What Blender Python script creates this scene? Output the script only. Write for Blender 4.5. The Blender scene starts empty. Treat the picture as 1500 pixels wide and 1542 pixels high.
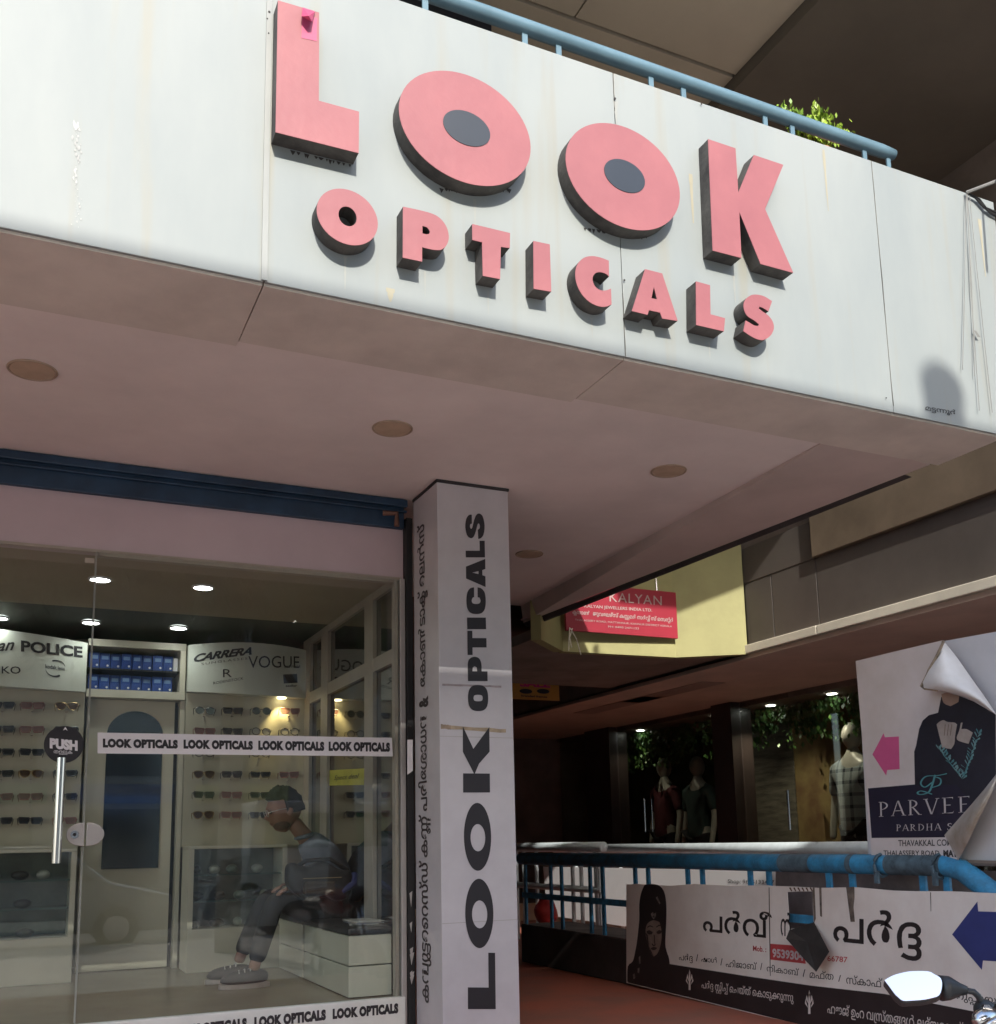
import bpy, bmesh, math, random, json
from mathutils import Vector, Matrix, noise
SC = bpy.context.scene
COL = SC.collection
rad = math.radians

# ------------------------------------------------------------------ camera
YAW, PITCH, ROLL, FPX, CX, CY = rad(25.082952), rad(9.678606), rad(-1.181007), 1551.583, 750.0, 1001.0
FW = Vector((math.sin(YAW)*math.cos(PITCH), math.cos(YAW)*math.cos(PITCH), math.sin(PITCH)))
_r = Vector((math.cos(YAW), -math.sin(YAW), 0)); _u = _r.cross(FW)
RT = math.cos(ROLL)*_r + math.sin(ROLL)*_u
UP = -math.sin(ROLL)*_r + math.cos(ROLL)*_u
EYE = Vector((0, 0, 1.0))
cd = bpy.data.cameras.new('camera'); cam = bpy.data.objects.new('camera', cd); COL.objects.link(cam)
cam.matrix_world = Matrix(((RT.x, UP.x, -FW.x, EYE.x), (RT.y, UP.y, -FW.y, EYE.y), (RT.z, UP.z, -FW.z, EYE.z), (0, 0, 0, 1)))
cd.sensor_width = 36.0; cd.lens = FPX/1542*36; cd.shift_y = 230/1542; cd.clip_start = 0.05; cd.clip_end = 1500
SC.camera = cam

# ------------------------------------------------------------------ light
SUN_TO = Vector((-0.18, -1.0, 0.63)).normalized()
w = bpy.data.worlds.new('World'); SC.world = w; w.use_nodes = True
nt = w.node_tree; bg = nt.nodes['Background']
sky = nt.nodes.new('ShaderNodeTexSky'); sky.sky_type = 'NISHITA'; sky.sun_disc = False
sky.sun_elevation = math.asin(SUN_TO.z); sky.sun_rotation = math.atan2(SUN_TO.x, SUN_TO.y)
sky.dust_density = 2.0; sky.air_density = 1.0
nt.links.new(sky.outputs[0], bg.inputs[0]); bg.inputs[1].default_value = 0.15
sd = bpy.data.lights.new('sun', 'SUN'); sd.energy = 2.0; sd.angle = rad(0.6); sd.color = (1.0, 0.95, 0.86)
so = bpy.data.objects.new('sun', sd); COL.objects.link(so); so.rotation_euler = SUN_TO.to_track_quat('Z', 'Y').to_euler()
so.location = (0, -20, 30)
SC.view_settings.view_transform = 'Standard'; SC.view_settings.look = 'None'; SC.view_settings.gamma = 1
SC.view_settings.exposure = 1.45
SC.cycles.max_bounces = 8; SC.cycles.transparent_max_bounces = 16; SC.cycles.caustics_reflective = False

# ------------------------------------------------------------------ helpers
def ray(x, y): return FW + RT*((x-CX)/FPX) - UP*((y-CY)/FPX)
def P(ax, v, x, y):
    "the point where the sight line through photo pixel x, y meets the plane axis ax = v"
    d = ray(x, y); return EYE + d*((v-EYE[ax])/d[ax])
def T(ox, oy, k, pts): return [(ox+x/k, oy+y/k) for x, y in pts]
def PP(ax, v, pts): return [P(ax, v, x, y) for x, y in pts]

class MB:
    def __init__(s): s.v = []; s.f = []
    def add(s, vs, fs):
        n = len(s.v); s.v += [Vector(p) for p in vs]; s.f += [tuple(i+n for i in f) for f in fs]; return s
    def box(s, x0, x1, y0, y1, z0, z1):
        return s.add([(x0,y0,z0),(x1,y0,z0),(x1,y1,z0),(x0,y1,z0),(x0,y0,z1),(x1,y0,z1),(x1,y1,z1),(x0,y1,z1)],
                     [(0,3,2,1),(4,5,6,7),(0,1,5,4),(1,2,6,5),(2,3,7,6),(3,0,4,7)])
    def poly(s, pts): return s.add(pts, [tuple(range(len(pts)))])
    def prism(s, pts, off):
        n = len(pts); off = Vector(off)
        return s.add(list(pts)+[Vector(p)+off for p in pts], [tuple(range(n)), tuple(range(2*n-1, n-1, -1))]+[(i, i+n, (i+1) % n+n, (i+1) % n) for i in range(n)])
    def tube(s, path, r, n=10, cap=True):
        path = [Vector(p) for p in path]; rings = []
        rs = r if isinstance(r, (list, tuple)) else [r]*len(path)
        for i, p in enumerate(path):
            t = (path[min(i+1, len(path)-1)]-path[max(i-1, 0)]).normalized()
            a = t.cross(Vector((0, 0, 1)) if abs(t.z) < .9 else Vector((1, 0, 0))).normalized(); b = t.cross(a)
            rings.append([p+(a*math.cos(q*2*math.pi/n)+b*math.sin(q*2*math.pi/n))*rs[i] for q in range(n)])
        vs = [v for g in rings for v in g]; fs = []
        for i in range(len(path)-1):
            for q in range(n):
                fs.append((i*n+q, i*n+(q+1) % n, (i+1)*n+(q+1) % n, (i+1)*n+q))
        if cap: fs += [tuple(range(n-1, -1, -1)), tuple(range((len(path)-1)*n, len(path)*n))]
        return s.add(vs, fs)
    def ell(s, c, r, nu=16, nv=10, fn=None):
        c = Vector(c); vs = []; fs = []
        for j in range(nv+1):
            th = math.pi*j/nv
            for i in range(nu):
                ph = 2*math.pi*i/nu
                d = Vector((math.sin(th)*math.cos(ph), math.sin(th)*math.sin(ph), math.cos(th)))
                q = Vector((d.x*r[0], d.y*r[1], d.z*r[2]))
                if fn: q = fn(d, q)
                vs.append(c+q)
        for j in range(nv):
            for i in range(nu):
                fs.append((j*nu+i, (j+1)*nu+i, (j+1)*nu+(i+1) % nu, j*nu+(i+1) % nu))
        return s.add(vs, fs)
    def disc(s, c, r, nrm=(0, 0, 1), th=.01, n=28, r2=None):
        nrm = Vector(nrm).normalized(); a = nrm.cross(Vector((1, 0, 0)) if abs(nrm.x) < .9 else Vector((0, 1, 0))).normalized(); b = nrm.cross(a)
        return s.prism([Vector(c)+(a*math.cos(q*2*math.pi/n)+b*math.sin(q*2*math.pi/n))*r for q in range(n)], nrm*th)

WL = {}
def obj(name, mb, mt, parent=None, bevel=0, smooth=False, origin=None):
    me = bpy.data.meshes.new(name); vs = mb.v
    if parent is not None: sh = WL[parent.name]
    else:
        if origin is None:
            xs = [p.x for p in vs]; ys = [p.y for p in vs]; zs = [p.z for p in vs]
            origin = Vector(((min(xs)+max(xs))/2, (min(ys)+max(ys))/2, min(zs)))
        sh = Vector(origin)
    me.from_pydata([tuple(p-sh) for p in vs], [], mb.f); me.materials.append(mt)
    bm = bmesh.new(); bm.from_mesh(me); bmesh.ops.recalc_face_normals(bm, faces=bm.faces); bm.to_mesh(me); bm.free()
    if smooth: me.shade_smooth()
    o = bpy.data.objects.new(name, me); COL.objects.link(o)
    if parent is not None: o.parent = parent
    else: o.location = sh
    WL[o.name] = sh
    if bevel:
        m = o.modifiers.new('bevel', 'BEVEL'); m.width = bevel; m.segments = 2; m.limit_method = 'ANGLE'
    return o
def tag(o, label, cat, group=None):
    o['label'] = label; o['category'] = cat
    if group: o['group'] = group
    return o
def thing(name, label, cat, loc=(0, 0, 0), group=None):
    o = bpy.data.objects.new(name, None); COL.objects.link(o); o.location = loc; o.empty_display_size = .1
    WL[o.name] = Vector(loc); return tag(o, label, cat, group)
def struct(o): o['kind'] = 'structure'; return o
def stuff(o): o['kind'] = 'stuff'; return o

def mat(name, col, rough=.55, metal=0., var=.12, scale=5., bump=0., spec=.5, stretch=(1, 1, 1), col2=None, em=None, ems=0, fine=None):
    m = bpy.data.materials.new(name); m.use_nodes = True; n = m.node_tree; b = n.nodes['Principled BSDF']
    b.inputs['Roughness'].default_value = rough; b.inputs['Metallic'].default_value = metal; b.inputs['Specular IOR Level'].default_value = spec
    tc = n.nodes.new('ShaderNodeTexCoord'); mp = n.nodes.new('ShaderNodeMapping'); mp.inputs['Scale'].default_value = stretch
    n.links.new(tc.outputs['Object'], mp.inputs['Vector'])
    if var or col2:
        nz = n.nodes.new('ShaderNodeTexNoise'); nz.inputs['Scale'].default_value = scale; nz.inputs['Detail'].default_value = 6; nz.inputs['Roughness'].default_value = .62
        n.links.new(mp.outputs[0], nz.inputs['Vector'])
        rp = n.nodes.new('ShaderNodeValToRGB'); c2 = col2 or tuple(c*(1-2*var) for c in col)
        rp.color_ramp.elements[0].position = .34; rp.color_ramp.elements[1].position = .62
        rp.color_ramp.elements[0].color = (*c2, 1); rp.color_ramp.elements[1].color = (*col, 1)
        n.links.new(nz.outputs[0], rp.inputs[0]); n.links.new(rp.outputs[0], b.inputs['Base Color'])
    else: b.inputs['Base Color'].default_value = (*col, 1)
    if bump:
        n2 = n.nodes.new('ShaderNodeTexNoise'); n2.inputs['Scale'].default_value = fine or scale*8; n2.inputs['Detail'].default_value = 5
        n.links.new(mp.outputs[0], n2.inputs['Vector'])
        bp = n.nodes.new('ShaderNodeBump'); bp.inputs['Strength'].default_value = bump; bp.inputs['Distance'].default_value = .01
        n.links.new(n2.outputs[0], bp.inputs['Height']); n.links.new(bp.outputs[0], b.inputs['Normal'])
    if em: b.inputs['Emission Color'].default_value = (*em, 1); b.inputs['Emission Strength'].default_value = ems
    return m
def glass(name, tint=(.96, .98, .97), rough=.0, boost=1.0, dust_haze=0.):
    m = bpy.data.materials.new(name); m.use_nodes = True; n = m.node_tree; n.nodes.clear()
    out = n.nodes.new('ShaderNodeOutputMaterial'); mx = n.nodes.new('ShaderNodeMixShader'); tr = n.nodes.new('ShaderNodeBsdfTransparent'); gl = n.nodes.new('ShaderNodeBsdfGlossy')
    ge = n.nodes.new('ShaderNodeNewGeometry'); dt = n.nodes.new('ShaderNodeVectorMath'); dt.operation = 'DOT_PRODUCT'; n.links.new(ge.outputs['Normal'], dt.inputs[0]); n.links.new(ge.outputs['Incoming'], dt.inputs[1])
    def mth(op, a, b=None):
        q = n.nodes.new('ShaderNodeMath'); q.operation = op
        if isinstance(a, float): q.inputs[0].default_value = a
        else: n.links.new(a, q.inputs[0])
        if b is not None: q.inputs[1].default_value = b
        return q
    ab = mth('ABSOLUTE', dt.outputs['Value']); om = n.nodes.new('ShaderNodeMath'); om.operation = 'SUBTRACT'; om.inputs[0].default_value = 1; n.links.new(ab.outputs[0], om.inputs[1])
    pw = mth('POWER', om.outputs[0], 5.0); sc_ = mth('MULTIPLY', pw.outputs[0], .96); fr = mth('ADD', sc_.outputs[0], .04)
    mu = n.nodes.new('ShaderNodeMath'); mu.operation = 'MULTIPLY'; mu.inputs[1].default_value = boost; mu.use_clamp = True
    tr.inputs[0].default_value = (*tint, 1); gl.inputs['Roughness'].default_value = rough
    n.links.new(fr.outputs[0], mu.inputs[0]); n.links.new(mu.outputs[0], mx.inputs[0]); n.links.new(tr.outputs[0], mx.inputs[1]); n.links.new(gl.outputs[0], mx.inputs[2]); n.links.new(mx.outputs[0], out.inputs[0])
    if dust_haze:   # dusty smudges, plus pale haze standing in for reflections on the glass
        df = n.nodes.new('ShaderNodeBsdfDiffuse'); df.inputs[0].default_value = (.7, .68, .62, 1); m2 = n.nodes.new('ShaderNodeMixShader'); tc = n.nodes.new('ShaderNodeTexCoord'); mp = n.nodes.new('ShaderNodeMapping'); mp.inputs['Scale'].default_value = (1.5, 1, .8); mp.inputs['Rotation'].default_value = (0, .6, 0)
        nz = n.nodes.new('ShaderNodeTexNoise'); nz.inputs['Scale'].default_value = 2.2; nz.inputs['Detail'].default_value = 7; nz.inputs['Distortion'].default_value = .8; mr = n.nodes.new('ShaderNodeMapRange'); mr.inputs[1].default_value = .35; mr.inputs[2].default_value = .75; mr.inputs[3].default_value = dust_haze*.25; mr.inputs[4].default_value = dust_haze
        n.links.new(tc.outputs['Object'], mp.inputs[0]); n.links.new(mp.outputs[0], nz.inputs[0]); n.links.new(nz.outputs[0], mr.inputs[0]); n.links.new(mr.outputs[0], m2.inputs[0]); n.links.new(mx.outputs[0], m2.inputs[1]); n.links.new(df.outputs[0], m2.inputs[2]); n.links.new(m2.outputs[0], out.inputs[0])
    return m
def emis(name, col, s):
    m = bpy.data.materials.new(name); m.use_nodes = True; n = m.node_tree; n.nodes.clear()
    out = n.nodes.new('ShaderNodeOutputMaterial'); e = n.nodes.new('ShaderNodeEmission'); e.inputs[0].default_value = (*col, 1); e.inputs[1].default_value = s
    n.links.new(e.outputs[0], out.inputs[0]); return m

# 2D outlines -> filled mesh
TMP = bpy.data.collections.new('tmp'); COL.children.link(TMP)
def _curve_mesh(cu):
    o = bpy.data.objects.new('tmp', cu); TMP.objects.link(o)
    dg = bpy.context.evaluated_depsgraph_get(); ev = o.evaluated_get(dg); me = ev.to_mesh()
    vs = [v.co.copy() for v in me.vertices]; fs = [tuple(p.vertices) for p in me.polygons]
    ev.to_mesh_clear(); bpy.data.objects.remove(o); bpy.data.curves.remove(cu)
    return vs, fs
def fill(contours, offset=0., extrude=0.):
    cu = bpy.data.curves.new('tmp', 'CURVE'); cu.dimensions = '2D'; cu.fill_mode = 'BOTH'; cu.offset = offset; cu.extrude = extrude
    for c in contours:
        s = cu.splines.new('POLY'); s.points.add(len(c)-1); s.use_cyclic_u = True
        for i, p in enumerate(c): s.points[i].co = (p[0], p[1], 0, 1)
    return _curve_mesh(cu)
def norm(vf):
    vs, fs = vf; x0 = min(v.x for v in vs); x1 = max(v.x for v in vs); y0 = min(v.y for v in vs); y1 = max(v.y for v in vs)
    return [Vector(((v.x-x0)/(x1-x0), (v.y-y0)/(y1-y0), v.z)) for v in vs], fs
_tc = {}
def latin(body, bold=0., space=1., shear=0.):
    k = (body, bold, space, shear)
    if k not in _tc:
        cu = bpy.data.curves.new('tmp', 'FONT'); cu.body = body; cu.offset = bold; cu.space_character = space; cu.resolution_u = 3; cu.shear = shear
        _tc[k] = norm(_curve_mesh(cu))
    return _tc[k]
def malayalam(key, bold=0.):
    k = ('m', key, bold)
    if k not in _tc:
        x = 0; vs = []; fs = []
        for g in RUNS[key]:
            if g < 0: x += .55; continue
            adv, cs = GL[g]; adv /= 100; cs = [[(c[i]/100, c[i+1]/100) for i in range(0, len(c), 2)] for c in cs]
            area = lambda c: sum(c[i-1][0]*c[i][1]-c[i][0]*c[i-1][1] for i in range(len(c)))
            def inside(p, c):
                r = False
                for i in range(len(c)):
                    (x1, y1), (x2, y2) = c[i-1], c[i]
                    if (y1 > p[1]) != (y2 > p[1]) and p[0] < (x2-x1)*(p[1]-y1)/(y2-y1)+x1: r = not r
                return r
            for j, c in enumerate([c for c in cs if area(c) < 0]):     # overlapping strokes are filled one by one
                v, f = fill([c]+[h for h in cs if area(h) >= 0 and inside(h[0], c)], bold); n = len(vs)
                vs += [Vector((p.x+x, p.y, .00004*j)) for p in v]; fs += [tuple(i+n for i in q) for q in f]
            x += adv
        _tc[k] = norm((vs, fs))
    return _tc[k]
def place(vf, bl, br, tl, ax, v, th=0):
    "lay a unit text or shape on a plane, its corners given as photo pixels"
    a, b, c = P(ax, v, *bl), P(ax, v, *br), P(ax, v, *tl); m = MB()
    nv = Vector((0, -1, 0)) if ax == 1 else Vector((-1, 0, 0)); m.add([a+(b-a)*p.x+(c-a)*p.y+nv*p.z for p in vf[0]], vf[1]); return m
def on_axis(ax, pts):  # 3D plane points -> 2D
    return [((p.x, p.z) if ax == 1 else (-p.y, p.z)) for p in pts]
def shape(ax, v, contours, th=0.):
    "filled outline (first contour, then holes) traced as photo pixels on a plane; th = thickness towards the viewer"
    vs, fs = fill([on_axis(ax, PP(ax, v, c)) for c in contours], 0, th/2)
    m = MB(); m.add([(Vector((p.x, v-th/2+p.z, p.y)) if ax == 1 else Vector((v-th/2+p.z, -p.x, p.y))) for p in vs], fs); return m
def smooth_pts(pts, corner=50, n=3):
    out = []; L = len(pts); pv = [Vector(p).to_2d() for p in pts]
    sharp = []
    for i in range(L):
        a = pv[i]-pv[i-1]; b = pv[(i+1) % L]-pv[i]
        sharp.append(a.length > 0 and b.length > 0 and abs(a.angle_signed(b)) > rad(corner))
    for i in range(L):
        j = (i+1) % L; p0, p1, p2, p3 = pv[i-1], pv[i], pv[j], pv[(i+2) % L]
        t1 = (p2-p0)*.5 if not sharp[i] else (p2-p1)*.6; t2 = (p3-p1)*.5 if not sharp[j] else (p2-p1)*.6
        for q in range(n):
            t = q/n; out.append(tuple((2*t**3-3*t*t+1)*p1+(t**3-2*t*t+t)*t1+(-2*t**3+3*t*t)*p2+(t**3-t*t)*t2))
    return out
def ellipse_px(ax, v, cpx, rpx_x, rpx_z, n=44):
    c = P(ax, v, *cpx); ex = P(ax, v, cpx[0]+rpx_x, cpx[1]); ez = P(ax, v, cpx[0], cpx[1]-rpx_z)
    return c, (ex-c).length, (ez-c).length

# outlines of the Malayalam letters used on the signs: width, then x,y pairs of each contour
RUNS = {"matt": [48, 184, 203, 68, 118], "pillar": [23, 216, 160, 68, 184, 73, 51, 156, 134, -1, 23, 190, 77, -1, 44, 50, 65, 72, 56, 64, 41, 42], "pillar2": [72, 23, 64, 116, 33, 64, 165, 77, -1, 71, 52, 117, 156], "parv_a": [44, 118, 55, 66], "parv_b": [117], "pard": [44, 118, 199], "shal": [57, 64, 120], "hijab": [59, 65, 30, 64, 144], "nik": [42, 65, 23, 64, 144], "maf": [48, 143, 38], "skaf": [156, 23, 64, 143], "kupp": [163, 67, 208, 64, 49], "stitch": [44, 118, 199, -1, 231, 65, 176, 77, -1, 71, 28, 147, 137, -1, 71, 23, 64, 33, 67, 163, 67, 203, 67], "haj": [59, 178, 77, -1, 13, 6, 51, -1, 55, 162, 156, 38, 175, 120, -1, 52, 145, 49, 48, 64, 136], "kal": [30, 67, 55, 72, 52, 152, 156, -1, 23, 231, 48, 118, -1, 58, 118, 225, 66, 156, -1, 71, 58, 205, 118], "kal0": [23, 159, 49, 64, 116], "push": [38, 223, 67, 23]}
GL = {
6: (91, [[45,-2,38,-2,24,2,19,6,15,10,8,22,6,35,11,55,15,60,25,68,31,71,45,73,59,71,71,65,79,55,84,43,84,28,82,21,75,10,66,2,53,-2], [45,59,39,58,30,53,26,48,23,35,26,22,30,17,34,14,45,11,51,12,61,17,65,22,67,28,67,43,65,48,57,56]]),
13: (138, [[69,113,80,113,90,111,105,105,112,101,117,96,125,84,130,65,131,58,127,33,115,16,100,6,94,4,72,1,37,-1,31,-4,28,-8,27,-10,28,-18,30,-21,36,-24,47,-26,127,-26,127,-40,44,-40,33,-39,18,-32,11,-22,10,-9,12,-1,21,8,27,11,41,14,60,14,89,18,101,25,107,32,110,37,113,52,113,63,111,73,109,78,103,86,94,93,83,98,62,99,46,96,35,89,24,73,25,70,23,63,25,48,31,39,36,37,47,37,52,39,55,42,59,50,59,57,56,64,52,68,46,70,32,68,18,54,13,66,28,79,41,83,52,83,58,81,63,79,70,73,74,64,76,54,74,44,69,34,66,31,61,27,49,23,30,25,19,31,12,41,8,54,8,69,15,88,29,103,43,109,60,113]]),
23: (208, [[43,-2,32,-1,16,6,7,21,6,30,8,42,17,55,29,61,47,65,143,66,171,64,183,60,195,50,200,42,201,36,200,21,197,13,192,6,177,-1,156,-2,146,0,150,13,170,12,179,16,182,20,184,30,182,40,176,46,172,48,142,52,50,51,35,48,27,42,24,34,24,27,28,17,36,12,48,12,61,15,70,21,80,10,65,1,52,-2], [105,113,123,110,131,106,137,100,146,85,151,66,151,44,149,33,146,24,141,16,136,9,130,4,114,-2,105,-2,91,-1,85,1,70,12,63,24,59,38,58,47,59,72,63,86,70,98,80,106,91,112], [105,99,95,98,88,94,82,88,78,80,76,69,75,46,78,31,84,20,88,16,98,12,110,12,121,16,125,20,131,31,134,46,134,65,131,80,125,91,121,95,111,99]]),
28: (187, [[172,111,172,0,3,0,3,14,90,14,79,12,87,20,91,30,91,36,89,48,86,53,76,58,70,59,64,58,55,53,50,43,49,37,50,29,33,27,33,32,32,34,33,48,37,57,43,64,50,69,60,72,77,73,88,70,96,65,102,58,106,50,108,41,108,33,104,20,97,11,92,14,155,14,155,111]]),
30: (188, [[59,113,79,111,89,107,98,101,106,92,100,94,109,104,114,108,128,113,146,113,154,111,161,108,172,99,178,88,180,70,178,61,174,54,168,48,160,43,127,36,111,34,36,33,25,28,24,20,27,15,33,12,46,11,69,16,101,29,103,31,130,40,140,45,152,46,165,42,173,33,175,23,174,15,167,4,154,-2,138,-2,132,-1,123,4,120,8,116,16,115,24,117,31,124,38,138,43,134,40,130,34,129,25,131,16,141,10,150,10,154,12,158,17,159,26,156,33,149,36,141,36,132,33,126,29,125,31,115,23,110,19,82,6,61,0,47,-2,34,-2,24,0,16,4,12,8,8,17,9,30,12,36,21,43,33,46,45,47,138,48,153,53,161,64,163,75,158,89,152,95,142,99,131,99,121,96,114,89,111,81,110,52,93,52,93,76,90,86,87,90,78,97,65,100,52,100,40,98,31,94,26,90,23,81,23,71,27,64,34,60,42,60,48,62,53,69,53,77,50,83,47,85,33,86,20,80,14,75,15,83,27,92,42,96,53,94,61,90,67,81,68,69,63,57,60,54,46,48,30,49,23,51,16,56,12,61,9,68,9,84,11,90,14,95,25,105,40,111,49,113]]),
33: (113, [[54,113,65,113,93,107,107,100,98,87,86,93,71,97,47,99,33,95,28,90,24,81,25,74,32,67,36,66,46,64,79,62,92,58,102,48,106,32,103,19,96,9,91,5,85,2,68,-2,47,-2,28,1,4,12,13,25,26,18,52,12,65,12,76,14,83,18,87,24,88,36,86,41,77,47,73,48,45,49,23,54,17,57,11,64,8,70,7,80,9,92,16,102,21,106,27,109,44,113]]),
38: (203, [[101,-2,93,-2,79,3,74,7,65,19,61,35,61,52,68,75,77,87,97,104,103,107,115,111,128,113,145,113,162,109,169,105,180,97,188,85,195,64,195,47,191,31,188,24,179,12,169,2,163,-2,153,11,169,25,176,41,177,63,172,78,168,84,158,94,143,99,122,99,101,91,88,78,82,66,78,44,80,30,84,20,90,14,94,13,105,12,113,14,119,20,121,24,123,29,125,44,123,59,118,72,114,78,106,88,101,92,88,98,62,99,54,97,46,94,35,84,31,78,26,63,27,42,34,26,45,14,50,11,40,-2,24,11,12,30,8,46,8,63,15,85,24,97,44,109,61,113,77,113,94,110,105,105,119,95,133,78,138,67,141,56,142,44,142,35,138,19,129,7,124,3,117,0,110,-2]]),
41: (182, [[125,-2,113,-1,105,2,92,14,90,18,92,18,88,11,78,2,64,-2,46,-2,30,5,23,10,18,17,10,33,8,43,9,69,14,83,22,96,32,107,39,112,50,100,41,93,34,84,28,73,25,52,29,32,36,21,45,14,62,12,70,15,76,20,81,30,83,45,83,111,100,111,100,40,101,31,107,20,117,13,125,12,137,14,142,17,150,26,155,38,157,52,154,74,145,89,133,100,144,112,155,103,168,85,173,70,174,42,172,33,168,24,164,16,158,10,143,1,134,-2]]),
42: (182, [[58,113,69,112,78,109,88,100,92,93,90,93,94,100,99,105,118,113,136,112,144,110,152,106,164,94,169,86,174,68,173,42,165,21,155,9,143,-2,133,11,149,27,154,38,157,58,153,79,147,90,142,94,132,98,126,99,116,98,106,91,102,84,100,76,100,0,82,0,82,76,80,84,76,91,66,98,57,99,40,94,32,85,27,73,25,58,27,44,31,32,37,22,49,11,38,-2,22,14,12,33,8,49,8,69,14,87,24,101,39,110]]),
44: (179, [[46,69,54,69,68,64,78,56,81,51,85,40,85,29,83,20,76,11,71,14,148,14,148,111,165,111,165,0,66,0,60,10,68,23,69,32,66,44,63,49,58,52,46,55,37,54,31,50,24,41,23,33,24,24,31,13,35,10,26,-1,12,13,9,19,6,33,11,52,15,57,25,65,38,69]]),
48: (145, [[71,113,90,112,105,107,117,99,126,87,130,78,132,67,133,0,12,0,12,60,15,78,21,91,28,99,39,107,53,112], [61,99,56,99,43,92,36,84,31,70,29,57,29,14,47,28,67,50,77,73,76,90,70,97], [94,79,94,71,92,63,89,55,80,40,74,32,50,9,49,13,61,14,115,14,115,59,112,74,107,86,98,94,86,100,92,91]]),
49: (207, [[132,-2,121,-2,104,3,93,8,86,14,71,32,65,46,62,68,63,78,66,87,71,97,80,106,88,110,101,113,117,112,127,108,136,100,142,91,146,80,147,66,146,55,143,44,134,25,127,17,116,8,100,1,82,-2,65,-2,47,3,39,7,26,17,20,24,12,39,8,57,8,76,10,84,17,98,28,107,35,111,43,113,59,113,76,106,84,98,72,86,68,93,57,99,42,98,34,93,31,89,26,73,25,67,28,48,35,32,41,25,48,19,66,12,82,11,94,13,103,16,116,27,123,37,128,51,129,58,128,80,123,90,117,96,113,98,109,99,96,98,85,89,81,79,80,59,81,52,86,39,92,28,108,15,129,11,152,14,160,18,172,29,179,44,181,53,180,78,175,92,167,104,180,113,191,98,197,81,199,63,197,45,191,29,182,16,161,2,142,-2]]),
50: (147, [[73,113,83,113,93,111,110,105,117,100,128,89,138,66,139,37,134,19,130,12,125,7,112,0,105,-2,89,-2,75,3,66,13,60,25,58,39,59,51,68,70,76,76,85,80,96,81,103,80,115,75,125,66,131,54,134,41,129,42,123,54,117,60,109,65,99,67,92,66,85,63,78,54,75,40,77,25,84,15,92,12,97,12,107,13,114,18,120,28,123,52,121,67,117,78,109,87,90,97,73,99,48,94,41,90,31,79,26,64,27,42,34,26,45,14,50,11,40,-2,24,11,12,30,8,46,9,70,18,90,23,96,36,105,52,111,62,113]]),
51: (135, [[68,113,78,113,94,109,112,97,121,85,127,64,127,47,120,24,111,12,101,2,95,-2,85,11,101,25,106,35,109,47,109,63,101,84,96,89,84,96,68,99,52,96,39,89,34,83,26,63,26,48,31,31,37,22,45,14,50,11,40,-2,24,11,12,30,8,46,8,63,12,78,15,85,23,97,42,109,59,113]]),
52: (172, [[158,111,158,0,13,0,13,72,14,80,18,92,25,101,35,108,47,112,69,113,76,112,87,108,97,101,104,92,108,79,109,44,30,44,30,14,140,14,140,111], [61,99,43,96,37,91,33,84,31,75,30,58,92,58,91,75,84,91,78,96]]),
55: (192, [[68,113,78,113,94,109,112,97,121,85,127,64,126,43,118,23,112,14,108,11,103,14,160,14,160,111,177,111,177,0,93,0,87,12,98,22,104,30,109,47,109,63,101,84,90,93,76,98,67,99,59,98,45,93,39,89,34,83,26,63,27,42,34,26,45,14,50,11,40,-2,29,6,24,11,12,30,8,46,8,63,12,78,15,85,23,97,35,105,42,109,50,111,59,113]]),
56: (208, [[137,113,146,113,164,109,178,101,183,96,193,83,196,75,200,58,200,37,195,19,190,12,179,3,166,-2,150,-2,136,3,123,19,119,32,120,51,124,61,129,70,137,76,146,80,157,81,164,80,176,75,186,66,192,54,195,41,189,42,184,54,178,60,170,65,160,67,152,66,146,63,138,54,136,47,136,34,138,25,142,18,145,15,153,12,168,13,172,15,178,23,182,34,183,41,184,50,182,67,177,78,174,83,164,92,152,97,132,99,119,96,107,88,101,76,96,26,88,10,80,3,63,-2,46,-2,38,0,30,4,24,9,18,15,10,32,8,42,8,61,11,77,14,84,32,108,39,113,50,101,41,94,37,89,28,73,25,53,29,31,35,21,39,17,44,14,60,12,71,16,75,21,79,30,81,47,81,67,85,84,88,90,98,101,109,108,122,112]]),
57: (230, [[46,69,54,69,68,64,78,56,81,51,85,40,85,29,83,20,76,11,71,14,135,14,138,0,66,0,60,10,68,23,69,32,68,38,63,49,53,54,46,55,37,54,31,50,24,41,23,33,24,24,31,13,35,10,26,-1,16,8,9,19,6,33,11,52,15,57,25,65,38,69], [132,0,132,80,129,93,122,99,113,99,107,95,104,88,104,80,106,72,111,66,119,62,125,61,145,61,159,65,165,68,176,77,185,87,199,111,216,111,216,0], [118,113,130,112,139,107,144,101,148,91,149,85,149,14,198,14,198,74,199,89,200,89,196,80,185,66,179,61,172,56,156,49,133,47,114,49,106,52,95,60,91,65,87,77,87,88,90,98,97,106,106,111,112,113]]),
58: (245, [[125,113,136,112,146,108,154,101,159,94,164,69,164,40,167,25,174,16,185,12,201,14,205,17,213,26,218,38,219,45,219,61,214,79,204,94,195,101,206,113,223,96,231,84,235,69,237,53,234,32,227,15,221,9,207,0,198,-2,175,-1,165,3,152,16,147,32,146,75,144,85,136,96,127,99,119,99,108,94,102,85,100,76,100,0,82,0,82,76,80,84,76,91,66,98,57,99,40,94,32,85,29,79,25,58,27,44,31,32,37,22,49,11,38,-2,22,14,12,33,8,49,8,68,10,77,18,94,30,106,38,110,47,112,66,113,78,108,88,100,92,94,91,95,95,100,105,109,118,113]]),
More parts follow.
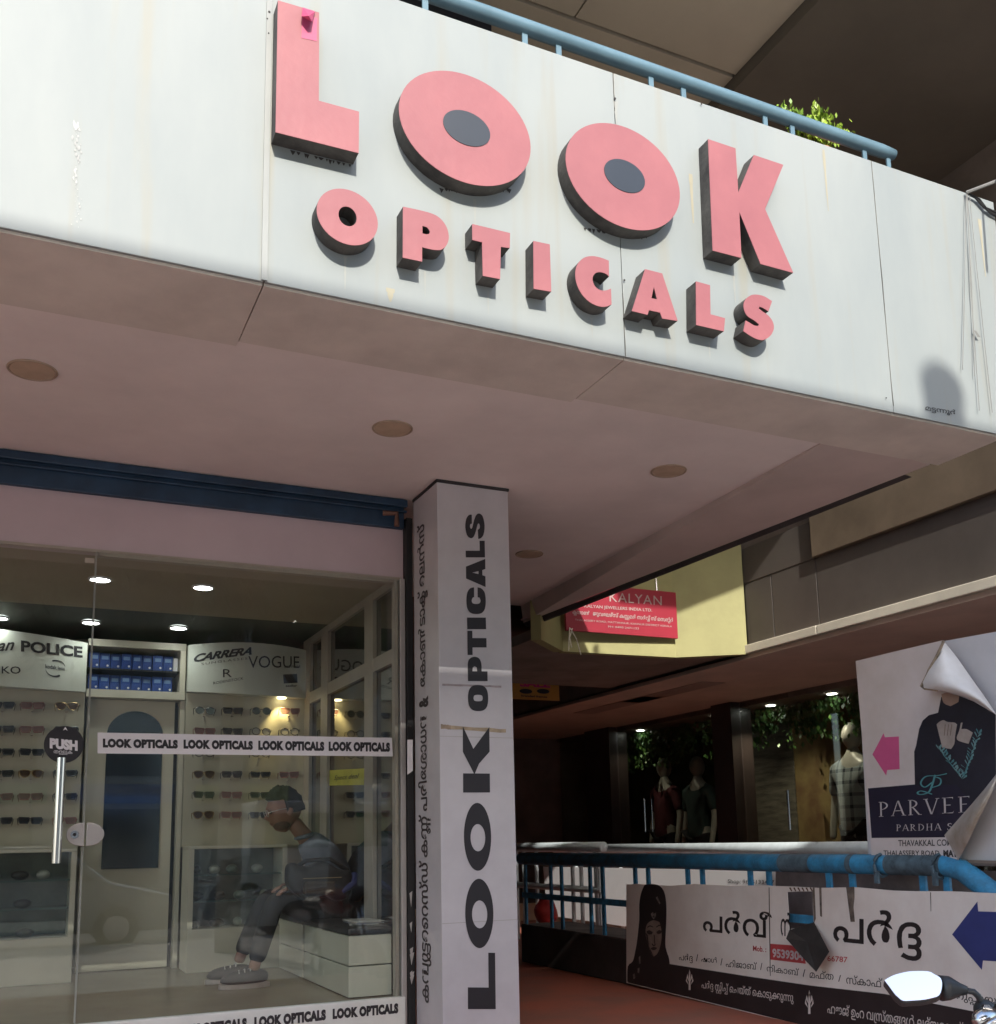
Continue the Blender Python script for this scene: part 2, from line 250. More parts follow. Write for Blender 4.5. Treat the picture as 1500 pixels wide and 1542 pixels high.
59: (238, [[46,69,54,69,68,64,78,56,81,51,85,40,85,29,83,20,76,11,71,14,135,14,138,0,66,0,60,10,68,23,69,32,68,38,63,49,53,54,46,55,37,54,31,50,24,41,23,33,24,24,31,13,35,10,26,-1,16,8,9,19,6,33,11,52,15,57,25,65,38,69], [171,113,181,113,197,109,216,97,224,85,229,71,230,47,223,24,215,12,198,-2,188,11,204,25,211,41,212,63,208,77,204,84,199,89,187,96,171,99,162,98,148,93,142,89,134,77,129,63,130,42,136,27,151,12,144,0,137,0,117,28,113,38,111,49,111,64,118,85,126,97,145,109,162,113]]),
64: (101, [[93,56,92,41,83,15,79,10,68,2,55,-2,40,-2,24,3,10,17,3,34,21,37,27,22,36,13,53,12,63,17,67,21,74,40,75,56,74,72,67,90,63,94,53,99,42,99,34,95,28,89,21,74,4,77,9,90,18,102,30,110,42,113,56,113,63,111,79,101,83,96,88,84,92,70]]),
65: (46, [[-7,169,10,166,17,162,23,156,29,143,31,131,31,0,14,0,14,126,13,136,8,148,2,153,-3,154,-6,155,-15,153,-22,147,-25,140,-24,128,-41,125,-42,128,-42,142,-34,158,-24,165]]),
66: (46, [[-22,169,1,166,12,161,24,149,30,132,31,121,31,0,14,0,14,123,11,137,7,145,2,150,-8,154,-27,156,-35,153,-41,147,-42,144,-39,133,-33,129,-29,129,-24,129,-18,133,-15,142,-17,151,-23,158,-5,154,-2,149,-1,141,-4,129,-6,125,-13,119,-23,116,-39,117,-51,124,-54,127,-56,132,-57,147,-53,156,-46,162,-35,167]]),
67: (66, [[31,-45,21,-44,12,-41,4,-36,-1,-29,-4,-20,-5,-4,-1,7,12,20,24,24,38,24,50,20,59,13,65,2,67,-11,65,-23,59,-34,55,-38,38,-45], [31,-32,36,-32,45,-27,48,-23,51,-11,50,-4,45,5,41,8,31,11,21,8,17,5,12,-4,11,-11,12,-17,17,-27,26,-32], [21,113,28,113,40,109,50,97,52,86,51,62,40,17,24,20,30,42,33,61,35,79,32,93,29,96,19,99,7,97,3,111,11,113]]),
68: (66, [[31,-45,20,-44,4,-36,-1,-29,-4,-20,-5,-4,-1,7,12,20,24,24,38,24,50,20,59,13,65,2,67,-11,65,-23,59,-34,55,-38,38,-45], [31,11,25,11,15,6,11,2,8,-11,9,-18,14,-27,19,-30,31,-33,37,-32,47,-27,51,-23,54,-11,51,2,47,6,37,11], [31,-20,18,-17,14,-13,9,-3,8,6,10,11,16,19,25,14,21,11,18,6,18,2,21,-3,24,-5,33,-6,38,-5,43,0,43,7,37,13,46,19,53,9,54,0,52,-8,47,-14,41,-18], [21,113,28,113,40,109,50,97,52,86,51,62,40,17,24,20,30,42,33,61,35,79,32,93,29,96,19,99,7,97,3,111,11,113]]),
71: (143, [[47,-2,41,-2,34,0,22,7,17,12,13,19,8,36,8,56,13,74,21,89,34,101,48,109,66,113,85,113,102,109,121,97,129,85,134,71,135,47,128,24,120,12,103,-2,93,11,102,17,109,25,114,35,117,47,117,63,115,71,109,84,98,93,83,98,74,99,65,98,56,96,48,92,41,87,35,80,30,73,27,65,24,46,25,32,29,22,35,15,43,12,51,12,57,14,63,21,65,28,63,42,60,46,56,49,46,52,36,50,27,45,19,37,15,50,25,58,36,64,49,66,66,62,71,59,78,51,82,33,80,20,77,14,74,9,66,2,60,-1]]),
72: (119, [[73,-2,56,-1,34,7,22,17,17,23,13,30,8,46,8,66,13,82,17,89,22,95,34,104,57,112,65,113,89,112,100,107,108,100,112,86,110,76,102,65,89,60,78,60,63,66,58,74,55,86,56,94,59,100,77,103,73,99,70,93,70,84,75,75,87,73,93,77,96,83,94,94,90,97,87,99,78,101,71,101,51,97,45,94,34,84,30,78,26,64,26,48,28,40,34,27,39,22,51,14,58,12,79,10,88,13,94,19,95,22,94,32,90,36,86,38,74,36,70,30,68,24,69,18,72,12,76,8,58,12,55,17,54,22,55,34,62,45,76,51,87,51,92,50,104,43,109,35,111,25,109,15,103,7,94,1,88,-1]]),
73: (286, [[47,-2,41,-2,34,0,22,7,17,12,13,19,8,36,8,56,13,74,21,89,34,101,48,109,66,113,85,113,102,109,121,97,129,85,134,71,135,47,128,24,120,12,103,-2,93,11,102,17,109,25,114,35,117,47,117,63,115,71,109,84,98,93,83,98,74,99,65,98,56,96,48,92,41,87,35,80,30,73,27,65,24,46,25,32,29,22,35,15,43,12,51,12,57,14,63,21,65,28,63,42,60,46,56,49,46,52,36,50,27,45,19,37,15,50,25,58,36,64,49,66,66,62,71,59,78,51,82,33,80,20,77,14,74,9,66,2,60,-1], [190,-2,184,-2,177,0,165,7,160,12,156,19,151,36,151,56,156,74,164,89,177,101,191,109,209,113,228,113,245,109,264,97,272,85,277,71,278,47,271,24,263,12,246,-2,236,11,245,17,252,25,257,35,260,47,260,63,258,71,252,84,241,93,226,98,217,99,208,98,199,96,191,92,184,87,178,80,170,65,167,46,168,32,172,22,178,15,186,12,194,12,200,14,206,21,208,28,206,42,203,46,199,49,189,52,179,50,170,45,162,37,158,50,168,58,179,64,192,66,209,62,214,59,220,51,223,45,225,33,223,20,220,14,213,5,203,-1]]),
77: (0, [[-22,118,-36,120,-47,125,-51,129,-57,139,-58,144,-58,158,-56,164,-42,161,-43,154,-42,143,-38,137,-26,132,-22,132,-9,135,-4,140,-2,147,-3,161,12,164,14,155,14,144,7,129,-2,122]]),
116: (304, [[72,113,82,113,98,108,105,104,115,94,112,94,122,105,141,113,156,113,164,111,175,104,185,93,182,89,191,58,191,0,174,0,174,70,173,76,171,85,167,92,162,96,156,98,144,99,137,97,131,93,125,85,122,69,122,0,105,0,104,75,101,84,93,94,86,97,71,99,54,96,46,92,40,87,30,74,25,57,25,46,26,32,33,18,40,13,52,12,62,18,65,27,65,38,63,43,56,49,47,52,32,48,27,45,19,37,16,50,25,58,37,64,43,65,50,66,61,64,71,59,78,51,82,40,82,26,75,9,71,5,61,-1,55,-2,41,-2,28,3,18,12,14,19,11,27,8,48,9,62,12,73,17,84,23,93,40,106,50,110], [256,-2,248,-2,234,3,224,12,218,26,216,51,222,71,230,84,239,95,258,114,263,121,265,130,261,140,254,144,243,144,234,142,230,156,239,158,259,158,265,156,270,154,277,148,282,137,280,121,277,115,273,109,244,78,236,61,234,49,235,29,239,20,245,14,252,12,263,12,268,15,276,26,278,33,277,57,273,70,261,87,249,95,233,99,223,99,212,97,199,88,194,79,192,71,191,20,176,20,176,58,181,90,184,95,197,106,209,111,221,113,244,112,262,105,276,94,290,74,296,52,295,31,291,19,286,10,278,3,268,-1]]),
117: (212, [[58,113,73,111,82,107,89,100,94,91,100,45,100,0,82,0,82,76,80,84,76,91,66,98,57,99,51,98,40,94,32,85,29,79,25,58,29,37,37,22,49,11,38,-2,22,14,12,33,8,49,8,69,14,87,24,101,39,110], [164,-2,156,-2,149,0,137,7,129,18,125,34,126,58,134,78,138,84,169,117,173,126,173,134,170,140,163,144,152,144,143,142,139,156,148,158,168,158,179,154,186,148,191,134,190,127,185,115,153,78,147,67,143,55,142,43,145,24,150,17,154,14,161,12,171,12,177,15,184,26,187,43,184,64,178,76,169,87,158,95,142,99,131,99,121,97,113,93,108,88,104,82,100,66,100,20,84,20,84,58,90,90,93,95,101,103,117,111,130,113,153,112,169,106,178,100,190,88,201,67,205,44,200,19,194,10,186,3,176,-1]]),
118: (147, [[99,-2,91,-2,84,0,72,7,64,18,61,26,59,43,61,58,69,78,73,84,104,117,108,126,108,134,104,140,101,142,97,144,87,144,77,142,74,156,83,158,102,158,109,156,114,154,121,148,125,137,125,127,120,115,88,78,82,67,77,49,77,35,80,24,82,20,88,14,95,12,106,12,112,15,116,20,121,33,122,43,120,58,117,68,112,78,105,86,97,92,92,95,78,99,61,98,46,93,40,89,35,83,31,77,26,63,26,48,31,31,37,22,45,14,50,11,40,-2,24,11,12,30,8,46,8,63,15,85,24,97,36,105,44,109,61,113,87,112,97,109,113,100,125,88,133,74,138,59,139,44,138,31,135,19,129,10,121,3,111,-1]]),
120: (209, [[157,158,164,158,175,154,182,148,187,137,185,121,182,115,178,109,149,78,143,67,139,49,140,29,144,20,150,14,157,12,168,12,178,20,183,34,182,58,176,73,168,85,155,95,147,98,132,99,118,96,107,88,104,82,100,69,97,32,94,20,88,10,80,3,63,-2,46,-2,38,0,30,4,18,15,10,32,8,42,8,61,11,77,14,84,32,108,39,113,50,101,41,94,28,73,25,53,27,38,29,31,35,21,39,17,44,14,60,12,71,16,77,25,80,35,81,67,85,84,89,91,98,101,109,108,128,113,150,112,167,105,186,89,197,68,201,52,200,31,196,19,191,10,183,3,173,-1,161,-2,153,-2,145,0,139,3,129,12,123,26,121,51,127,71,139,89,168,121,170,130,166,140,159,144,148,144,139,142,135,156,144,158]]),
134: (245, [[119,-2,103,0,91,9,86,17,83,24,81,35,81,64,79,81,75,90,65,98,55,99,44,97,39,94,32,85,27,73,25,58,28,38,37,22,49,10,39,-2,32,3,14,27,11,34,8,50,8,69,10,79,14,88,18,95,30,107,46,112,63,113,75,110,80,107,88,101,94,91,98,74,98,43,101,26,109,15,118,12,125,12,134,15,140,22,142,26,145,41,145,111,162,111,163,35,165,27,169,20,179,13,188,12,199,14,204,17,212,26,219,45,218,67,214,79,204,93,195,100,207,113,222,97,230,85,235,70,237,53,236,43,231,25,227,17,221,10,214,5,197,-2,179,-2,172,0,161,6,153,16,150,10,140,2,127,-2], [222,118,208,120,198,125,190,134,186,150,188,164,203,161,202,158,203,143,209,135,222,132,230,133,238,137,243,147,242,161,257,164,259,153,257,139,251,129,247,125,236,120]]),
136: (274, [[72,113,82,113,98,108,105,104,115,94,112,94,122,105,141,113,156,113,164,111,170,108,179,100,183,94,181,93,191,105,197,109,210,113,227,112,236,110,244,106,256,94,260,86,263,78,266,58,264,42,260,28,252,15,235,-2,224,11,229,14,237,22,243,32,247,44,248,66,247,73,242,85,234,94,217,99,208,98,201,94,195,87,191,71,191,0,174,0,174,70,171,85,167,92,162,96,152,99,144,99,137,97,131,93,125,85,123,75,122,69,122,0,105,0,105,60,104,75,101,84,93,94,77,99,62,98,54,96,46,92,35,81,30,74,27,66,25,57,26,32,30,22,36,15,40,13,52,12,62,18,65,27,65,38,63,43,52,51,47,52,32,48,27,45,19,37,16,50,25,58,37,64,50,66,56,65,61,64,71,59,78,51,82,40,82,26,75,9,71,5,61,-1,41,-2,28,3,18,12,11,27,8,48,9,62,12,73,17,84,23,93,31,100,40,106,50,110], [251,118,237,120,227,125,219,134,215,150,217,164,232,161,231,158,232,143,238,135,251,132,259,133,267,137,272,147,271,161,286,164,288,153,286,139,280,129,276,125,265,120]]),
137: (203, [[101,-2,93,-2,79,3,74,7,65,19,61,35,61,52,68,75,77,87,97,104,103,107,115,111,128,113,145,113,162,109,169,105,180,97,188,85,195,64,195,47,191,31,188,24,179,12,169,2,163,-2,153,11,169,25,176,41,177,63,172,78,168,84,158,94,143,99,122,99,101,91,88,78,82,66,78,44,80,30,84,20,90,14,94,13,105,12,113,14,119,20,121,24,123,29,125,44,123,59,118,72,114,78,106,88,101,92,88,98,62,99,54,97,46,94,35,84,31,78,26,63,27,42,34,26,45,14,50,11,40,-2,24,11,12,30,8,46,8,63,15,85,24,97,44,109,61,113,77,113,94,110,105,105,119,95,133,78,138,67,141,56,142,44,142,35,138,19,129,7,124,3,117,0,110,-2], [181,118,167,120,156,125,152,129,146,139,144,150,146,164,161,161,160,147,165,137,170,134,181,132,194,135,200,143,201,147,200,161,215,164,217,155,215,139,209,129,205,125,195,120]]),
143: (226, [[46,69,54,69,68,64,78,56,81,51,85,40,85,29,83,20,76,11,71,14,127,14,127,0,66,0,60,10,68,23,69,32,68,38,63,49,53,54,46,55,37,54,31,50,24,41,23,33,24,24,31,13,35,10,26,-1,20,3,12,13,9,19,6,33,11,52,15,57,25,65,38,69], [163,113,178,112,191,107,196,104,208,90,212,77,213,68,213,0,115,0,115,58,115,72,117,82,122,94,132,104,143,110,149,112], [163,99,154,98,143,93,138,87,134,78,132,65,132,14,196,14,196,63,192,83,190,87,181,95,169,99], [204,118,190,120,179,125,175,129,169,139,167,150,169,164,184,161,183,147,188,137,193,134,204,132,217,135,222,140,224,147,223,161,238,164,240,155,238,139,232,129,228,125,218,120]]),
144: (261, [[72,113,82,113,91,111,105,104,115,94,119,86,122,53,122,0,104,0,104,69,101,84,93,94,77,99,62,98,54,96,46,92,40,87,30,74,25,57,25,39,26,32,30,22,36,15,44,12,52,12,62,18,65,27,65,38,63,43,56,49,47,52,32,48,27,45,19,37,16,50,25,58,37,64,50,66,66,62,71,59,78,51,82,40,82,26,75,9,71,5,61,-1,41,-2,35,0,28,3,23,7,18,12,14,19,9,37,8,48,9,62,12,73,17,84,23,93,31,100,40,106,50,110], [247,111,247,0,164,0,157,11,168,22,176,37,179,58,175,79,169,90,164,94,148,99,138,98,131,94,128,91,123,80,122,57,122,0,104,0,104,52,114,84,113,95,122,106,140,113,158,112,167,110,174,106,186,94,191,86,196,68,196,51,192,33,188,24,179,12,175,14,230,14,230,111], [239,118,225,120,214,125,207,134,203,144,203,158,205,164,220,161,218,151,221,140,226,135,239,132,250,134,255,137,257,140,260,151,258,161,273,164,275,158,275,144,268,129,259,122]]),
145: (131, [[79,113,95,112,108,108,114,104,121,96,123,91,124,82,121,72,111,64,102,62,74,61,70,58,69,55,70,51,74,47,78,46,97,46,115,41,121,35,124,26,124,18,117,6,103,-1,96,-2,70,-1,50,5,57,19,67,15,77,13,95,12,100,13,107,19,107,26,103,30,96,32,80,32,68,34,60,38,56,42,53,48,54,62,63,71,81,76,100,76,106,79,107,85,104,93,94,97,79,99,58,96,50,92,37,79,33,72,30,63,28,43,29,22,33,2,17,-1,13,13,10,44,11,57,18,80,24,90,31,98,52,109,64,112], [109,118,95,120,84,125,80,129,74,139,72,150,74,164,89,161,88,147,93,137,98,134,109,132,122,135,128,143,129,147,128,161,143,164,145,155,143,139,137,129,133,125,123,120]]),
147: (207, [[132,-2,121,-2,104,3,93,8,86,14,71,32,65,46,62,68,63,78,66,87,71,97,80,106,88,110,101,113,117,112,127,108,136,100,142,91,146,80,147,66,146,55,143,44,134,25,127,17,116,8,100,1,82,-2,65,-2,47,3,39,7,26,17,20,24,12,39,8,57,8,76,10,84,17,98,28,107,35,111,43,113,59,113,76,106,84,98,72,86,68,93,57,99,42,98,34,93,31,89,26,73,25,67,28,48,35,32,41,25,48,19,66,12,82,11,94,13,103,16,116,27,123,37,128,51,129,58,128,80,123,90,117,96,113,98,109,99,96,98,85,89,81,79,80,59,81,52,86,39,92,28,108,15,129,11,152,14,160,18,172,29,179,44,181,53,180,78,175,92,167,104,180,113,191,98,197,81,199,63,197,45,191,29,182,16,161,2,142,-2], [185,118,171,120,160,125,156,129,150,139,149,144,149,158,151,164,165,161,164,156,165,143,169,137,174,134,185,132,198,135,203,140,205,147,204,161,219,164,221,155,221,144,214,129,199,120]]),
152: (131, [[53,81,54,89,57,97,62,104,69,109,77,112,96,113,109,108,117,100,122,89,123,70,121,62,112,47,106,41,90,33,66,30,42,33,33,37,25,42,14,55,10,63,7,80,8,91,12,102,18,113,32,106,25,89,25,73,30,60,34,55,45,48,58,44,78,44,90,49,99,56,106,73,106,79,106,84,99,97,94,99,84,99,77,97,73,93,70,87,69,81,70,75,72,65,86,35,87,30,86,17,82,9,75,2,63,-2,44,-2,22,5,29,19,40,14,49,12,60,12,67,16,70,22,70,30,68,39,55,65], [109,118,95,120,84,125,80,129,74,139,72,150,74,164,89,161,88,147,93,137,98,134,109,132,122,135,128,143,129,147,128,161,143,164,145,155,143,139,137,129,133,125,123,120]]),
156: (245, [[125,113,136,112,146,108,154,101,159,94,164,69,164,40,167,25,174,16,185,12,201,14,205,17,213,26,218,38,219,45,219,61,214,79,204,94,195,101,206,113,223,96,231,84,235,69,237,53,234,32,227,15,221,9,207,0,198,-2,175,-1,165,3,152,16,147,32,146,75,144,85,136,96,127,99,119,99,108,94,102,85,100,76,100,0,82,0,82,76,80,84,76,91,66,98,57,99,40,94,32,85,29,79,25,58,27,44,31,32,37,22,49,11,38,-2,22,14,12,33,8,49,8,68,10,77,18,94,30,106,38,110,47,112,66,113,78,108,88,100,92,94,91,95,95,100,105,109,118,113], [222,118,208,120,198,125,190,134,186,150,188,164,203,161,202,158,203,143,209,135,222,132,230,133,238,137,243,147,242,161,257,164,259,153,257,139,251,129,247,125,236,120]]),
159: (0, [[-42,-67,-51,-67,-59,-64,-68,-56,-72,-48,-75,-21,-77,-14,-83,-6,-91,-3,-99,-2,-112,-5,-116,-7,-124,-16,-127,-25,-127,-38,-122,-52,-117,-55,-105,-54,-100,-49,-99,-38,-102,-32,-105,-30,-116,-29,-127,-34,-133,-39,-135,-30,-132,-26,-119,-18,-114,-17,-102,-18,-96,-20,-91,-24,-88,-29,-85,-42,-88,-55,-92,-60,-97,-64,-104,-67,-121,-66,-128,-63,-134,-58,-141,-42,-142,-32,-139,-17,-136,-10,-127,1,-114,8,-107,9,-93,10,-78,7,-71,3,-64,-5,-60,-16,-58,-41,-55,-49,-45,-54,-32,-51,-29,-48,-26,-39,-25,-33,-27,-21,-32,-10,-41,1,-29,10,-19,-2,-12,-17,-10,-25,-11,-45,-16,-55,-24,-63,-35,-67]]),
160: (49, [[-11,-13,-10,-29,-6,-35,0,-39,9,-40,21,-38,27,-30,30,-19,29,-9,12,37,9,52,9,69,16,95,24,111,42,111,29,82,27,72,27,54,34,27,44,-1,47,-15,46,-30,42,-39,36,-46,28,-50,19,-53,9,-54,-2,-53,-11,-50,-19,-44,-28,-29,-29,-19,-28,-12]]),
162: (49, [[50,111,33,66,27,34,26,14,29,-7,35,-16,43,-21,49,-22,67,-21,68,-36,62,-37,42,-36,27,-31,21,-26,13,-14,9,4,10,35,16,67,27,100,32,111]]),
163: (301, [[105,113,123,110,131,106,137,100,146,85,151,66,151,44,149,33,146,24,141,16,136,9,130,4,114,-2,105,-2,91,-1,85,1,70,12,63,24,59,38,58,47,59,72,63,86,70,98,80,106,91,112], [105,99,95,98,88,94,82,88,78,80,76,69,75,46,78,31,84,20,88,16,98,12,110,12,121,16,125,20,131,31,134,46,134,65,131,80,125,91,121,95,111,99], [43,-2,32,-1,16,6,7,21,6,30,8,42,17,55,22,58,41,64,59,66,192,66,205,65,219,62,229,57,236,48,239,40,240,35,239,21,236,13,231,6,215,-1,205,-2,198,-2,185,2,179,6,171,17,168,24,166,41,167,59,170,69,173,77,181,90,191,100,197,104,210,110,225,113,243,113,260,109,279,97,287,85,290,78,293,64,293,47,292,39,286,24,278,12,261,-2,251,11,264,21,272,35,276,54,275,63,271,77,267,84,256,93,249,96,232,99,218,97,199,87,194,82,184,61,182,35,183,29,187,20,193,14,196,13,205,11,215,13,221,19,223,24,223,36,221,41,215,47,207,50,189,52,50,51,35,48,27,42,24,34,24,27,28,17,36,12,48,12,61,15,70,21,80,10,65,1,52,-2]]),
165: (208, [[43,-2,32,-1,16,6,7,21,6,30,8,42,17,55,29,61,47,65,143,66,171,64,183,60,195,50,200,42,201,36,200,21,197,13,186,2,177,0,160,-1,147,3,150,13,170,12,179,16,182,20,184,30,182,40,176,46,172,48,142,52,50,51,35,48,27,42,24,34,24,27,28,17,36,12,48,12,61,15,70,21,80,10,65,1,52,-2], [105,113,123,110,131,106,137,100,146,85,151,66,151,43,149,33,141,16,136,10,129,5,114,-2,91,-1,80,4,70,12,63,24,59,38,58,47,59,72,63,86,70,98,80,106,91,112], [105,99,95,98,88,94,82,88,78,80,76,69,75,46,78,31,84,20,88,16,98,12,110,12,121,16,125,20,131,31,134,46,134,65,131,80,125,91,121,95,111,99], [146,12,170,10,182,6,187,3,181,-8,166,-2,154,0,140,0,134,-1,127,-5,125,-7,125,-14,128,-17,141,-20,160,-20,172,-22,182,-29,186,-38,186,-43,185,-50,182,-56,177,-61,160,-67,140,-67,125,-65,107,-58,113,-45,129,-52,141,-54,156,-54,162,-53,169,-49,171,-43,170,-40,168,-37,161,-34,138,-33,121,-29,112,-23,110,-19,109,-11,111,-2,122,7,133,11]]),
175: (312, [[96,99,68,96,56,92,46,87,38,81,28,65,25,56,24,39,25,32,32,18,44,12,51,12,57,14,63,21,65,28,63,42,57,49,46,52,36,50,27,45,19,37,15,50,25,58,36,64,49,66,61,64,71,59,78,51,82,33,80,20,74,9,66,2,60,-1,54,-2,41,-2,34,0,22,7,17,12,13,19,8,37,9,58,14,77,26,92,42,102,61,109,84,113,106,113,129,110,143,106,146,103,159,99,168,93,173,86,176,74,175,67,171,59,158,51,169,46,176,38,178,27,177,22,176,17,171,8,156,-1,131,-2,115,4,104,15,97,30,95,38,95,54,98,68,104,81,114,93,128,104,141,110,160,113,176,113,190,110,205,101,216,89,221,45,221,0,203,0,203,65,201,79,194,91,178,99,172,100,151,99,140,95,130,89,122,81,113,62,112,37,119,21,125,15,132,12,140,11,147,11,156,15,159,18,161,28,158,36,151,42,134,44,134,58,144,58,154,62,157,65,159,74,156,84,147,91,133,96,113,99], [260,113,269,113,283,109,294,102,300,93,302,88,302,78,298,67,290,59,282,55,281,56,294,50,298,46,304,35,304,28,303,19,300,12,295,6,288,1,269,-2,258,-2,249,0,253,14,260,12,273,12,282,16,285,19,287,31,286,36,283,40,279,44,273,46,264,48,252,48,252,62,271,63,280,68,283,72,285,81,282,91,273,97,260,99,248,98,239,94,231,88,227,83,224,76,221,62,221,16,206,16,206,49,212,88,218,97,227,104,245,112]]),
176: (187, [[172,111,172,0,126,1,118,0,3,0,3,14,90,14,79,12,87,20,91,30,89,48,86,53,82,56,70,59,64,58,55,53,50,43,49,37,50,29,33,27,32,34,33,48,37,57,43,64,50,69,60,72,77,73,88,70,96,65,102,58,106,50,108,41,108,33,104,20,97,11,92,14,155,14,155,111], [172,25,172,-54,71,-54,63,-40,117,-2,135,7,151,5,97,-33,83,-43,83,-41,96,-40,155,-40,155,12]]),
178: (379, [[59,113,79,111,89,107,98,101,106,92,100,94,109,104,114,108,121,111,128,113,146,113,161,108,172,99,178,88,180,75,177,58,164,43,146,35,126,33,38,33,31,32,25,28,24,23,28,14,35,11,52,9,92,10,117,13,139,19,158,28,173,39,185,51,200,73,210,61,193,37,179,24,165,14,141,3,112,-3,75,-6,54,-6,26,-2,13,6,9,15,8,26,12,36,21,43,33,46,45,47,128,47,142,49,153,53,155,55,161,64,163,75,158,89,152,95,142,99,131,99,121,96,116,92,111,81,110,52,93,52,93,76,90,86,87,90,78,97,65,100,52,100,40,98,31,94,25,88,23,81,23,71,27,64,34,60,42,60,48,62,53,69,53,77,50,83,47,85,33,86,20,80,14,75,15,83,27,92,32,94,42,96,58,92,64,87,68,77,67,65,63,57,60,54,46,48,39,48,23,51,16,56,12,61,9,68,9,84,14,95,25,105,32,108,49,113], [251,113,270,111,281,107,290,101,297,92,291,94,300,104,312,111,319,113,337,113,346,111,358,104,363,99,369,88,371,70,369,61,365,54,359,48,351,43,318,36,302,34,228,33,223,32,217,28,215,23,218,15,224,12,237,11,260,16,331,45,343,46,356,42,364,33,366,23,365,15,358,4,345,-2,329,-2,323,-1,311,8,306,24,308,31,315,38,329,43,325,40,320,28,322,16,332,10,341,10,345,12,349,17,351,23,350,29,347,33,340,36,332,36,323,33,318,29,316,31,309,24,306,23,301,19,273,6,252,0,238,-2,226,-2,215,0,207,4,203,8,199,17,200,30,203,36,212,43,224,46,236,47,329,48,338,50,344,53,351,60,354,71,354,78,349,89,343,95,333,99,323,99,312,96,305,89,301,70,301,52,285,52,284,76,281,86,278,90,269,97,256,100,243,100,231,98,222,94,217,90,214,79,216,67,222,62,226,60,233,60,241,63,244,69,244,77,241,83,238,85,224,86,211,80,205,75,206,83,218,92,234,96,244,94,252,90,257,84,260,73,257,61,251,54,237,48,221,49,214,51,203,61,200,77,200,84,202,90,210,100,216,105,231,111,240,113]]),
184: (113, [[54,113,65,113,93,107,107,100,98,87,86,93,71,97,54,99,42,98,33,95,26,87,24,81,25,74,32,67,46,64,79,62,91,58,100,51,105,39,106,31,105,24,103,18,99,13,89,5,68,0,8,0,8,14,66,14,80,17,86,22,88,26,87,39,80,46,74,48,45,49,29,52,17,57,13,61,8,70,7,80,9,92,16,102,27,109,44,113], [58,-51,32,-48,4,-37,13,-23,26,-30,53,-36,65,-36,76,-34,83,-30,87,-24,89,-18,87,-10,81,-3,72,2,79,14,89,10,97,4,100,0,105,-12,106,-17,105,-24,100,-35,91,-43,77,-49]]),
190: (274, [[72,113,82,113,98,108,105,104,115,94,112,94,122,105,141,113,156,113,164,111,170,108,179,100,183,94,181,93,191,105,197,109,210,113,227,112,236,110,244,106,256,94,260,86,263,78,266,58,264,42,260,28,247,10,235,0,224,11,229,14,237,22,243,32,247,44,248,66,247,73,242,85,234,94,217,99,208,98,201,94,195,87,191,71,191,2,174,2,174,70,171,85,167,92,162,96,152,99,144,99,137,97,131,93,125,85,123,75,122,69,122,2,105,2,105,60,104,75,101,84,93,94,77,99,62,98,54,96,46,92,35,81,30,74,27,66,25,57,26,32,30,22,36,15,40,13,52,12,62,18,65,27,65,38,63,43,52,51,47,52,32,48,27,45,19,37,16,50,25,58,37,64,50,66,56,65,61,64,71,59,78,51,82,40,82,26,75,9,71,5,61,-1,41,-2,28,3,18,12,11,27,8,48,9,62,12,73,17,84,23,93,31,100,40,106,50,110], [119,13,135,10,142,7,148,3,156,-6,143,-34,143,-18,140,-10,133,-3,122,0,113,0,104,-3,92,-10,85,-24,85,-38,88,-49,90,-52,97,-55,107,-54,110,-52,111,-49,113,-42,111,-35,107,-30,104,-29,92,-30,79,-39,76,-30,84,-23,93,-18,102,-17,116,-20,121,-24,124,-29,127,-42,126,-49,124,-55,120,-60,115,-64,108,-67,91,-66,84,-63,78,-58,71,-42,70,-31,71,-23,73,-15,77,-8,81,-2,87,3,102,10], [177,13,183,13,193,9,201,3,204,-1,201,-1,209,7,223,13,242,11,248,8,257,0,263,-12,265,-26,264,-35,259,-50,250,-62,244,-67,234,-57,242,-49,249,-32,249,-17,247,-11,244,-6,234,-1,225,0,218,-3,213,-8,211,-14,210,-66,195,-66,195,-17,190,-5,187,-2,180,0,169,-1,160,-10,159,-66,143,-66,143,-32,150,-1,157,7,162,10,171,13]]),
199: (128, [[75,113,84,113,99,109,110,102,116,93,118,88,118,76,113,66,110,62,98,55,94,57,102,55,114,47,120,35,120,24,115,13,109,7,101,3,85,0,63,0,63,14,86,14,96,17,100,20,103,28,103,33,100,40,94,45,80,48,64,48,64,62,87,63,96,68,99,71,101,78,98,91,89,97,74,99,55,96,48,92,42,86,33,72,30,63,28,36,31,8,33,2,17,-1,13,13,10,44,11,57,14,69,23,90,30,98,49,109,61,112], [81,-51,57,-49,29,-39,39,-25,51,-31,64,-35,85,-36,93,-34,99,-30,102,-24,103,-14,99,-6,96,-3,86,2,101,11,108,7,118,-5,120,-13,120,-24,116,-35,108,-43,96,-49]]),
203: (251, [[126,113,134,113,148,108,157,100,161,94,158,93,174,109,187,113,205,112,214,110,222,106,234,94,241,78,244,58,242,42,234,21,225,9,213,-2,202,11,211,18,221,32,225,44,226,66,222,79,216,90,212,94,195,99,185,98,175,91,170,80,169,0,152,0,152,63,149,85,145,92,140,96,130,99,122,99,115,97,109,93,103,85,101,80,100,75,100,0,82,0,82,76,80,84,73,94,66,98,57,99,45,96,40,94,36,90,29,79,25,58,29,37,37,22,49,11,38,-2,22,14,12,33,8,49,8,69,14,87,19,95,24,101,39,110,58,113,69,112,78,109,88,100,92,93,90,94,100,105,112,111,119,113]]),
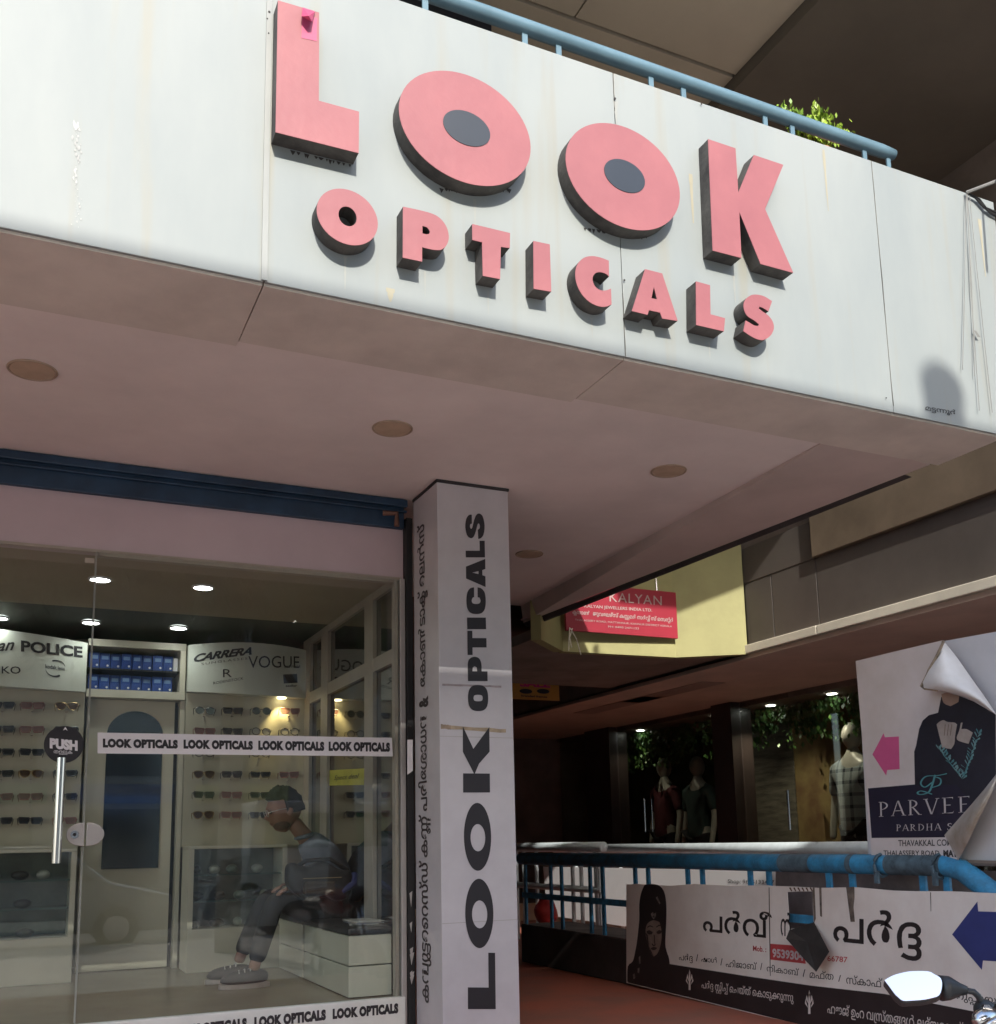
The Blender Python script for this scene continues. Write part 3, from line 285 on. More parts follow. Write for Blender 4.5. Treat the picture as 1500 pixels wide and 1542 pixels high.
205: (212, [[58,113,73,111,82,107,89,100,94,91,100,45,100,0,82,0,82,76,80,84,76,91,66,98,57,99,51,98,40,94,32,85,29,79,25,58,29,37,37,22,49,11,38,-2,22,14,12,33,8,49,8,69,14,87,24,101,39,110], [164,0,156,0,149,2,137,8,129,18,125,34,126,58,134,78,138,84,169,117,173,126,173,134,170,140,163,144,152,144,143,142,139,156,148,158,168,158,179,154,186,148,191,134,188,121,181,109,153,78,147,67,142,49,145,24,150,17,154,14,164,12,171,12,177,15,184,26,187,43,184,64,178,76,169,87,158,95,142,99,131,99,121,97,113,93,108,88,104,82,100,66,100,20,84,20,84,58,90,90,93,95,101,103,117,111,130,113,153,112,169,106,178,100,190,88,201,67,205,44,203,26,200,19,192,8,180,2,173,0], [161,10,178,8,191,1,200,-9,203,-15,205,-29,202,-45,199,-52,190,-63,184,-67,174,-57,182,-50,187,-41,189,-31,186,-15,182,-9,176,-5,169,-2,161,-1,153,-2,146,-5,140,-9,136,-15,134,-22,133,-36,139,-50,147,-57,137,-67,132,-63,123,-52,120,-46,117,-29,119,-16,126,-4,131,1,144,8]]),
208: (179, [[67,-11,85,-15,95,-25,98,-33,97,-46,94,-52,88,-50,148,-50,148,14,165,14,165,-64,82,-64,77,-53,82,-48,83,-45,83,-35,79,-29,76,-26,72,-25,62,-25,58,-26,52,-32,51,-42,53,-47,59,-54,50,-64,46,-61,40,-53,36,-44,36,-33,40,-24,50,-15], [46,69,54,69,68,64,78,56,81,51,85,40,85,29,83,20,76,11,71,14,148,14,148,111,165,111,165,0,66,0,60,10,68,23,69,32,66,44,63,49,58,52,46,55,37,54,31,50,24,41,23,33,24,24,31,13,35,10,26,-1,12,13,9,19,6,33,11,52,15,57,25,65,38,69]]),
216: (239, [[58,113,69,112,78,109,88,100,92,93,90,93,94,100,99,105,118,113,136,112,144,110,152,106,164,94,169,86,174,68,174,51,172,39,166,24,157,12,158,0,142,0,135,11,146,22,154,37,157,58,153,79,147,90,142,94,132,98,126,99,116,98,109,94,102,84,100,76,100,0,82,0,82,76,80,84,76,91,66,98,57,99,40,94,32,85,27,73,25,58,27,44,31,32,37,22,49,11,38,-2,22,14,12,33,8,49,8,69,14,87,24,101,39,110], [225,111,225,0,148,0,153,14,208,14,208,111]]),
223: (286, [[80,99,53,96,43,92,31,84,24,74,25,70,23,62,25,48,28,43,36,37,47,37,52,39,57,45,59,50,58,60,52,68,46,70,32,68,18,54,13,66,28,79,41,83,52,83,63,79,70,73,74,64,76,54,75,49,74,44,69,34,61,27,49,23,30,25,19,31,12,41,8,55,8,63,10,76,16,89,33,103,41,107,59,112,92,113,111,110,118,107,124,103,132,93,135,80,132,68,127,61,119,56,108,53,89,56,89,62,99,62,111,66,117,74,117,83,114,90,107,95,96,98], [137,29,135,17,128,8,121,4,106,0,43,0,37,-1,31,-4,27,-10,28,-18,30,-21,39,-25,47,-26,173,-26,196,-40,44,-40,33,-39,25,-36,18,-32,13,-25,10,-18,10,-9,12,-1,17,5,27,11,39,14,103,14,113,17,116,20,120,31,117,40,113,44,106,47,89,48,89,59,110,57,119,55,126,51,131,47,134,41], [221,99,194,96,184,92,173,84,166,74,165,55,169,43,177,37,189,37,193,39,199,45,200,50,200,60,194,68,188,70,173,68,159,54,155,66,162,74,169,79,182,83,194,83,204,79,211,73,216,64,217,49,211,34,202,27,191,23,171,25,161,31,154,41,151,47,149,63,151,76,154,83,162,94,168,99,182,107,200,112,233,113,243,112,260,107,266,103,273,93,276,80,275,72,268,61,261,56,250,53,231,56,231,62,241,62,252,66,256,70,259,79,257,87,252,93,243,97], [278,29,276,17,270,8,265,5,247,0,184,0,176,-2,171,-5,169,-8,170,-19,173,-22,180,-25,188,-26,275,-26,275,-40,181,-40,161,-32,153,-22,151,-14,154,-1,162,8,174,13,181,14,244,14,254,17,258,20,261,28,261,33,258,40,254,44,247,47,231,48,231,59,252,57,260,55,267,51,272,47,276,41,278,35]]),
225: (192, [[68,113,78,113,94,109,112,97,121,85,127,64,126,43,118,23,112,14,108,11,103,14,160,14,160,111,177,111,177,0,132,1,93,0,87,12,98,22,104,30,108,41,109,63,107,70,101,84,96,89,84,96,67,99,59,98,45,93,39,89,34,83,28,70,26,63,26,48,29,36,34,26,45,14,50,11,40,-2,24,11,12,30,8,46,8,63,15,85,23,97,42,109,59,113], [177,25,177,-54,76,-54,68,-40,122,-2,140,7,156,5,102,-33,88,-43,88,-41,102,-40,160,-40,160,12]]),
231: (245, [[125,113,136,112,146,108,154,101,159,94,164,69,164,40,167,25,174,16,185,12,201,14,205,17,213,26,218,38,219,45,219,61,214,79,204,94,195,101,206,113,223,96,231,84,235,69,237,53,235,36,231,23,224,12,214,5,203,1,189,-1,176,0,165,4,152,17,147,32,146,75,142,89,136,96,127,99,119,99,108,94,102,85,100,76,100,0,82,0,82,76,80,84,76,91,66,98,57,99,40,94,32,85,29,79,25,58,27,44,31,32,37,22,49,11,38,-2,22,14,12,33,8,49,8,68,10,77,18,94,30,106,38,110,47,112,66,113,78,108,88,100,92,94,91,95,95,100,105,109,118,113], [91,12,100,12,116,7,126,-2,133,-14,135,-29,132,-45,129,-52,120,-63,114,-67,104,-57,109,-54,115,-46,119,-36,119,-25,116,-15,113,-11,102,-3,91,-1,83,-2,70,-9,66,-15,63,-30,65,-41,67,-45,70,-50,78,-57,68,-67,58,-58,50,-46,48,-38,47,-29,49,-15,52,-8,56,-2,67,7,82,12], [189,10,206,8,219,1,228,-9,232,-22,232,-37,230,-45,222,-57,212,-67,202,-57,206,-54,215,-41,216,-22,209,-9,204,-5,197,-2,189,-1,180,-2,173,-5,168,-9,161,-22,162,-41,167,-50,175,-57,165,-67,155,-58,147,-46,145,-38,145,-22,153,-4,158,1,171,8]])}
# ------------------------------------------------------------------ materials
M = {}
def fascia_mat():
    m = mat('white_panel', (.305, .33, .325), .5, 0, .05, 1.3, .12, .35, (1, 1, .35), (.25, .28, .284), fine=1.5)
    n = m.node_tree; b = n.nodes['Principled BSDF']
    # vertical run-off streaks and yellowish rust tint
    tc = n.nodes.new('ShaderNodeTexCoord'); mp = n.nodes.new('ShaderNodeMapping'); mp.inputs['Scale'].default_value = (9, 1, .55)
    nz = n.nodes.new('ShaderNodeTexNoise'); nz.inputs['Scale'].default_value = 1.2; nz.inputs['Detail'].default_value = 5
    rp = n.nodes.new('ShaderNodeValToRGB'); rp.color_ramp.elements[0].position = .56; rp.color_ramp.elements[1].position = .78
    rp.color_ramp.elements[0].color = (0, 0, 0, 1); rp.color_ramp.elements[1].color = (.75, .75, .75, 1)
    mx = n.nodes.new('ShaderNodeMix'); mx.data_type = 'RGBA'; mx.inputs[7].default_value = (.295, .28, .22, 1)
    src = b.inputs['Base Color'].links[0].from_socket
    n.links.new(tc.outputs['Object'], mp.inputs[0]); n.links.new(mp.outputs[0], nz.inputs[0]); n.links.new(nz.outputs[0], rp.inputs[0]); n.links.new(rp.outputs[0], mx.inputs[0])
    n.links.new(src, mx.inputs[6]); n.links.new(mx.outputs[2], b.inputs['Base Color'])
    return m
M['fascia'] = fascia_mat()
M['soffit'] = mat('mauve_plaster', (.86, .79, .755), .75, 0, .07, 1.1, .12, .3, fine=160)
M['band'] = mat('brown_board', (.74, .68, .61), .6, 0, .10, 2.2, .1, .3, fine=120)
M['mauve'] = mat('mauve_panel', (.58, .47, .50), .45, 0, .05, 2)
M['pink'] = mat('pink_acrylic', (.35, .117, .128), .55, 0, .05, 1.6, .15, col2=(.275, .088, .102), fine=30)
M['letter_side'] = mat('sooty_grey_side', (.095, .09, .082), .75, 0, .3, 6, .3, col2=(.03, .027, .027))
M['pupil'] = mat('slate_acrylic', (.030, .038, .050), .35, 0, .08, 4)
M['tape_pink'] = mat('bright_pink_tape', (.48, .07, .16), .4, 0, .03)
M['soot'] = mat('soot', (.05, .045, .045), .9, 0, .2)
M['seam'] = mat('dark_seam', (.16, .15, .13), .9, 0, .2)
M['joint'] = mat('joint_strip', (.30, .315, .305), .5, 0, .08, 9, stretch=(1, 1, .2))
M['pipe'] = mat('pale_blue_paint', (.125, .215, .27), .35, 0, .10, 5, .1, col2=(.10, .175, .22))
M['blue'] = mat('blue_paint', (.055, .31, .56), .42, 0, .15, 11, .3, col2=(.045, .17, .29))
M['blue_rust'] = mat('rust_patch', (.10, .16, .20), .8, 0, .3, 14)
M['darkblue'] = mat('dark_blue_shutter', (.022, .06, .115), .5, 0, .25, 5, .1)
M['black'] = mat('black_rubber', (.012, .012, .013), .6, 0, .1)
M['ink'] = mat('black_vinyl', (.022, .02, .024), .45, 0, .0)
M['ink2'] = mat('dark_brown_vinyl', (.035, .025, .026), .45, 0, 0)
M['pillar'] = mat('silver_cladding', (.60, .58, .60), .36, .15, .05, 3, .03, col2=(.53, .51, .53))
M['alu'] = mat('aluminium', (.46, .44, .42), .4, .3, .06, 4)
M['chrome'] = mat('brushed_steel', (.72, .72, .72), .22, 1, .04, 6)
M['glass'] = glass('shop_glass', boost=1.0, dust_haze=.012)
M['white'] = mat('white_vinyl', (.80, .78, .80), .45, 0, .03, 4)
M['offwhite'] = mat('cream_laminate', (.68, .64, .52), .4, 0, .04, 3)
M['cream'] = mat('cream_board', (.54, .50, .38), .5, 0, .05, 2)
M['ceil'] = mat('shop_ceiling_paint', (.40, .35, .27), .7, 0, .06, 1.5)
M['ceil_reflection'] = mat('dark_reflection_tone', (.045, .05, .045), .6, 0, .1, 2)  # dark tone stands in for a reflection across the rear ceiling
M['tile'] = mat('beige_floor_tile', (.30, .265, .195), .25, 0, .08, 2.5)
M['lamp'] = emis('downlight_glow', (.95, 1.0, .97), 9)
M['mirror'] = mat('dark_mirror', (.36, .36, .36), .04, 1, 0)
M['frame'] = mat('beige_frame', (.42, .37, .31), .45, 0, .08)
M['red_floor'] = mat('red_oxide_floor', (.47, .15, .10), .5, 0, .2, 1.6, .12, col2=(.30, .15, .115), fine=40)
M['road'] = mat('asphalt', (.22, .21, .19), .9, 0, .2, 2, .3)
M['pave'] = mat('dusty_concrete', (.58, .55, .50), .9, 0, .15, 1.5, .2)
M['plinth'] = mat('dark_plinth', (.07, .066, .064), .7, 0, .2, 3)
M['cream_ledge'] = mat('cream_ledge', (.84, .80, .68), .6, 0, .08, 3)
M['dark_clad'] = mat('dark_cladding', (.125, .11, .10), .5, 0, .15, 1.2)
M['brown_clad'] = mat('brown_cladding', (.20, .155, .11), .55, 0, .15, 2)
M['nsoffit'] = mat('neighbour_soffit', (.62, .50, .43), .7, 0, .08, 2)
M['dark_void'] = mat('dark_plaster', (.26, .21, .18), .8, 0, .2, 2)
M['yellow'] = mat('yellow_paint', (.37, .355, .165), .7, 0, .07, 2.5, .1)
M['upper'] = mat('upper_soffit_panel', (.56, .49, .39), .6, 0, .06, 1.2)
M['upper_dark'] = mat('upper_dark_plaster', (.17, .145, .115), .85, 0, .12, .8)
M['opp'] = mat('grey_plaster', (.40, .37, .33), .85, 0, .12, 1.0)
M['opp_dark'] = mat('dark_window_glass', (.03, .035, .04), .1, 0, .05)
M['bark'] = mat('bark', (.12, .09, .065), .9, 0, .25, 6, .4)
M['leaf'] = mat('leaf', (.055, .11, .028), .5, 0, .3, 3, col2=(.03, .07, .02))
M['leaf_bright'] = mat('young_leaf', (.34, .46, .05), .5, 0, .2, 5, col2=(.10, .22, .03))  # bright yellow-green leaf colour of the shrub
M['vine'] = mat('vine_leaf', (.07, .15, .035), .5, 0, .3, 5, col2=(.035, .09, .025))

# ------------------------------------------------------------------ the setting
struct(obj('road', MB().box(-300, 300, -300, 1.9, -.75, -.45), M['road']))
struct(obj('pavement', MB().box(-40, 40, -5.5, 1.95, -.446, -.30), M['pave'], bevel=.02))
struct(obj('terrace_floor', MB().box(-9, 16, 1.95, 15, -.46, 0), M['red_floor']))
struct(obj('terrace_step', MB().box(-9, 3.4, 1.60, 1.95, -.30, -.15), M['red_floor'], bevel=.01))
struct(obj('shop_floor', MB().box(-5, 1.83, 5.03, 8.4, .02, .245), M['tile']))

# ------------------------------------------------------------------ shop canopy: fascia, soffit, beam
cn = thing('shop_canopy', 'long white panelled sign fascia with brown soffit boards projecting over the shop entrance', 'canopy', (0.5, 3.1, 2.8))
FY = 3.10
seams = [P(1, FY, 402, 200).x, P(1, FY, 933, 330).x, P(1, FY, 1330, 440).x]
xs = [-4.5] + seams + [4.165]
for i in range(4):
    g = .0015
    obj('fascia_panel', MB().box(xs[i]+g, xs[i+1]-g, FY, FY+.012, 2.80, 4.012), M['fascia'], cn, bevel=.002)
obj('fascia_backing', MB().box(-4.5, 4.15, FY+.014, FY+.10, 2.815, 4.00), M['seam'], cn)
obj('fascia_capping', MB().box(-4.5, 4.165, FY+.014, FY+.12, 4.0, 4.014), M['joint'], cn)
obj('joint_strip', MB().box(seams[0]-.010, seams[0]+.010, FY-.006, FY-.0005, 2.803, 4.012), M['joint'], cn, bevel=.001)
rng = random.Random(1)
for k, a, b in ((1, 2.80, 3.06), (1, 3.84, 4.012), (2, 2.83, 4.012)):
    obj('panel_seam', MB().tube([(seams[k]+rng.uniform(-.0015, .0015), FY-.0008, a+(b-a)*i/8) for i in range(9)], .0011, 5), M['seam'], cn)
for q, r in (((405, 20), .004), ((402, 30), .0025), ((404, 52), .0025), ((925, 150), .005), ((939, 423), .004), ((1055, 158), .004), ((1333, 600), .003)):
    c = P(1, FY, *q); obj('screw_hole', MB().disc((c.x, FY-.0075, c.z), r, (0, 1, 0), .002, 10), M['soot'], cn)
# front board band under the fascia (a few mm lower than the soffit), then the mauve soffit
bs = [-4.5, seams[0], seams[1], 4.07]
for i in range(3):
    obj('soffit_board', MB().box(bs[i]+.002, bs[i+1]-.002, FY+.013, 3.56-.035*i, 2.792, 2.82), M['band'], cn)
obj('soffit', MB().add([(-4.5, 3.50, 2.801), (3.50, 3.40, 2.801), (3.50, 7.03, 2.801), (-4.5, 7.03, 2.801), (-4.5, 3.50, 3.0), (3.50, 3.40, 3.0), (3.50, 7.03, 3.0), (-4.5, 7.03, 3.0)],
    [(0,3,2,1),(4,5,6,7),(0,1,5,4),(1,2,6,5),(2,3,7,6),(3,0,4,7)]), M['soffit'], cn)
E0, E1 = P(2, 2.79, 1400, 700), P(0, 3.53, 788, 938); E0.y = min(E0.y, 3.55)
a0, a1 = Vector((3.32, 3.415, 2.7995)), Vector((3.50, 7.03, 2.7995)); c0, c1 = E0+Vector((.02, 0, .95)), E1+Vector((.02, 0, 1.1))
sb = obj('side_beam', MB().add([a0, a1, E1, E0, c0, c1, a0+Vector((0, 0, .9)), a1+Vector((0, 0, .9))], [(0,1,2,3),(3,2,5,4),(4,5,7,6),(6,7,1,0),(0,3,4,6),(1,7,5,2)]), mat('beam_board', (.62, .53, .49), .65, 0, .08, 1.6, .1), cn)
up = Vector((0, 0, 1))
obj('edge_trim', MB().tube([E0.lerp(E1, .06)+up*.022+Vector((-.02, 0, .0)), E1+up*.022+Vector((-.018, 0, 0))], .007, 6), M['mauve'], sb)
obj('drip_edge', MB().prism([E0.lerp(E1, .04)-up*.001, E1-up*.001, E1-up*.035+Vector((.03, 0, 0)), E0.lerp(E1, .04)-up*.006+Vector((.03, 0, 0))], (.02, 0, 0)), M['soot'], sb)
rng = random.Random(5)
obj('board_gap', MB().tube([(-.7+.2*i, 3.517-.0075*i*.7+rng.uniform(-.004, .004), 2.7992) for i in range(20)], [rng.uniform(.0008, .0030) for _ in range(20)], 5), M['seam'], cn)
# stains on the fascia
rng = random.Random(11); mb = MB()
for i in range(52):
    t = i/52; px = 116+rng.gauss(0, 3.2); py = 186+t**1.3*160
    c = P(1, FY-.0012, px, py); r = rng.uniform(.001, .0045)*(1.25-.7*t)
    n = 7; a0 = rng.random()*6; mb.poly([(c.x+math.cos(a0+6.283*k/n)*r*rng.uniform(.5, 1.2), FY-.0012-.00001*i, c.z+math.sin(a0+6.283*k/n)*r*rng.uniform(.8, 2.6)) for k in range(n)])
obj('paint_splash', mb, mat('chalky_white', (.50, .51, .50), .7), cn)

# grime and rust streaks running down the panels
rng = random.Random(17)
def streak(px, py, ln, wd, mt, k):
    c = P(1, FY-.0009-.00002*k, px, py); n = 8; L = []; R_ = []
    for i in range(n+1):
        t = i/n; w_ = wd*(1-.75*t)*rng.uniform(.7, 1.2); L.append((c.x-w_, c.y, c.z-ln*t)); R_.append((c.x+w_, c.y, c.z-ln*t))
    obj('grime_streak', MB().poly(L+R_[::-1]), mt, cn)
g1_ = mat('pale_grime', (.33, .34, .32), .7, 0, .05); g2_ = mat('rust_wash', (.37, .345, .26), .7, 0, .06)
for k, (px, py, ln, wd, mt) in enumerate(((588, 434, .05, .016, g2_), (1040, 262, .22, .010, g2_), (1240, 225, .3, .008, g2_), (927, 152, .10, .010, g1_), (715, 300, .16, .006, g1_), (891, 478, .08, .005, g1_), (1068, 515, .07, .005, g1_), (520, 386, .12, .005, g1_),
        (1105, 415, .12, .006, g1_), (640, 408, .10, .004, g1_), (735, 438, .09, .004, g1_), (1475, 330, .30, .012, g2_))): streak(px, py, ln, wd, mt, k)

# ------------------------------------------------------------------ raised sign letters
FF = FY-.065
def letter(name, label, group, contours3, back=None):
    "contours as (x, z) pairs on the face plane: dark tray, then the pink face plate on its front"
    t = thing(name, label, 'sign letter', (sum(p[0] for p in contours3[0])/len(contours3[0]), FY, min(p[1] for p in contours3[0])), group)
    vs, fs = fill(contours3, 0, .031); m = MB(); m.add([Vector((p.x, FY-.0325+p.z, p.y)) for p in vs], fs); obj('letter_side', m, M['letter_side'], t)
    vs, fs = fill(contours3, 0, .0015); m = MB(); m.add([Vector((p.x, FF+p.z, p.y)) for p in vs], fs); obj('letter_face', m, M['pink'], t)
    return t
def tr(ox, oy, k, pts, sm=False):
    q = T(ox, oy, k, pts)
    if sm: q = smooth_pts(q)
    return [(p.x, p.z) for p in PP(1, FF, q)]
def ell2(cx, cz, rx, rz, n=48): return [(cx+math.cos(6.28318*i/n)*rx, cz+math.sin(6.28318*i/n)*rz) for i in range(n)]
GB, GS = 'large raised pink letters on the white fascia', 'small raised pink letters of the lower line on the white fascia'
LET = {}
LET['L'] = [tr(400, 0, 5.71, [(105,5),(460,110),(457,868),(803,962),(800,1318),(85,1138)])]
LET['K'] = [tr(1040, 200, 6.706, [(175,65),(452,158),(480,605),(637,225),(935,325),(750,770),(1035,1415),(705,1325),(490,800),(512,1265),(222,1190)])]
LET['o'] = [ell2(.9013, 3.0567, .1052, .0998), ell2(.9012, 3.0587, .0315, .0354, 24)]
LET['P'] = [tr(460, 270, 6.5217, [(957,270),(1200,325),(1310,375),(1380,460),(1407,560),(1390,640),(1340,690),(1270,695),(1200,682),(1145,668),(1145,810),(955,770)], True), tr(460, 270, 6.5217, [(1148,460),(1195,475),(1222,515),(1215,538),(1185,542),(1148,533)], True)]
LET['T'] = [tr(690, 330, 10, [(210,75),(780,212),(775,437),(640,420),(630,905),(370,855),(358,350),(212,315)])]
LET['I'] = [tr(690, 330, 10, [(1130,330),(1378,383),(1400,1095),(1135,1050)])]
LET['C'] = [tr(850, 370, 8.333, [(555,190),(450,150),(340,132),(240,155),(165,230),(135,340),(150,470),(210,600),(310,705),(430,762),(520,765),(590,740),(582,540),(520,562),(450,560),(385,515),(352,440),(360,380),(400,340),(460,335),(520,355),(558,390)], True)]
LET['A'] = [tr(850, 370, 8.333, [(1010,295),(1225,350),(1420,945),(1225,915),(1197,840),(1060,810),(1040,868),(845,820)]), tr(850, 370, 8.333, [(1120,520),(1090,660),(1160,675)])]
LET['l'] = [tr(1020, 410, 9.375, [(260,130),(460,185),(467,595),(672,650),(655,835),(265,745)])]
LET['S'] = [tr(1020, 410, 9.375, [(1335,410),(1230,345),(1130,318),(1040,325),(965,380),(933,460),(950,560),(1000,630),(1080,680),(1150,735),(1140,762),(1085,752),(1020,715),(962,682),(930,832),(1040,905),(1140,950),(1220,955),(1310,900),(1360,800),(1345,700),(1280,610),(1200,555),(1145,510),(1160,488),(1215,510),(1285,555)], True)]
tL = letter('sign_letter', 'large pink letter L with a strip of peeled bright pink tape at its top', GB, LET['L'])
tO1 = letter('sign_letter', 'large pink letter O with dark centre disc, right after the tall L', GB, [ell2(1.3398, 3.517, .2564, .2166, 64)])
tO2 = letter('sign_letter', 'large pink letter O with dark centre disc, just left of the K', GB, [ell2(1.9993, 3.5085, .2564, .2166, 64)])
tK = letter('sign_letter', 'large pink letter K at the end of the upper line', GB, LET['K'])
for t, cx, cz in ((tO1, 1.3400, 3.5163), (tO2, 2.0005, 3.5108)):
    obj('centre_disc', MB().prism([(x, FF-.0018, z) for x, z in ell2(cx, cz, .0918, .0675, 40)], (0, -.0018, 0)), M['pupil'], t)
for k, lab in (('o', 'small pink letter O with an open round hole, first of the lower line'), ('P', 'small pink letter P below the first big round O'), ('T', 'small pink letter T between the small P and the narrow I'),
               ('I', 'small pink letter I, a plain upright bar in the lower line'), ('C', 'small pink letter C below the second big round O'), ('A', 'small pink letter A with a little triangular hole'),
               ('l', 'small pink letter L below the big K'), ('S', 'small pink letter S ending the lower line')):
    letter('sign_letter', lab, GS, LET[k])
# tape on the L, soot drips under the first letters
m = place(([Vector((0,0,0)), Vector((1,0,0)), Vector((1,1,0)), Vector((0,1,0))], [(0,1,2,3)]), (454, 57), (477, 62), (455, 22), 1, FF-.0026); obj('tape', m, M['tape_pink'], tL)
a, b, c, d = P(1, FF-.004, 456, 11), P(1, FF-.004, 474.5, 17), P(1, FF-.03, 470, 33), P(1, FF-.022, 454, 24.5); e = P(1, FF-.045, 465, 24)
obj('tape_flap', MB().add([a, b, c, d, e], [(0,1,4),(1,2,4),(2,3,4),(3,0,4)]), M['tape_pink'], tL)
def drips(parent, p0, p1, n, seed, ln=.02):
    rng = random.Random(seed); mb = MB()
    for i in range(n):
        t = (i+rng.random())/n; x = p0[0]+(p1[0]-p0[0])*t; y = p0[1]+(p1[1]-p0[1])*t; q = P(1, FY-.0013, x, y); l = ln*rng.random()**2+.004; wd = rng.uniform(.004, .011)
        yy = FY-.0013-.00005*i
        mb.poly([(q.x-wd, yy, q.z+.006), (q.x+wd, yy, q.z+.006), (q.x+wd*.3, yy, q.z-l*.6), (q.x, yy, q.z-l), (q.x-wd*.4, yy, q.z-l*.5)])
    obj('soot_drip', mb, M['soot'], parent)
drips(tL, (440, 229), (531, 251), 12, 1, .010)
drips(tO1, (660, 286), (770, 287), 24, 2, .010)
drips(tO2, (880, 345), (975, 358), 22, 3, .010)

# small word at the lower right of the fascia
m = place(malayalam('matt', .025), (1394, 620), (1440, 627.5), (1393.3, 609.5), 1, FY-.0015)
obj('place_name', m, M['ink'], cn)

# ------------------------------------------------------------------ recessed light covers in the soffit
for lab, q in (('round beige recessed light cover at the far left of the soffit', (49, 557)), ('round beige recessed light cover in the soffit left of the pillar', (591, 645)),
               ('round beige recessed light cover in the soffit near the side beam', (1007, 709)), ('round beige recessed light cover deep behind the pillar', (797, 834))):
    c = P(2, 2.80, *q); t = thing('recessed_light', lab, 'ceiling light', c, 'round light covers in the soffit')
    obj('cover_plate', MB().disc((c.x, c.y, 2.796), .080, (0, 0, 1), .004), mat('cover_beige', (.55, .42, .30), .6, 0, .1, 8), t)
    mb = MB(); mb.tube([(c.x+math.cos(6.2832*i/40)*.086, c.y+math.sin(6.2832*i/40)*.086, 2.798) for i in range(41)], .0045, 6, False); obj('rim', mb, mat('cover_rim', (.44, .34, .25), .6, 0, .1, 8), t)

# ------------------------------------------------------------------ pillar
X0, X1, PY = 1.84, 2.236, 4.611
pl = thing('pillar', 'square silver clad pillar with black shop lettering on two sides', 'pillar', ((X0+X1)/2, PY+.17, 0))
obj('cladding', MB().box(X0, X1, PY, 4.955, 0, 2.785), M['pillar'], pl, bevel=.003)
obj('top_joint', MB().box(X0-.004, X1+.004, PY-.004, 4.96, 2.786, 2.799), M['soot'], pl)
mb = MB()
for z in (1.50, .62): mb.box(X0+.002, X1-.002, PY-.0012, PY-.0002, z, z+.003)
obj('sheet_joint', mb, M['alu'], pl)
TP = mat('yellowed_tape', (.50, .40, .27), .55, 0, .2, 18)
def tape(p0, p1, h, mt, v=PY-.0016):
    a, b = P(1, v, *p0), P(1, v, *p1); rng = random.Random(int(p0[0])); m = MB(); n = 10
    up = [Vector((a.x+(b.x-a.x)*i/n, v, a.z+(b.z-a.z)*i/n+h*rng.uniform(.3, .5))) for i in range(n+1)]
    dn = [Vector((a.x+(b.x-a.x)*i/n, v, a.z+(b.z-a.z)*i/n-h*rng.uniform(.3, .5))) for i in range(n, -1, -1)]
    m.poly(up+dn); obj('tape_residue', m, mt, pl)
tape((666, 1031), (755, 1034), .012, mat('grey_tape', (.42, .36, .37), .6, 0, .2, 18)); tape((665, 1094), (762, 1101), .022, TP)
tape((664, 1094), (679, 1095), .026, mat('brown_tape', (.40, .31, .22), .6, 0, .2, 18), PY-.0022)

BOXU = [(0,0),(1,0),(1,1),(0,1)]
HV = {  # heavy lettering in a unit box, reading direction u, up v
 'L': [[(0,0),(1,0),(1,.25),(.38,.25),(.38,1),(0,1)]],
 'O': [[(.5+.5*math.cos(6.2832*i/48), .5+.5*math.sin(6.2832*i/48)) for i in range(48)], [(.485+.20*math.cos(6.2832*i/36), .49+.27*math.sin(6.2832*i/36)) for i in range(36)]],
 'K': [[(0,0),(.287,0),(.287,.56),(.437,.40),(.62,0),(1,0),(.66,.61),(1,1),(.61,1),(.287,.60),(.287,1),(0,1)]],
 'I': [BOXU],
 'T': [[(.31,0),(.70,0),(.70,.74),(1,.74),(1,1),(0,1),(0,.74),(.31,.74)]],
 'l': [[(0,0),(1,0),(1,.27),(.40,.27),(.40,1),(0,1)]],
 'P': [smooth_pts([(0,0),(.40,0),(.40,.30),(.72,.31),(.93,.42),(1,.65),(.93,.88),(.72,1),(0,1)]), smooth_pts([(.40,.53),(.56,.55),(.61,.65),(.56,.75),(.40,.77)])],
 'o': [smooth_pts([(.5,0),(.80,.05),(.96,.22),(1,.5),(.96,.78),(.80,.95),(.5,1),(.20,.95),(.04,.78),(0,.5),(.04,.22),(.20,.05)]), smooth_pts([(.5,.27),(.59,.30),(.62,.40),(.62,.60),(.59,.70),(.5,.73),(.41,.70),(.38,.60),(.38,.40),(.41,.30)])],
 'C': [smooth_pts([(1,.42),(.63,.42),(.61,.32),(.5,.27),(.41,.31),(.38,.42),(.38,.58),(.41,.69),(.5,.73),(.61,.68),(.63,.60),(1,.60),(.96,.80),(.80,.95),(.5,1),(.20,.95),(.04,.78),(0,.5),(.04,.22),(.20,.05),(.5,0),(.80,.05),(.96,.22)])],
 'A': [[(0,0),(.38,0),(.42,.16),(.60,.16),(.64,0),(1,0),(.72,1),(.30,1)], [(.46,.36),(.51,.68),(.56,.36)]],
 'S': [smooth_pts([(0,.34),(.36,.36),(.41,.27),(.52,.25),(.60,.29),(.58,.36),(.30,.46),(.08,.58),(.03,.74),(.14,.91),(.46,1),(.78,.95),(.94,.80),(.95,.66),(.60,.66),(.57,.74),(.48,.76),(.40,.72),(.43,.65),(.72,.55),(.94,.43),(1,.27),(.88,.09),(.52,0),(.18,.06),(.03,.20)], 60)],
}
HVM = {k: fill(v) for k, v in HV.items()}
def pillar_letter(ch, ya, yb, xl, xr, sk=0):
    "one letter reading upwards: bottom end pixel ya, top end yb, letter top at pixel xl, foot at xr"
    m = place(HVM[ch], (xr, ya), (xr-sk, yb), (xl, ya), 1, PY-.002); obj('lettering', m, M['ink'], pl)
c1 = lambda v: 700+v/3.587
c2 = lambda v: 1112+v/3.587
cx_ = lambda v: 600+v/3.587
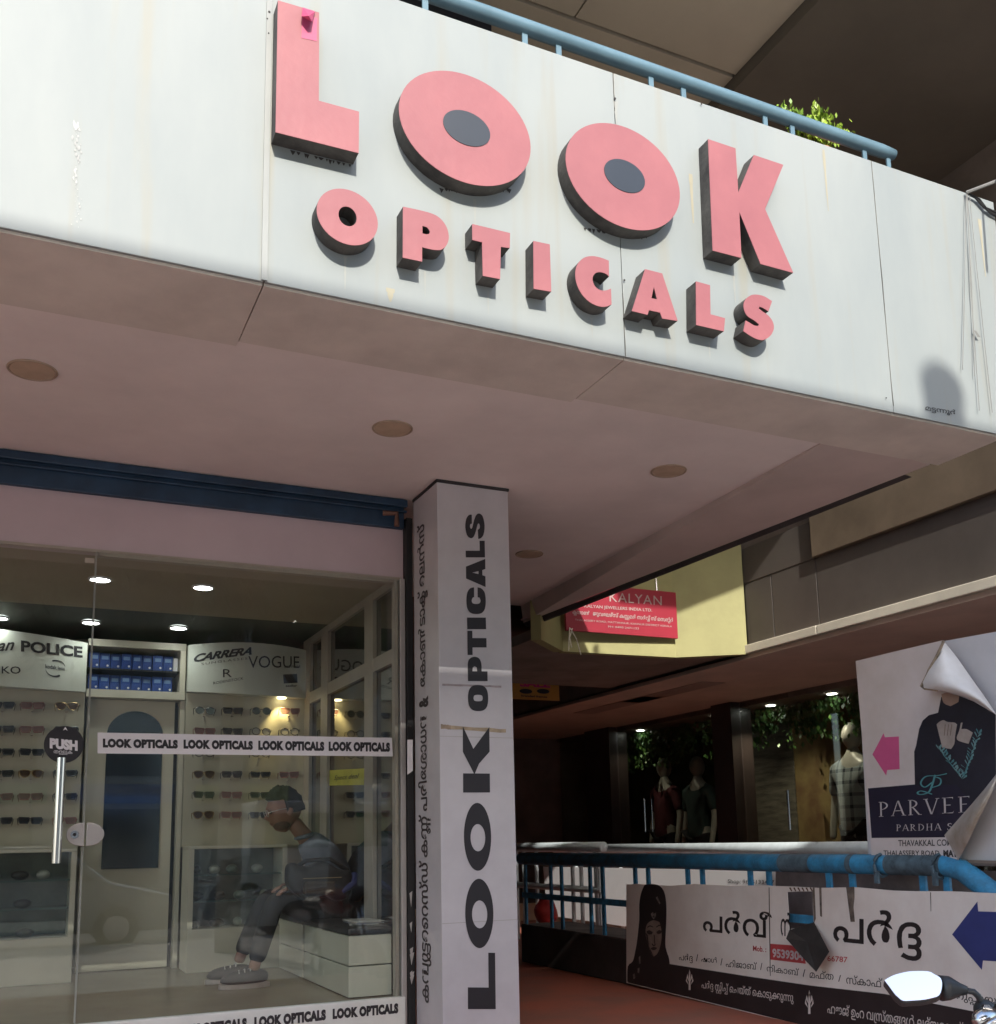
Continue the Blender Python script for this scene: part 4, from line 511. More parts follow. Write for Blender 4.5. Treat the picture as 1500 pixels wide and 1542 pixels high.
for ch, ya, yb, xl, xr in (('o',1330,1190,377,486),('P',1168,1037,376,482),('T',1027,897,374,477),('I',888,825,372,474),('C',806,662,368,473),('A',660,508,366,471),('l',500,410,364,468),('S',400,263,362,467)):
    pillar_letter(ch, c1(ya), c1(yb), cx_(xl), cx_(xr), .5)
for ch, ya, yb, xl, xr in (('L',1462,1158,376,526),('O',1133,760,362,515),('O',715,350,355,503),('K',292,-62,350,495)):
    pillar_letter(ch, c2(ya), c2(yb), cx_(xl), cx_(xr), 1.0)
# lettering on the left side of the pillar (reads upwards)
def side_text(vf, yb, yt, xl=629.5, xr=645.5):
    a, b = P(0, X0-.002, xr, yb), P(0, X0-.002, xr-2, yt); c = P(0, X0-.002, xl, yb-1.5); m = MB()
    wv = Vector((0, (c-a).y, 0)); ln = Vector((0, 0, (b-a).z)); a = Vector((a.x, (a.y+b.y)/2, a.z))
    m.add([a+ln*p.x+wv*p.y+Vector((-p.z, 0, 0)) for p in vf[0]], vf[1]); obj('side_lettering', m, M['ink2'], pl)
side_text(malayalam('pillar', .04), 1513, 1072, 631, 650); side_text(latin('&', .05), 1063, 1047, 632, 646); side_text(malayalam('pillar2', .04), 1031, 781, 629.5, 645)

# ------------------------------------------------------------------ shop front
sh = thing('roller_shutter_housing', 'dark blue roller shutter box above the shop window', 'shutter', (0, 5, 2.69))
zt, zb = P(1, 4.985, 310, 717).z, P(1, 4.985, 310, 762).z
obj('housing', MB().box(-4, 1.80, 4.985, 5.06, zb, 2.799), M['darkblue'], sh, bevel=.004)
obj('guide_lip', MB().box(-4, 1.81, 4.955, 4.984, 2.755, 2.797), M['darkblue'], sh, bevel=.006)
obj('guide_rib', MB().box(-4, 1.81, 4.965, 4.984, 2.728, 2.740), M['darkblue'], sh, bevel=.004)
c = P(1, 4.94, 592, 778); mb = MB(); mb.tube([(c.x-.05, 4.96, c.z+.02), (c.x+.02, 4.94, c.z+.02), (c.x+.02, 4.94, c.z-.05)], .014, 10); obj('latch', mb, mat('rusty_latch', (.20, .11, .08), .7, .3, .3, 12), sh)
sg = thing('shutter_channel', 'narrow black shutter channel between shop window and pillar', 'channel', (1.815, 4.97, .12))
obj('channel', MB().box(1.805, 1.838, 4.965, 5.06, .12, 2.70), M['black'], sg)
mb = MB(); a = P(1, 4.962, 616, 1120); mb.add([(a.x-.012, 4.955, a.z+.02), (a.x+.016, 4.95, a.z+.02), (a.x+.010, 4.935, a.z-.14), (a.x-.022, 4.93, a.z-.16)], [(0,1,2,3)]); obj('torn_film', mb, M['white'], sg)
rng = random.Random(8)
for i in range(7):
    z = rng.uniform(.25, .75); obj('peeling_paint', MB().add([(1.808, 4.960, z), (1.820+rng.uniform(0, .012), 4.958, z+.01), (1.815, 4.956, z-rng.uniform(.03, .09))], [(0,1,2)]), M['alu'], sg)
lp = thing('lintel_panel', 'plain mauve panel above the shop glass', 'wall panel', (0, 5.02, 2.37))
obj('panel', MB().box(-4, 1.803, 5.015, 5.09, 2.372, zb+.01), M['mauve'], lp)
obj('lower_trim', MB().box(-4, 1.79, 5.004, 5.014, 2.366, 2.380), M['frame'], lp)

GX = 1.775
sf = thing('shop_window', 'large fixed glass pane of the shop front with a white text strip across it', 'window', (1.0, 5.0, .245))
DX = P(1, 5.0, 128, 1200).x
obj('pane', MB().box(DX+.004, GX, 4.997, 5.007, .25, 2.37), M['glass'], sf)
obj('jamb', MB().box(GX, 1.803, 4.985, 5.06, .10, 2.37), M['alu'], sf, bevel=.003)
obj('inner_jamb', MB().box(GX-.022, GX-.003, 5.012, 5.06, .25, 2.37), M['frame'], sf, bevel=.002)
obj('head_rail', MB().box(DX+.01, GX-.024, 5.01, 5.05, 2.352, 2.371), M['frame'], sf)
c = P(1, 4.995, 138, 845); obj('patch_fitting', MB().box(c.x-.03, c.x+.012, 4.985, 4.996, c.z-.012, c.z+.012), M['frame'], sf, bevel=.002)
st = obj('text_strip', place(([Vector((0,0,0)), Vector((1,0,0)), Vector((1,1,0)), Vector((0,1,0))], [(0,1,2,3)]), (147, 1134.5), (591.5, 1139), (147, 1103), 1, 4.9955), M['white'], sf)
for x0, x1, y0, y1, yt in ((155, 268, 1125.8, 1127.5, 1112), (276.5, 381, 1127.5, 1129.3, 1113.5), (389, 488.5, 1129.5, 1131, 1115), (495, 587.5, 1131, 1132.3, 1116.5)):
    obj('strip_lettering', place(latin('LOOK OPTICALS', .08, 1.1), (x0, y0), (x1, y1), (x0, yt), 1, 4.9945), M['ink'], st)
dr = thing('glass_door', 'frameless glass door with steel pull bar and round push sticker', 'door', (0, 5.0, .25))
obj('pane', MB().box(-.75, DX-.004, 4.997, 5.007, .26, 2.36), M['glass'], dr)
mb = MB(); mb.box(DX-.0038, DX-.0005, 4.994, 5.010, .26, 2.36); obj('edge_seal', mb, mat('greenish_edge', (.35, .37, .33), .3), dr)
mb = MB(); mb.box(DX+.0005, DX+.0038, 4.994, 5.010, .25, 2.37); obj('edge_seal', mb, mat('greenish_edge', (.35, .37, .33), .3), sf)
a, b = P(1, 4.945, 92.5, 1141), P(1, 4.945, 85, 1300); xm = (a.x+b.x)/2
hd = obj('pull_bar', MB().tube([(xm, 4.945, a.z), (xm, 4.945, b.z)], .019, 20), M['chrome'], dr, smooth=False)
for z in (a.z-.06, b.z+.06): obj('bar_mount', MB().tube([(xm, 4.945, z), (xm, 4.997, z)], .009, 10), M['chrome'], hd)
def half_disc(c, r, h, side, y0, y1):
    pts = [Vector((c.x, y0, c.z+h)), ]
    pts = [Vector((c.x+side*r*math.sin(math.pi*i/20)**.85, y0, c.z+h*math.cos(math.pi*i/20))) for i in range(21)]
    return MB().prism(pts, (0, y1-y0, 0))
lc = P(1, 4.985, 128.5, 1256.5)
lk = obj('lock_case', half_disc(Vector((lc.x-.004, 0, lc.z)), .075, .052, -1, 4.978, 4.996), M['alu'], dr, bevel=.003)
obj('key_cylinder', MB().disc((lc.x-.045, 4.974, lc.z), .017, (0, 1, 0), .004), M['chrome'], lk)
obj('keyhole', MB().disc((lc.x-.045, 4.9725, lc.z), .007, (0, 1, 0), .001), M['black'], lk)
obj('strike_case', half_disc(Vector((lc.x+.004, 0, lc.z)), .075, .052, 1, 4.978, 4.996), M['alu'], sf, bevel=.003)
ps = P(1, 4.994, 96.5, 1121)
pk = obj('push_sticker', MB().disc((ps.x, 4.9925, ps.z), .083, (0, 1, 0), .001, 36), M['ink'], dr)
obj('sticker_lettering', place(latin('PUSH', .07, 1.0), (75, 1127), (117, 1131), (75, 1111), 1, 4.992), M['white'], pk)
obj('sticker_lettering', place(malayalam('push'), (81, 1136), (109, 1137), (81, 1129.8), 1, 4.992), M['white'], pk)
mb = MB(); 
obj('sticker_arrow', place(([Vector((.0,0,0)), Vector((.5,1,0)), Vector((1,0,0)), Vector((.5,.35,0))], [(0,1,2,3)]), (95, 1100), (102, 1100.5), (95, 1094), 1, 4.992), M['white'], pk)

sl = thing('sill_strip', 'white bottom strip under the shop glass printed with black shop lettering', 'sill', (0, 4.99, .1))
obj('sill', MB().box(-4, 1.792, 4.978, 5.02, .05, .252), mat('white_sill', (.74, .76, .72), .4, 0, .05, 5), sl, bevel=.004)
for x0, x1, y0, y1, h in ((501, 600, 1535, 1526, 16), (383, 491, 1548.5, 1536.2, 17), (259, 372, 1563, 1549.5, 17.5), (128, 247, 1579, 1564.5, 18), (-10, 116, 1596, 1580, 19)):
    obj('sill_lettering', place(latin('LOOK OPTICALS', .08, 1.1), (x0, y0), (x1, y1), (x0, y0-h), 1, 4.977), M['ink'], sl)
# ------------------------------------------------------------------ shop interior
def wall(name, label, box, mt): return tag(obj(name, MB().box(*box), mt), label, 'wall')
cl = thing('shop_ceiling', 'plain shop ceiling with recessed round lights behind the glass', 'ceiling', (-.5, 6, 2.40))
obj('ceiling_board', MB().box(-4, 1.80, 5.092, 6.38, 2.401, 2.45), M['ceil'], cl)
obj('reflection_tone_board', MB().box(-4, 1.80, 6.382, 8.2, 2.405, 2.45), M['ceil_reflection'], cl)  # rear ceiling darkened in colour where the glass reflects something dark
wall('back_wall', 'cream back wall of the shop behind the display boards', (-4, 1.9, 7.42, 7.5, .2, 2.41), M['cream'])
wall('side_wall', 'cream left side wall deep inside the shop', (-2.7, -2.6, 5.1, 7.42, .2, 2.41), M['cream'])
YB = 6.95
for lab, q in (('round bright downlight nearest the door, front row of the shop ceiling', (151, 872)), ('round bright downlight behind the middle of the pane, front row', (306, 884)),
               ('round bright downlight in the rear ceiling above the blue boxes, left one', (137, 937)), ('round bright downlight in the rear ceiling, nearest the right display board', (269, 945)),
               ('round bright downlight half cut by the left edge of the photo', (-2, 930))):
    c = P(2, 2.398, *q); t = thing('downlight', lab, 'ceiling light', c, 'downlights in the shop ceiling')
    obj('light_disc', MB().disc((c.x, c.y, 2.394), .048, (0, 0, 1), .003, 24), M['lamp'], t)
    mb = MB(); mb.tube([(c.x+math.cos(6.2832*i/32)*.054, c.y+math.sin(6.2832*i/32)*.054, 2.396) for i in range(33)], .007, 6, False); obj('trim_ring', mb, M['white'], t)
    ld = bpy.data.lights.new('downlight', 'SPOT'); ld.energy = 1.35; ld.spot_size = rad(150); ld.spot_blend = 1.0; ld.shadow_soft_size = .05; ld.color = (.95, 1, .92)
    lo = bpy.data.objects.new('downlight_lamp', ld); COL.objects.link(lo); lo.location = (c.x, c.y, 2.385)

def header(name, label, x0, x1, zt0, zt1, zb0, zb1):
    t = thing(name, label, 'display board', ((x0+x1)/2, YB, 1.0))
    n = 20; bul = lambda u: YB-.03-.075*(1-(2*u-1)**2)
    mb = MB(); rows = []
    for i in range(n+1):
        u = i/n; x = x0+(x1-x0)*u; arc = .022*(1-(2*u-1)**2)
        rows.append([(x, bul(u), zb0+(zb1-zb0)*u-arc*.3), (x, bul(u), zt0+(zt1-zt0)*u+arc), (x, YB+.02, zt0+(zt1-zt0)*u+arc), (x, YB+.02, zb0+(zb1-zb0)*u-arc*.3)])
    vs = [p for r in rows for p in r]; fs = []
    for i in range(n):
        for k in range(4): fs.append((i*4+k, i*4+(k+1) % 4, i*4+4+(k+1) % 4, i*4+4+k))
    fs += [(0,1,2,3), (n*4+3, n*4+2, n*4+1, n*4)]
    h = obj('header_panel', mb.add(vs, fs), mat('header_white', (.66, .68, .60), .45, 0, .04, 2), t)
    obj('back_panel', MB().box(x0, x1, YB, YB+.03, 1.0, min(zb0, zb1)+.01), M['cream'], t)
    def word(vf, bl, br, tl, mt=M['ink']):
        m = place(vf, bl, br, tl, 1, YB)
        m.v = [Vector((p.x, bul(min(1, max(0, (p.x-x0)/(x1-x0))))-.003, p.z)) for p in m.v]; obj('brand_lettering', m, mt, h)
    return t, word
dl, wl = header('display_board', 'eyewear display board left of the arched door, its header printed with brand words', -1.15, .365, 2.36, 2.29, 2.015, 1.975)
drr, wr = header('display_board', 'eyewear display board right of the arched door, with a small warm lamp under its header', .985, 1.785, 2.315, 2.325, 2.005, 1.99)
wl(latin('POLICE', .035, 1.0), (31.5, 985), (124, 992), (31.5, 968)); wl(latin('SEIKO', .01), (-23, 1018), (31, 1018), (-23, 1007)); wl(latin('Titan', .02, 1, .4), (-30, 988), (22, 983), (-30, 970))
wl(latin('kodak lens', .02), (68, 1009), (97, 1012), (68, 1003))
def arc_mesh(c, r0, r1, a0, a1, w0, w1, n=12):
    vs = []; fs = []
    for i in range(n+1):
        t = i/n; a = rad(a0+(a1-a0)*t); wd = w0+(w1-w0)*t
        vs += [Vector((c[0]+r0*math.cos(a), c[1]+r1*math.sin(a), 0)), Vector((c[0]+(r0-wd)*math.cos(a), c[1]+(r1-wd)*math.sin(a), 0))]
    for i in range(n): fs.append((2*i, 2*i+1, 2*i+3, 2*i+2))
    return vs, fs
wl(arc_mesh((.5, .5), .5, .5, 10, 110, .02, .10), (68, 1020), (98, 1020), (68, 996)); wl(arc_mesh((.5, .5), .5, .5, 185, 300, .02, .12), (68, 1022), (98, 1022), (68, 998))
wr(latin('CARRERA', .04, .92, .35), (290, 999), (374, 990), (291, 987)); wr(latin('SUNGLASSES', .005, 1.25), (301, 1004), (368, 997), (301, 1000.5), M['seam'])
wr(latin('VOGUE', .0, 1.0), (369, 1010), (448, 1008), (369, 992)); wr(latin('EYEWEAR', 0, 1.1), (424, 1009), (450, 1007), (424, 1005), M['seam'])
wr(latin('R', .0), (332, 1023), (345, 1023), (332, 1011)); wr(latin('RODENSTOCK', .005), (318, 1033.5), (362, 1027), (318, 1029.5))
wr(([Vector((0,0,0)), Vector((1,0,0)), Vector((1,1,0)), Vector((0,1,0))], [(0,1,2,3)]), (423, 1032), (445, 1030), (422, 1018.5)); 
m = place(arc_mesh((.5, .5), .5, .5, 20, 330, .16, .16, 20), (428, 1029), (440, 1028), (428, 1020.5), 1, YB-.045); obj('brand_lettering', m, M['white'], drr)
wr(latin('essilor', .02), (426, 1037), (444, 1036), (426, 1033.5))
# warm display lamp under the right header
c = P(1, YB-.05, 424, 1052)
obj('display_lamp', MB().disc((c.x, c.y, c.z), .03, (0, 0, 1), .006), emis('warm_lamp', (1, .82, .45), 4), drr)
ld = bpy.data.lights.new('display_lamp', 'SPOT'); ld.energy = 2.2; ld.spot_size = rad(75); ld.spot_blend = .7; ld.shadow_soft_size = .02; ld.color = (1, .78, .36)
lo = bpy.data.objects.new('display_lamp', ld); COL.objects.link(lo); lo.location = (c.x, c.y-.02, c.z-.012); lo.rotation_euler = (rad(22), 0, 0)

# eyewear: one prototype per look (frame mesh > two lenses), copied on the boards
def lens_outline(kind, sx):
    W, H = .029, .0235
    if kind == 'round': pts = [(W*.92*math.cos(6.2832*i/20), H*1.0*math.sin(6.2832*i/20)) for i in range(20)]
    elif kind == 'aviator': pts = smooth_pts([(-W, .6*H), (0, .95*H), (W, .7*H), (W*1.02, 0), (W*.55, -.9*H), (-.1*W, -1.05*H), (-.8*W, -.5*H)], 100)
    else: pts = smooth_pts([(-W, .75*H), (W, .85*H), (W*1.02, .1*H), (W*.7, -.72*H), (-W*.7, -.78*H), (-W*1.0, 0)], 50)
    return [(sx*.034+sx*x, z) for x, z in pts]
def make_eyewear(kind, fm, lm):
    mb = MB()
    for sx in (-1, 1):
        pts = lens_outline(kind, sx); mb.tube([(x, 0, z) for x, z in pts+[pts[0]]], .0026 if kind != 'wrap' else .0034, 6, False)
        mb.tube([(sx*.064, .0, .014), (sx*.071, .02, .013), (sx*.066, .05, -.01), (sx*.058, .06, -.042)], .0022, 6)
    mb.tube([(-.008, 0, .008), (0, -.002, .012), (.008, 0, .008)], .0028, 6)
    root = obj('eyeglasses', mb, fm, origin=Vector((0, 0, 0)))
    for sx in (-1, 1):
        obj('lens', MB().prism([(x, .001, z) for x, z in lens_outline(kind, sx)], (0, .0015, 0)), lm, root)
    return root
def lensmat(n, c): return mat(n, c, .06, 0, 0, spec=.6)
LK = [('sunglasses with dark grey lenses', 'wrap', mat('frame_black', (.02, .02, .02), .3), lensmat('lens_grey', (.025, .027, .03))),
      ('sunglasses with brown lenses', 'aviator', mat('frame_gold', (.30, .20, .08), .3, .6), lensmat('lens_brown', (.075, .04, .022))),
      ('pinkish brown framed glasses', 'wrap', mat('frame_rose', (.26, .10, .08), .35), lensmat('lens_rose', (.20, .11, .09))),
      ('wire framed glasses with grey green lenses', 'round', mat('frame_wire', (.13, .13, .12), .3, .7), lensmat('lens_green', (.14, .17, .15))),
      ('black framed spectacles with clear lenses', 'round', mat('frame_black2', (.025, .02, .02), .3), lensmat('lens_clear', (.46, .43, .35)))]
PROTO = [None]*5
COLS_W = ['first', 'second', 'third', 'fourth']; ROWS_W = ['top', 'second', 'third', 'fourth', 'fifth', 'bottom']
def put_glasses(look, px, py, where, grp, tilt=0, ax=1, v=YB-.05, rz=0):
    desc, kind, fm, lm = LK[look]; lab = desc+', '+where; p = P(ax, v, px, py)
    if PROTO[look] is None: o = PROTO[look] = make_eyewear(kind, fm, lm)
    else:
        o = PROTO[look].copy(); COL.objects.link(o)
        for ch in PROTO[look].children:
            k = ch.copy(); COL.objects.link(k); k.parent = o
    o.location = p; o.rotation_euler = (rad(-6), tilt, rz); tag(o, lab, 'eyeglasses', grp)
    h = MB(); h.box(p.x-.006, p.x+.006, p.y+.002, YB-.001, p.z-.034, p.z-.030); h.box(p.x-.004, p.x+.004, YB-.004, YB-.0005, p.z-.06, p.z-.01)
    return h
hm = mat('clear_acrylic', (.55, .50, .42), .2, 0, .05)
rng = random.Random(4); hold = MB()
lookL = [[0,2,1],[0,2,0],[0,0,0],[0,1,0],[2,2,0],[0,0,2]]; lookR = [[3,0,3,2],[2,0,4,4],None,[1,0,0,2],[0,2,0,0],[1,2,0,0]]
for r, ry in enumerate((1062, 1098, 1132, 1165, 1200, 1236)):
    for cidx, cxx in enumerate((4, 49, 101)):
        h = put_glasses(lookL[r][cidx], cxx-1.2*r*.6, ry+(.6*cidx if r < 3 else -.2*cidx), 'left board, %s row, %s in view' % (ROWS_W[r], COLS_W[cidx]), 'eyewear on the left display board', rng.uniform(-.03, .03)); hold.v, hold.f = hold.add(h.v, h.f).v, hold.f
obj('frame_holder', hold, hm, dl); hold = MB()
for r, ry in enumerate((1070, 1101, 1134, 1166, 1197, 1227)):
    for cidx, cxx in enumerate((309, 351, 394, 437)):
        if r == 2: 
            if cidx in (1, 3): continue
        if r >= 4 and cidx == 3: continue
        lk_ = lookR[r][cidx] if lookR[r] else 4
        h = put_glasses(lk_, cxx-.5*r, ry+.3*cidx, 'right board, %s row, %s from arched door' % (ROWS_W[r], COLS_W[cidx]), 'eyewear on the right display board', rng.uniform(-.03, .03)); hold.add(h.v, h.f)
obj('frame_holder', hold, hm, drr)

# middle bay: shelf of blue boxes, and the door with an arched mirror
sh_ = thing('box_shelf', 'cream wall shelf above the arched door', 'shelf', (.68, 7.0, 1.95))
x0, x1 = .372, .978
obj('shelf_frame', MB().box(x0, x1, 6.97, 7.40, 2.285, 2.33), M['offwhite'], sh_); obj('shelf_frame', MB().box(x0, x1, 6.97, 7.40, 1.955, 2.005), M['offwhite'], sh_)
obj('shelf_frame', MB().box(x1-.035, x1-.001, 6.972, 7.40, 2.006, 2.284), M['offwhite'], sh_)
obj('shelf_back', MB().box(x0, x1-.036, 7.22, 7.24, 2.006, 2.284), M['dark_void'], sh_); obj('middle_shelf', MB().box(x0, x1-.036, 7.0, 7.22, 2.138, 2.148), M['black'], sh_)
bm_ = mat('blue_carton', (.025, .085, .36), .45, 0, .25, 14, col2=(.012, .04, .20)); bl_ = mat('carton_label', (.20, .34, .62), .45, 0, .1)
pr = None
for r, (z, row) in enumerate(((2.150, 'upper'), (2.008, 'lower'))):
    for i in range(8):
        x = x0+.012+i*.0655
        lab = 'blue lens carton above the arched door, %s row, %s from left' % (row, ['first','second','third','fourth','fifth','sixth','seventh','eighth'][i])
        if pr is None:
            pr = thing('lens_carton', lab, 'box', (0, 0, 0), 'blue cartons on the shelf'); obj('carton', MB().box(0, .062, 0, .12, 0, .105), bm_, pr, bevel=.002)
            obj('carton_label', MB().box(.012, .052, -.0015, -.0003, .062, .085), bl_, pr); obj('carton_window', MB().disc((.048, -.0015, .022), .007, (0, 1, 0), .001, 10, ), M['white'], pr); o = pr
        else:
            o = pr.copy(); COL.objects.link(o)
            for ch in pr.children:
                k = ch.copy(); COL.objects.link(k); k.parent = o
        tag(o, lab, 'box', 'blue cartons on the shelf'); o.location = (x, 7.04+.01*((i*7+r*3) % 3), z)
tag(obj('white_carton', MB().box(x0+.537, x0+.565, 7.05, 7.15, 2.150, 2.245), M['white'], bevel=.002), 'narrow white carton at the right end of the upper blue row', 'box')

idr = thing('inner_door', 'cream inner door with a tall arched mirror in the middle of the back wall', 'door', (.68, 7.08, .245))
obj('door_leaf', MB().box(.385, .93, 7.06, 7.10, .25, 1.952), M['offwhite'], idr, bevel=.003)
obj('door_gap', MB().box(.931, .955, 7.09, 7.12, .25, 1.952), M['black'], idr)
obj('door_frame', MB().box(.956, .984, 7.0, 7.12, .245, 1.952), M['offwhite'], idr)
ax0, ax1 = P(1, 7.05, 157, 1200).x, P(1, 7.05, 242, 1200).x; zs_ = P(1, 7.05, 200, 1106).z; zp = P(1, 7.05, 203, 1071).z; zb_ = P(1, 7.05, 195, 1308).z
pts = [(ax0, 7.058, zb_), (ax1, 7.058, zb_)]+[((ax0+ax1)/2+(ax1-ax0)/2*math.cos(math.pi*i/24), 7.058, zs_+(zp-zs_)*math.sin(math.pi*i/24)) for i in range(25)]
obj('arched_mirror', MB().prism(pts, (0, -.006, 0)), mat('door_mirror', (.16, .165, .16), .08, 1, 0), idr)
# glazed counters under the boards
def counter(label, x0, x1, yf, seed):
    t = thing('display_counter', label, 'display cabinet', ((x0+x1)/2, yf, .245))
    obj('base', MB().box(x0, x1, yf, YB-.002, .245, .50), M['offwhite'], t, bevel=.003)
    obj('top', MB().box(x0, x1, yf, YB-.002, .985, 1.003), M['offwhite'], t, bevel=.003)
    for x in (x0, x1-.03): obj('post', MB().box(x, x+.03, yf, YB-.002, .501, .984), M['offwhite'], t)
    obj('cabinet_back', MB().box(x0+.03, x1-.03, YB-.02, YB-.004, .501, .984), mat('cabinet_back', (.22, .25, .22), .3, 0, .2, 6), t)
    for z in (.66, .82): obj('glass_shelf', MB().box(x0+.031, x1-.031, yf+.03, YB-.021, z, z+.008), mat('shelf_glass', (.10, .17, .15), .08, 0, .05), t)
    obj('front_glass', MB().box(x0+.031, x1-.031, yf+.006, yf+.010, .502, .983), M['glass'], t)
    rng = random.Random(seed); pr = {}
    for z in (.502, .669, .829):
        x = x0+.06
        while x < x1-.12:
            ww = rng.choice((.05, .07, .09)); cidx = rng.choice('dddgw'); kz = (ww, cidx)
            side = 'left' if seed == 1 else 'right'
            lab = {'d': 'dark spectacle case', 'g': 'grey green spectacle case', 'w': 'pale spectacle case'}[cidx]+' inside the glazed %s counter' % side
            if kz not in pr:
                o = obj('spectacle_case', MB().ell((0, 0, .022), (ww*.55, .05, .028), 12, 8), mat('case_'+cidx, {'d': (.03, .032, .03), 'g': (.22, .30, .27), 'w': (.55, .56, .50)}[cidx], .35, 0, .2, 9), smooth=True, origin=Vector((0, 0, 0))); pr[kz] = o
            else: o = pr[kz].copy(); COL.objects.link(o)
            o.location = (x, yf+.10+rng.uniform(-.03, .03), z+.006); tag(o, lab, 'spectacle case', 'spectacle cases inside the counters'); x += ww+rng.uniform(.03, .09)
counter('glazed display counter with pale base below the left display board', -1.2, .345, 6.62, 1)
counter('glazed display counter with pale base below the right display board', .99, 1.60, 6.66, 2)

# mirrored partition on the right
pt = thing('side_partition', 'mirror glazed side partition with beige rails at the right of the shop', 'partition', (1.80, 6, .245))
py = lambda x, y=1050: P(0, 1.79, x, y).y
zt_ = lambda x, y: P(0, 1.79, x, y).z
obj('mirror_panel', MB().box(1.797, 1.803, 5.065, 7.0, .25, 2.40), M['mirror'], pt)
zr = (zt_(545, 1008)+zt_(545, 1018))/2
for y0, y1 in ((5.062, 5.10), (py(566), py(553)), (py(497), py(487)), (py(470), 6.99)): obj('mullion', MB().box(1.772, 1.796, y0, y1, .25, 2.398), M['frame'], pt, bevel=.002)
for z, h in ((zr, .038), (2.375, .022), (1.30, .0)):
    if h: obj('transom', MB().box(1.774, 1.796, 5.101, 6.98, z-h, z+h), M['frame'], pt)
yn = thing('yellow_note', 'small yellow sticker with handwriting on the mirrored partition', 'sticker', P(0, 1.77, 520, 1182))
a, b, c, d = [P(0, 1.790, *q) for q in ((493, 1183), (548, 1182), (549, 1157), (494, 1160))]
obj('note', MB().poly([a, b, c, d]), mat('yellow_paper', (.62, .58, .10), .6), yn)
m = place(latin('Specs deal', .0, 1, .4), (503, 1177), (541, 1174), (503, 1168), 0, 1.788); obj('note_lettering', m, M['ink'], yn)

# bench, magazines
be = thing('waiting_bench', 'low white drawer bench with dark cushion top just inside the glass', 'bench', (1.65, 5.6, .245))
bx = P(1, 5.11, 525, 1450).x
for y0, y1 in ((5.11, 5.98), (6.02, 6.60)):
    for z0, z1 in ((.25, .396), (.402, .545)): obj('drawer', MB().box(bx, 1.765, y0, y1, z0, z1), M['offwhite'] if y0 > 6 else mat('white_laminate', (.60, .60, .50), .35, 0, .03, 3), be, bevel=.002)
obj('dark_gap', MB().box(bx+.01, 1.76, 5.981, 6.019, .25, .54), M['black'], be)
obj('cushion', MB().box(bx-.008, 1.768, 5.10, 6.62, .547, .585), mat('dark_leatherette', (.03, .03, .032), .4, 0, .2, 8), be, bevel=.012)
mg = thing('magazines', 'thin loose magazines lying on the dark bench cushion by the frame', 'magazine', (1.7, 5.3, .586))
rng = random.Random(3)
for i in range(4):
    mb = MB(); mb.box(-.075, .075, -.105, .105, 0, .004); R_ = Matrix.Rotation(rng.uniform(-.5, .5), 4, 'Z'); mb.v = [R_ @ p+Vector((1.685, 5.33, .5865+.005*i)) for p in mb.v]
    obj('magazine', mb, mat('paper', ((.50, .50, .46), (.28, .30, .33), (.45, .40, .36), (.6, .6, .56))[i], .4, 0, .1, 12), mg)

# ------------------------------------------------------------------ the seated man
def skinned(chains, subs=2):
    "chains of (point, radius) sharing points -> smooth mesh"
    me = bpy.data.meshes.new('t'); idx = {}; vs = []; es = []; rs = []
    for ch in chains:
        last = None
        for p, r in ch:
            k = tuple(round(c, 4) for c in p)
            if k not in idx: idx[k] = len(vs); vs.append(tuple(p)); rs.append(r)
            if last is not None and last != idx[k]: es.append((last, idx[k]))
            last = idx[k]
    me.from_pydata(vs, es, []); o = bpy.data.objects.new('t', me); TMP.objects.link(o)
    sk = o.modifiers.new('s', 'SKIN'); sk.use_smooth_shade = True
    lay = me.skin_vertices[0] if me.skin_vertices else None
    if lay is None:
        bm = bmesh.new(); bm.from_mesh(me); bm.verts.layers.skin.verify(); bm.to_mesh(me); bm.free(); lay = me.skin_vertices[0]
    for i, r in enumerate(rs): lay.data[i].radius = (r, r) if not isinstance(r, tuple) else r; lay.data[i].use_root = i == 0
    sb_ = o.modifiers.new('u', 'SUBSURF'); sb_.levels = subs; sb_.render_levels = subs
    dg = bpy.context.evaluated_depsgraph_get(); ev = o.evaluated_get(dg); m2 = ev.to_mesh(); mb = MB()
    mb.add([v.co.copy() for v in m2.vertices], [tuple(p.vertices) for p in m2.polygons]); ev.to_mesh_clear(); bpy.data.objects.remove(o); return mb
def q_(y, x, yy): return P(1, y, x, yy)
hip, belly, chest, nb, nk = q_(5.99, 500, 1368), q_(5.99, 505, 1335), q_(5.98, 492, 1298), q_(5.97, 458, 1259), q_(5.965, 448, 1246)
hc = q_(5.96, 429, 1221)
ns, ne, nw, nh = q_(5.83, 484, 1280), q_(5.79, 482, 1328), q_(5.76, 452, 1340), q_(5.75, 438, 1338)
fs_, fe, fw, fh = q_(6.11, 470, 1278), q_(6.13, 455, 1318), q_(6.0, 438, 1336), q_(5.96, 430, 1334)
nhp, nkn, nan = q_(5.90, 495, 1378), q_(5.80, 414, 1354), q_(5.80, 384, 1452)
fhp, fkn, fan = q_(6.08, 490, 1374), q_(6.06, 402, 1350), q_(6.06, 362, 1440)
man = thing('person', 'seated young man in blue grey shirt and dark trousers leaning forward on the bench', 'person', (hip.x, hip.y, .245))
skin = mat('skin', (.30, .155, .105), .5, 0, .06, 9)
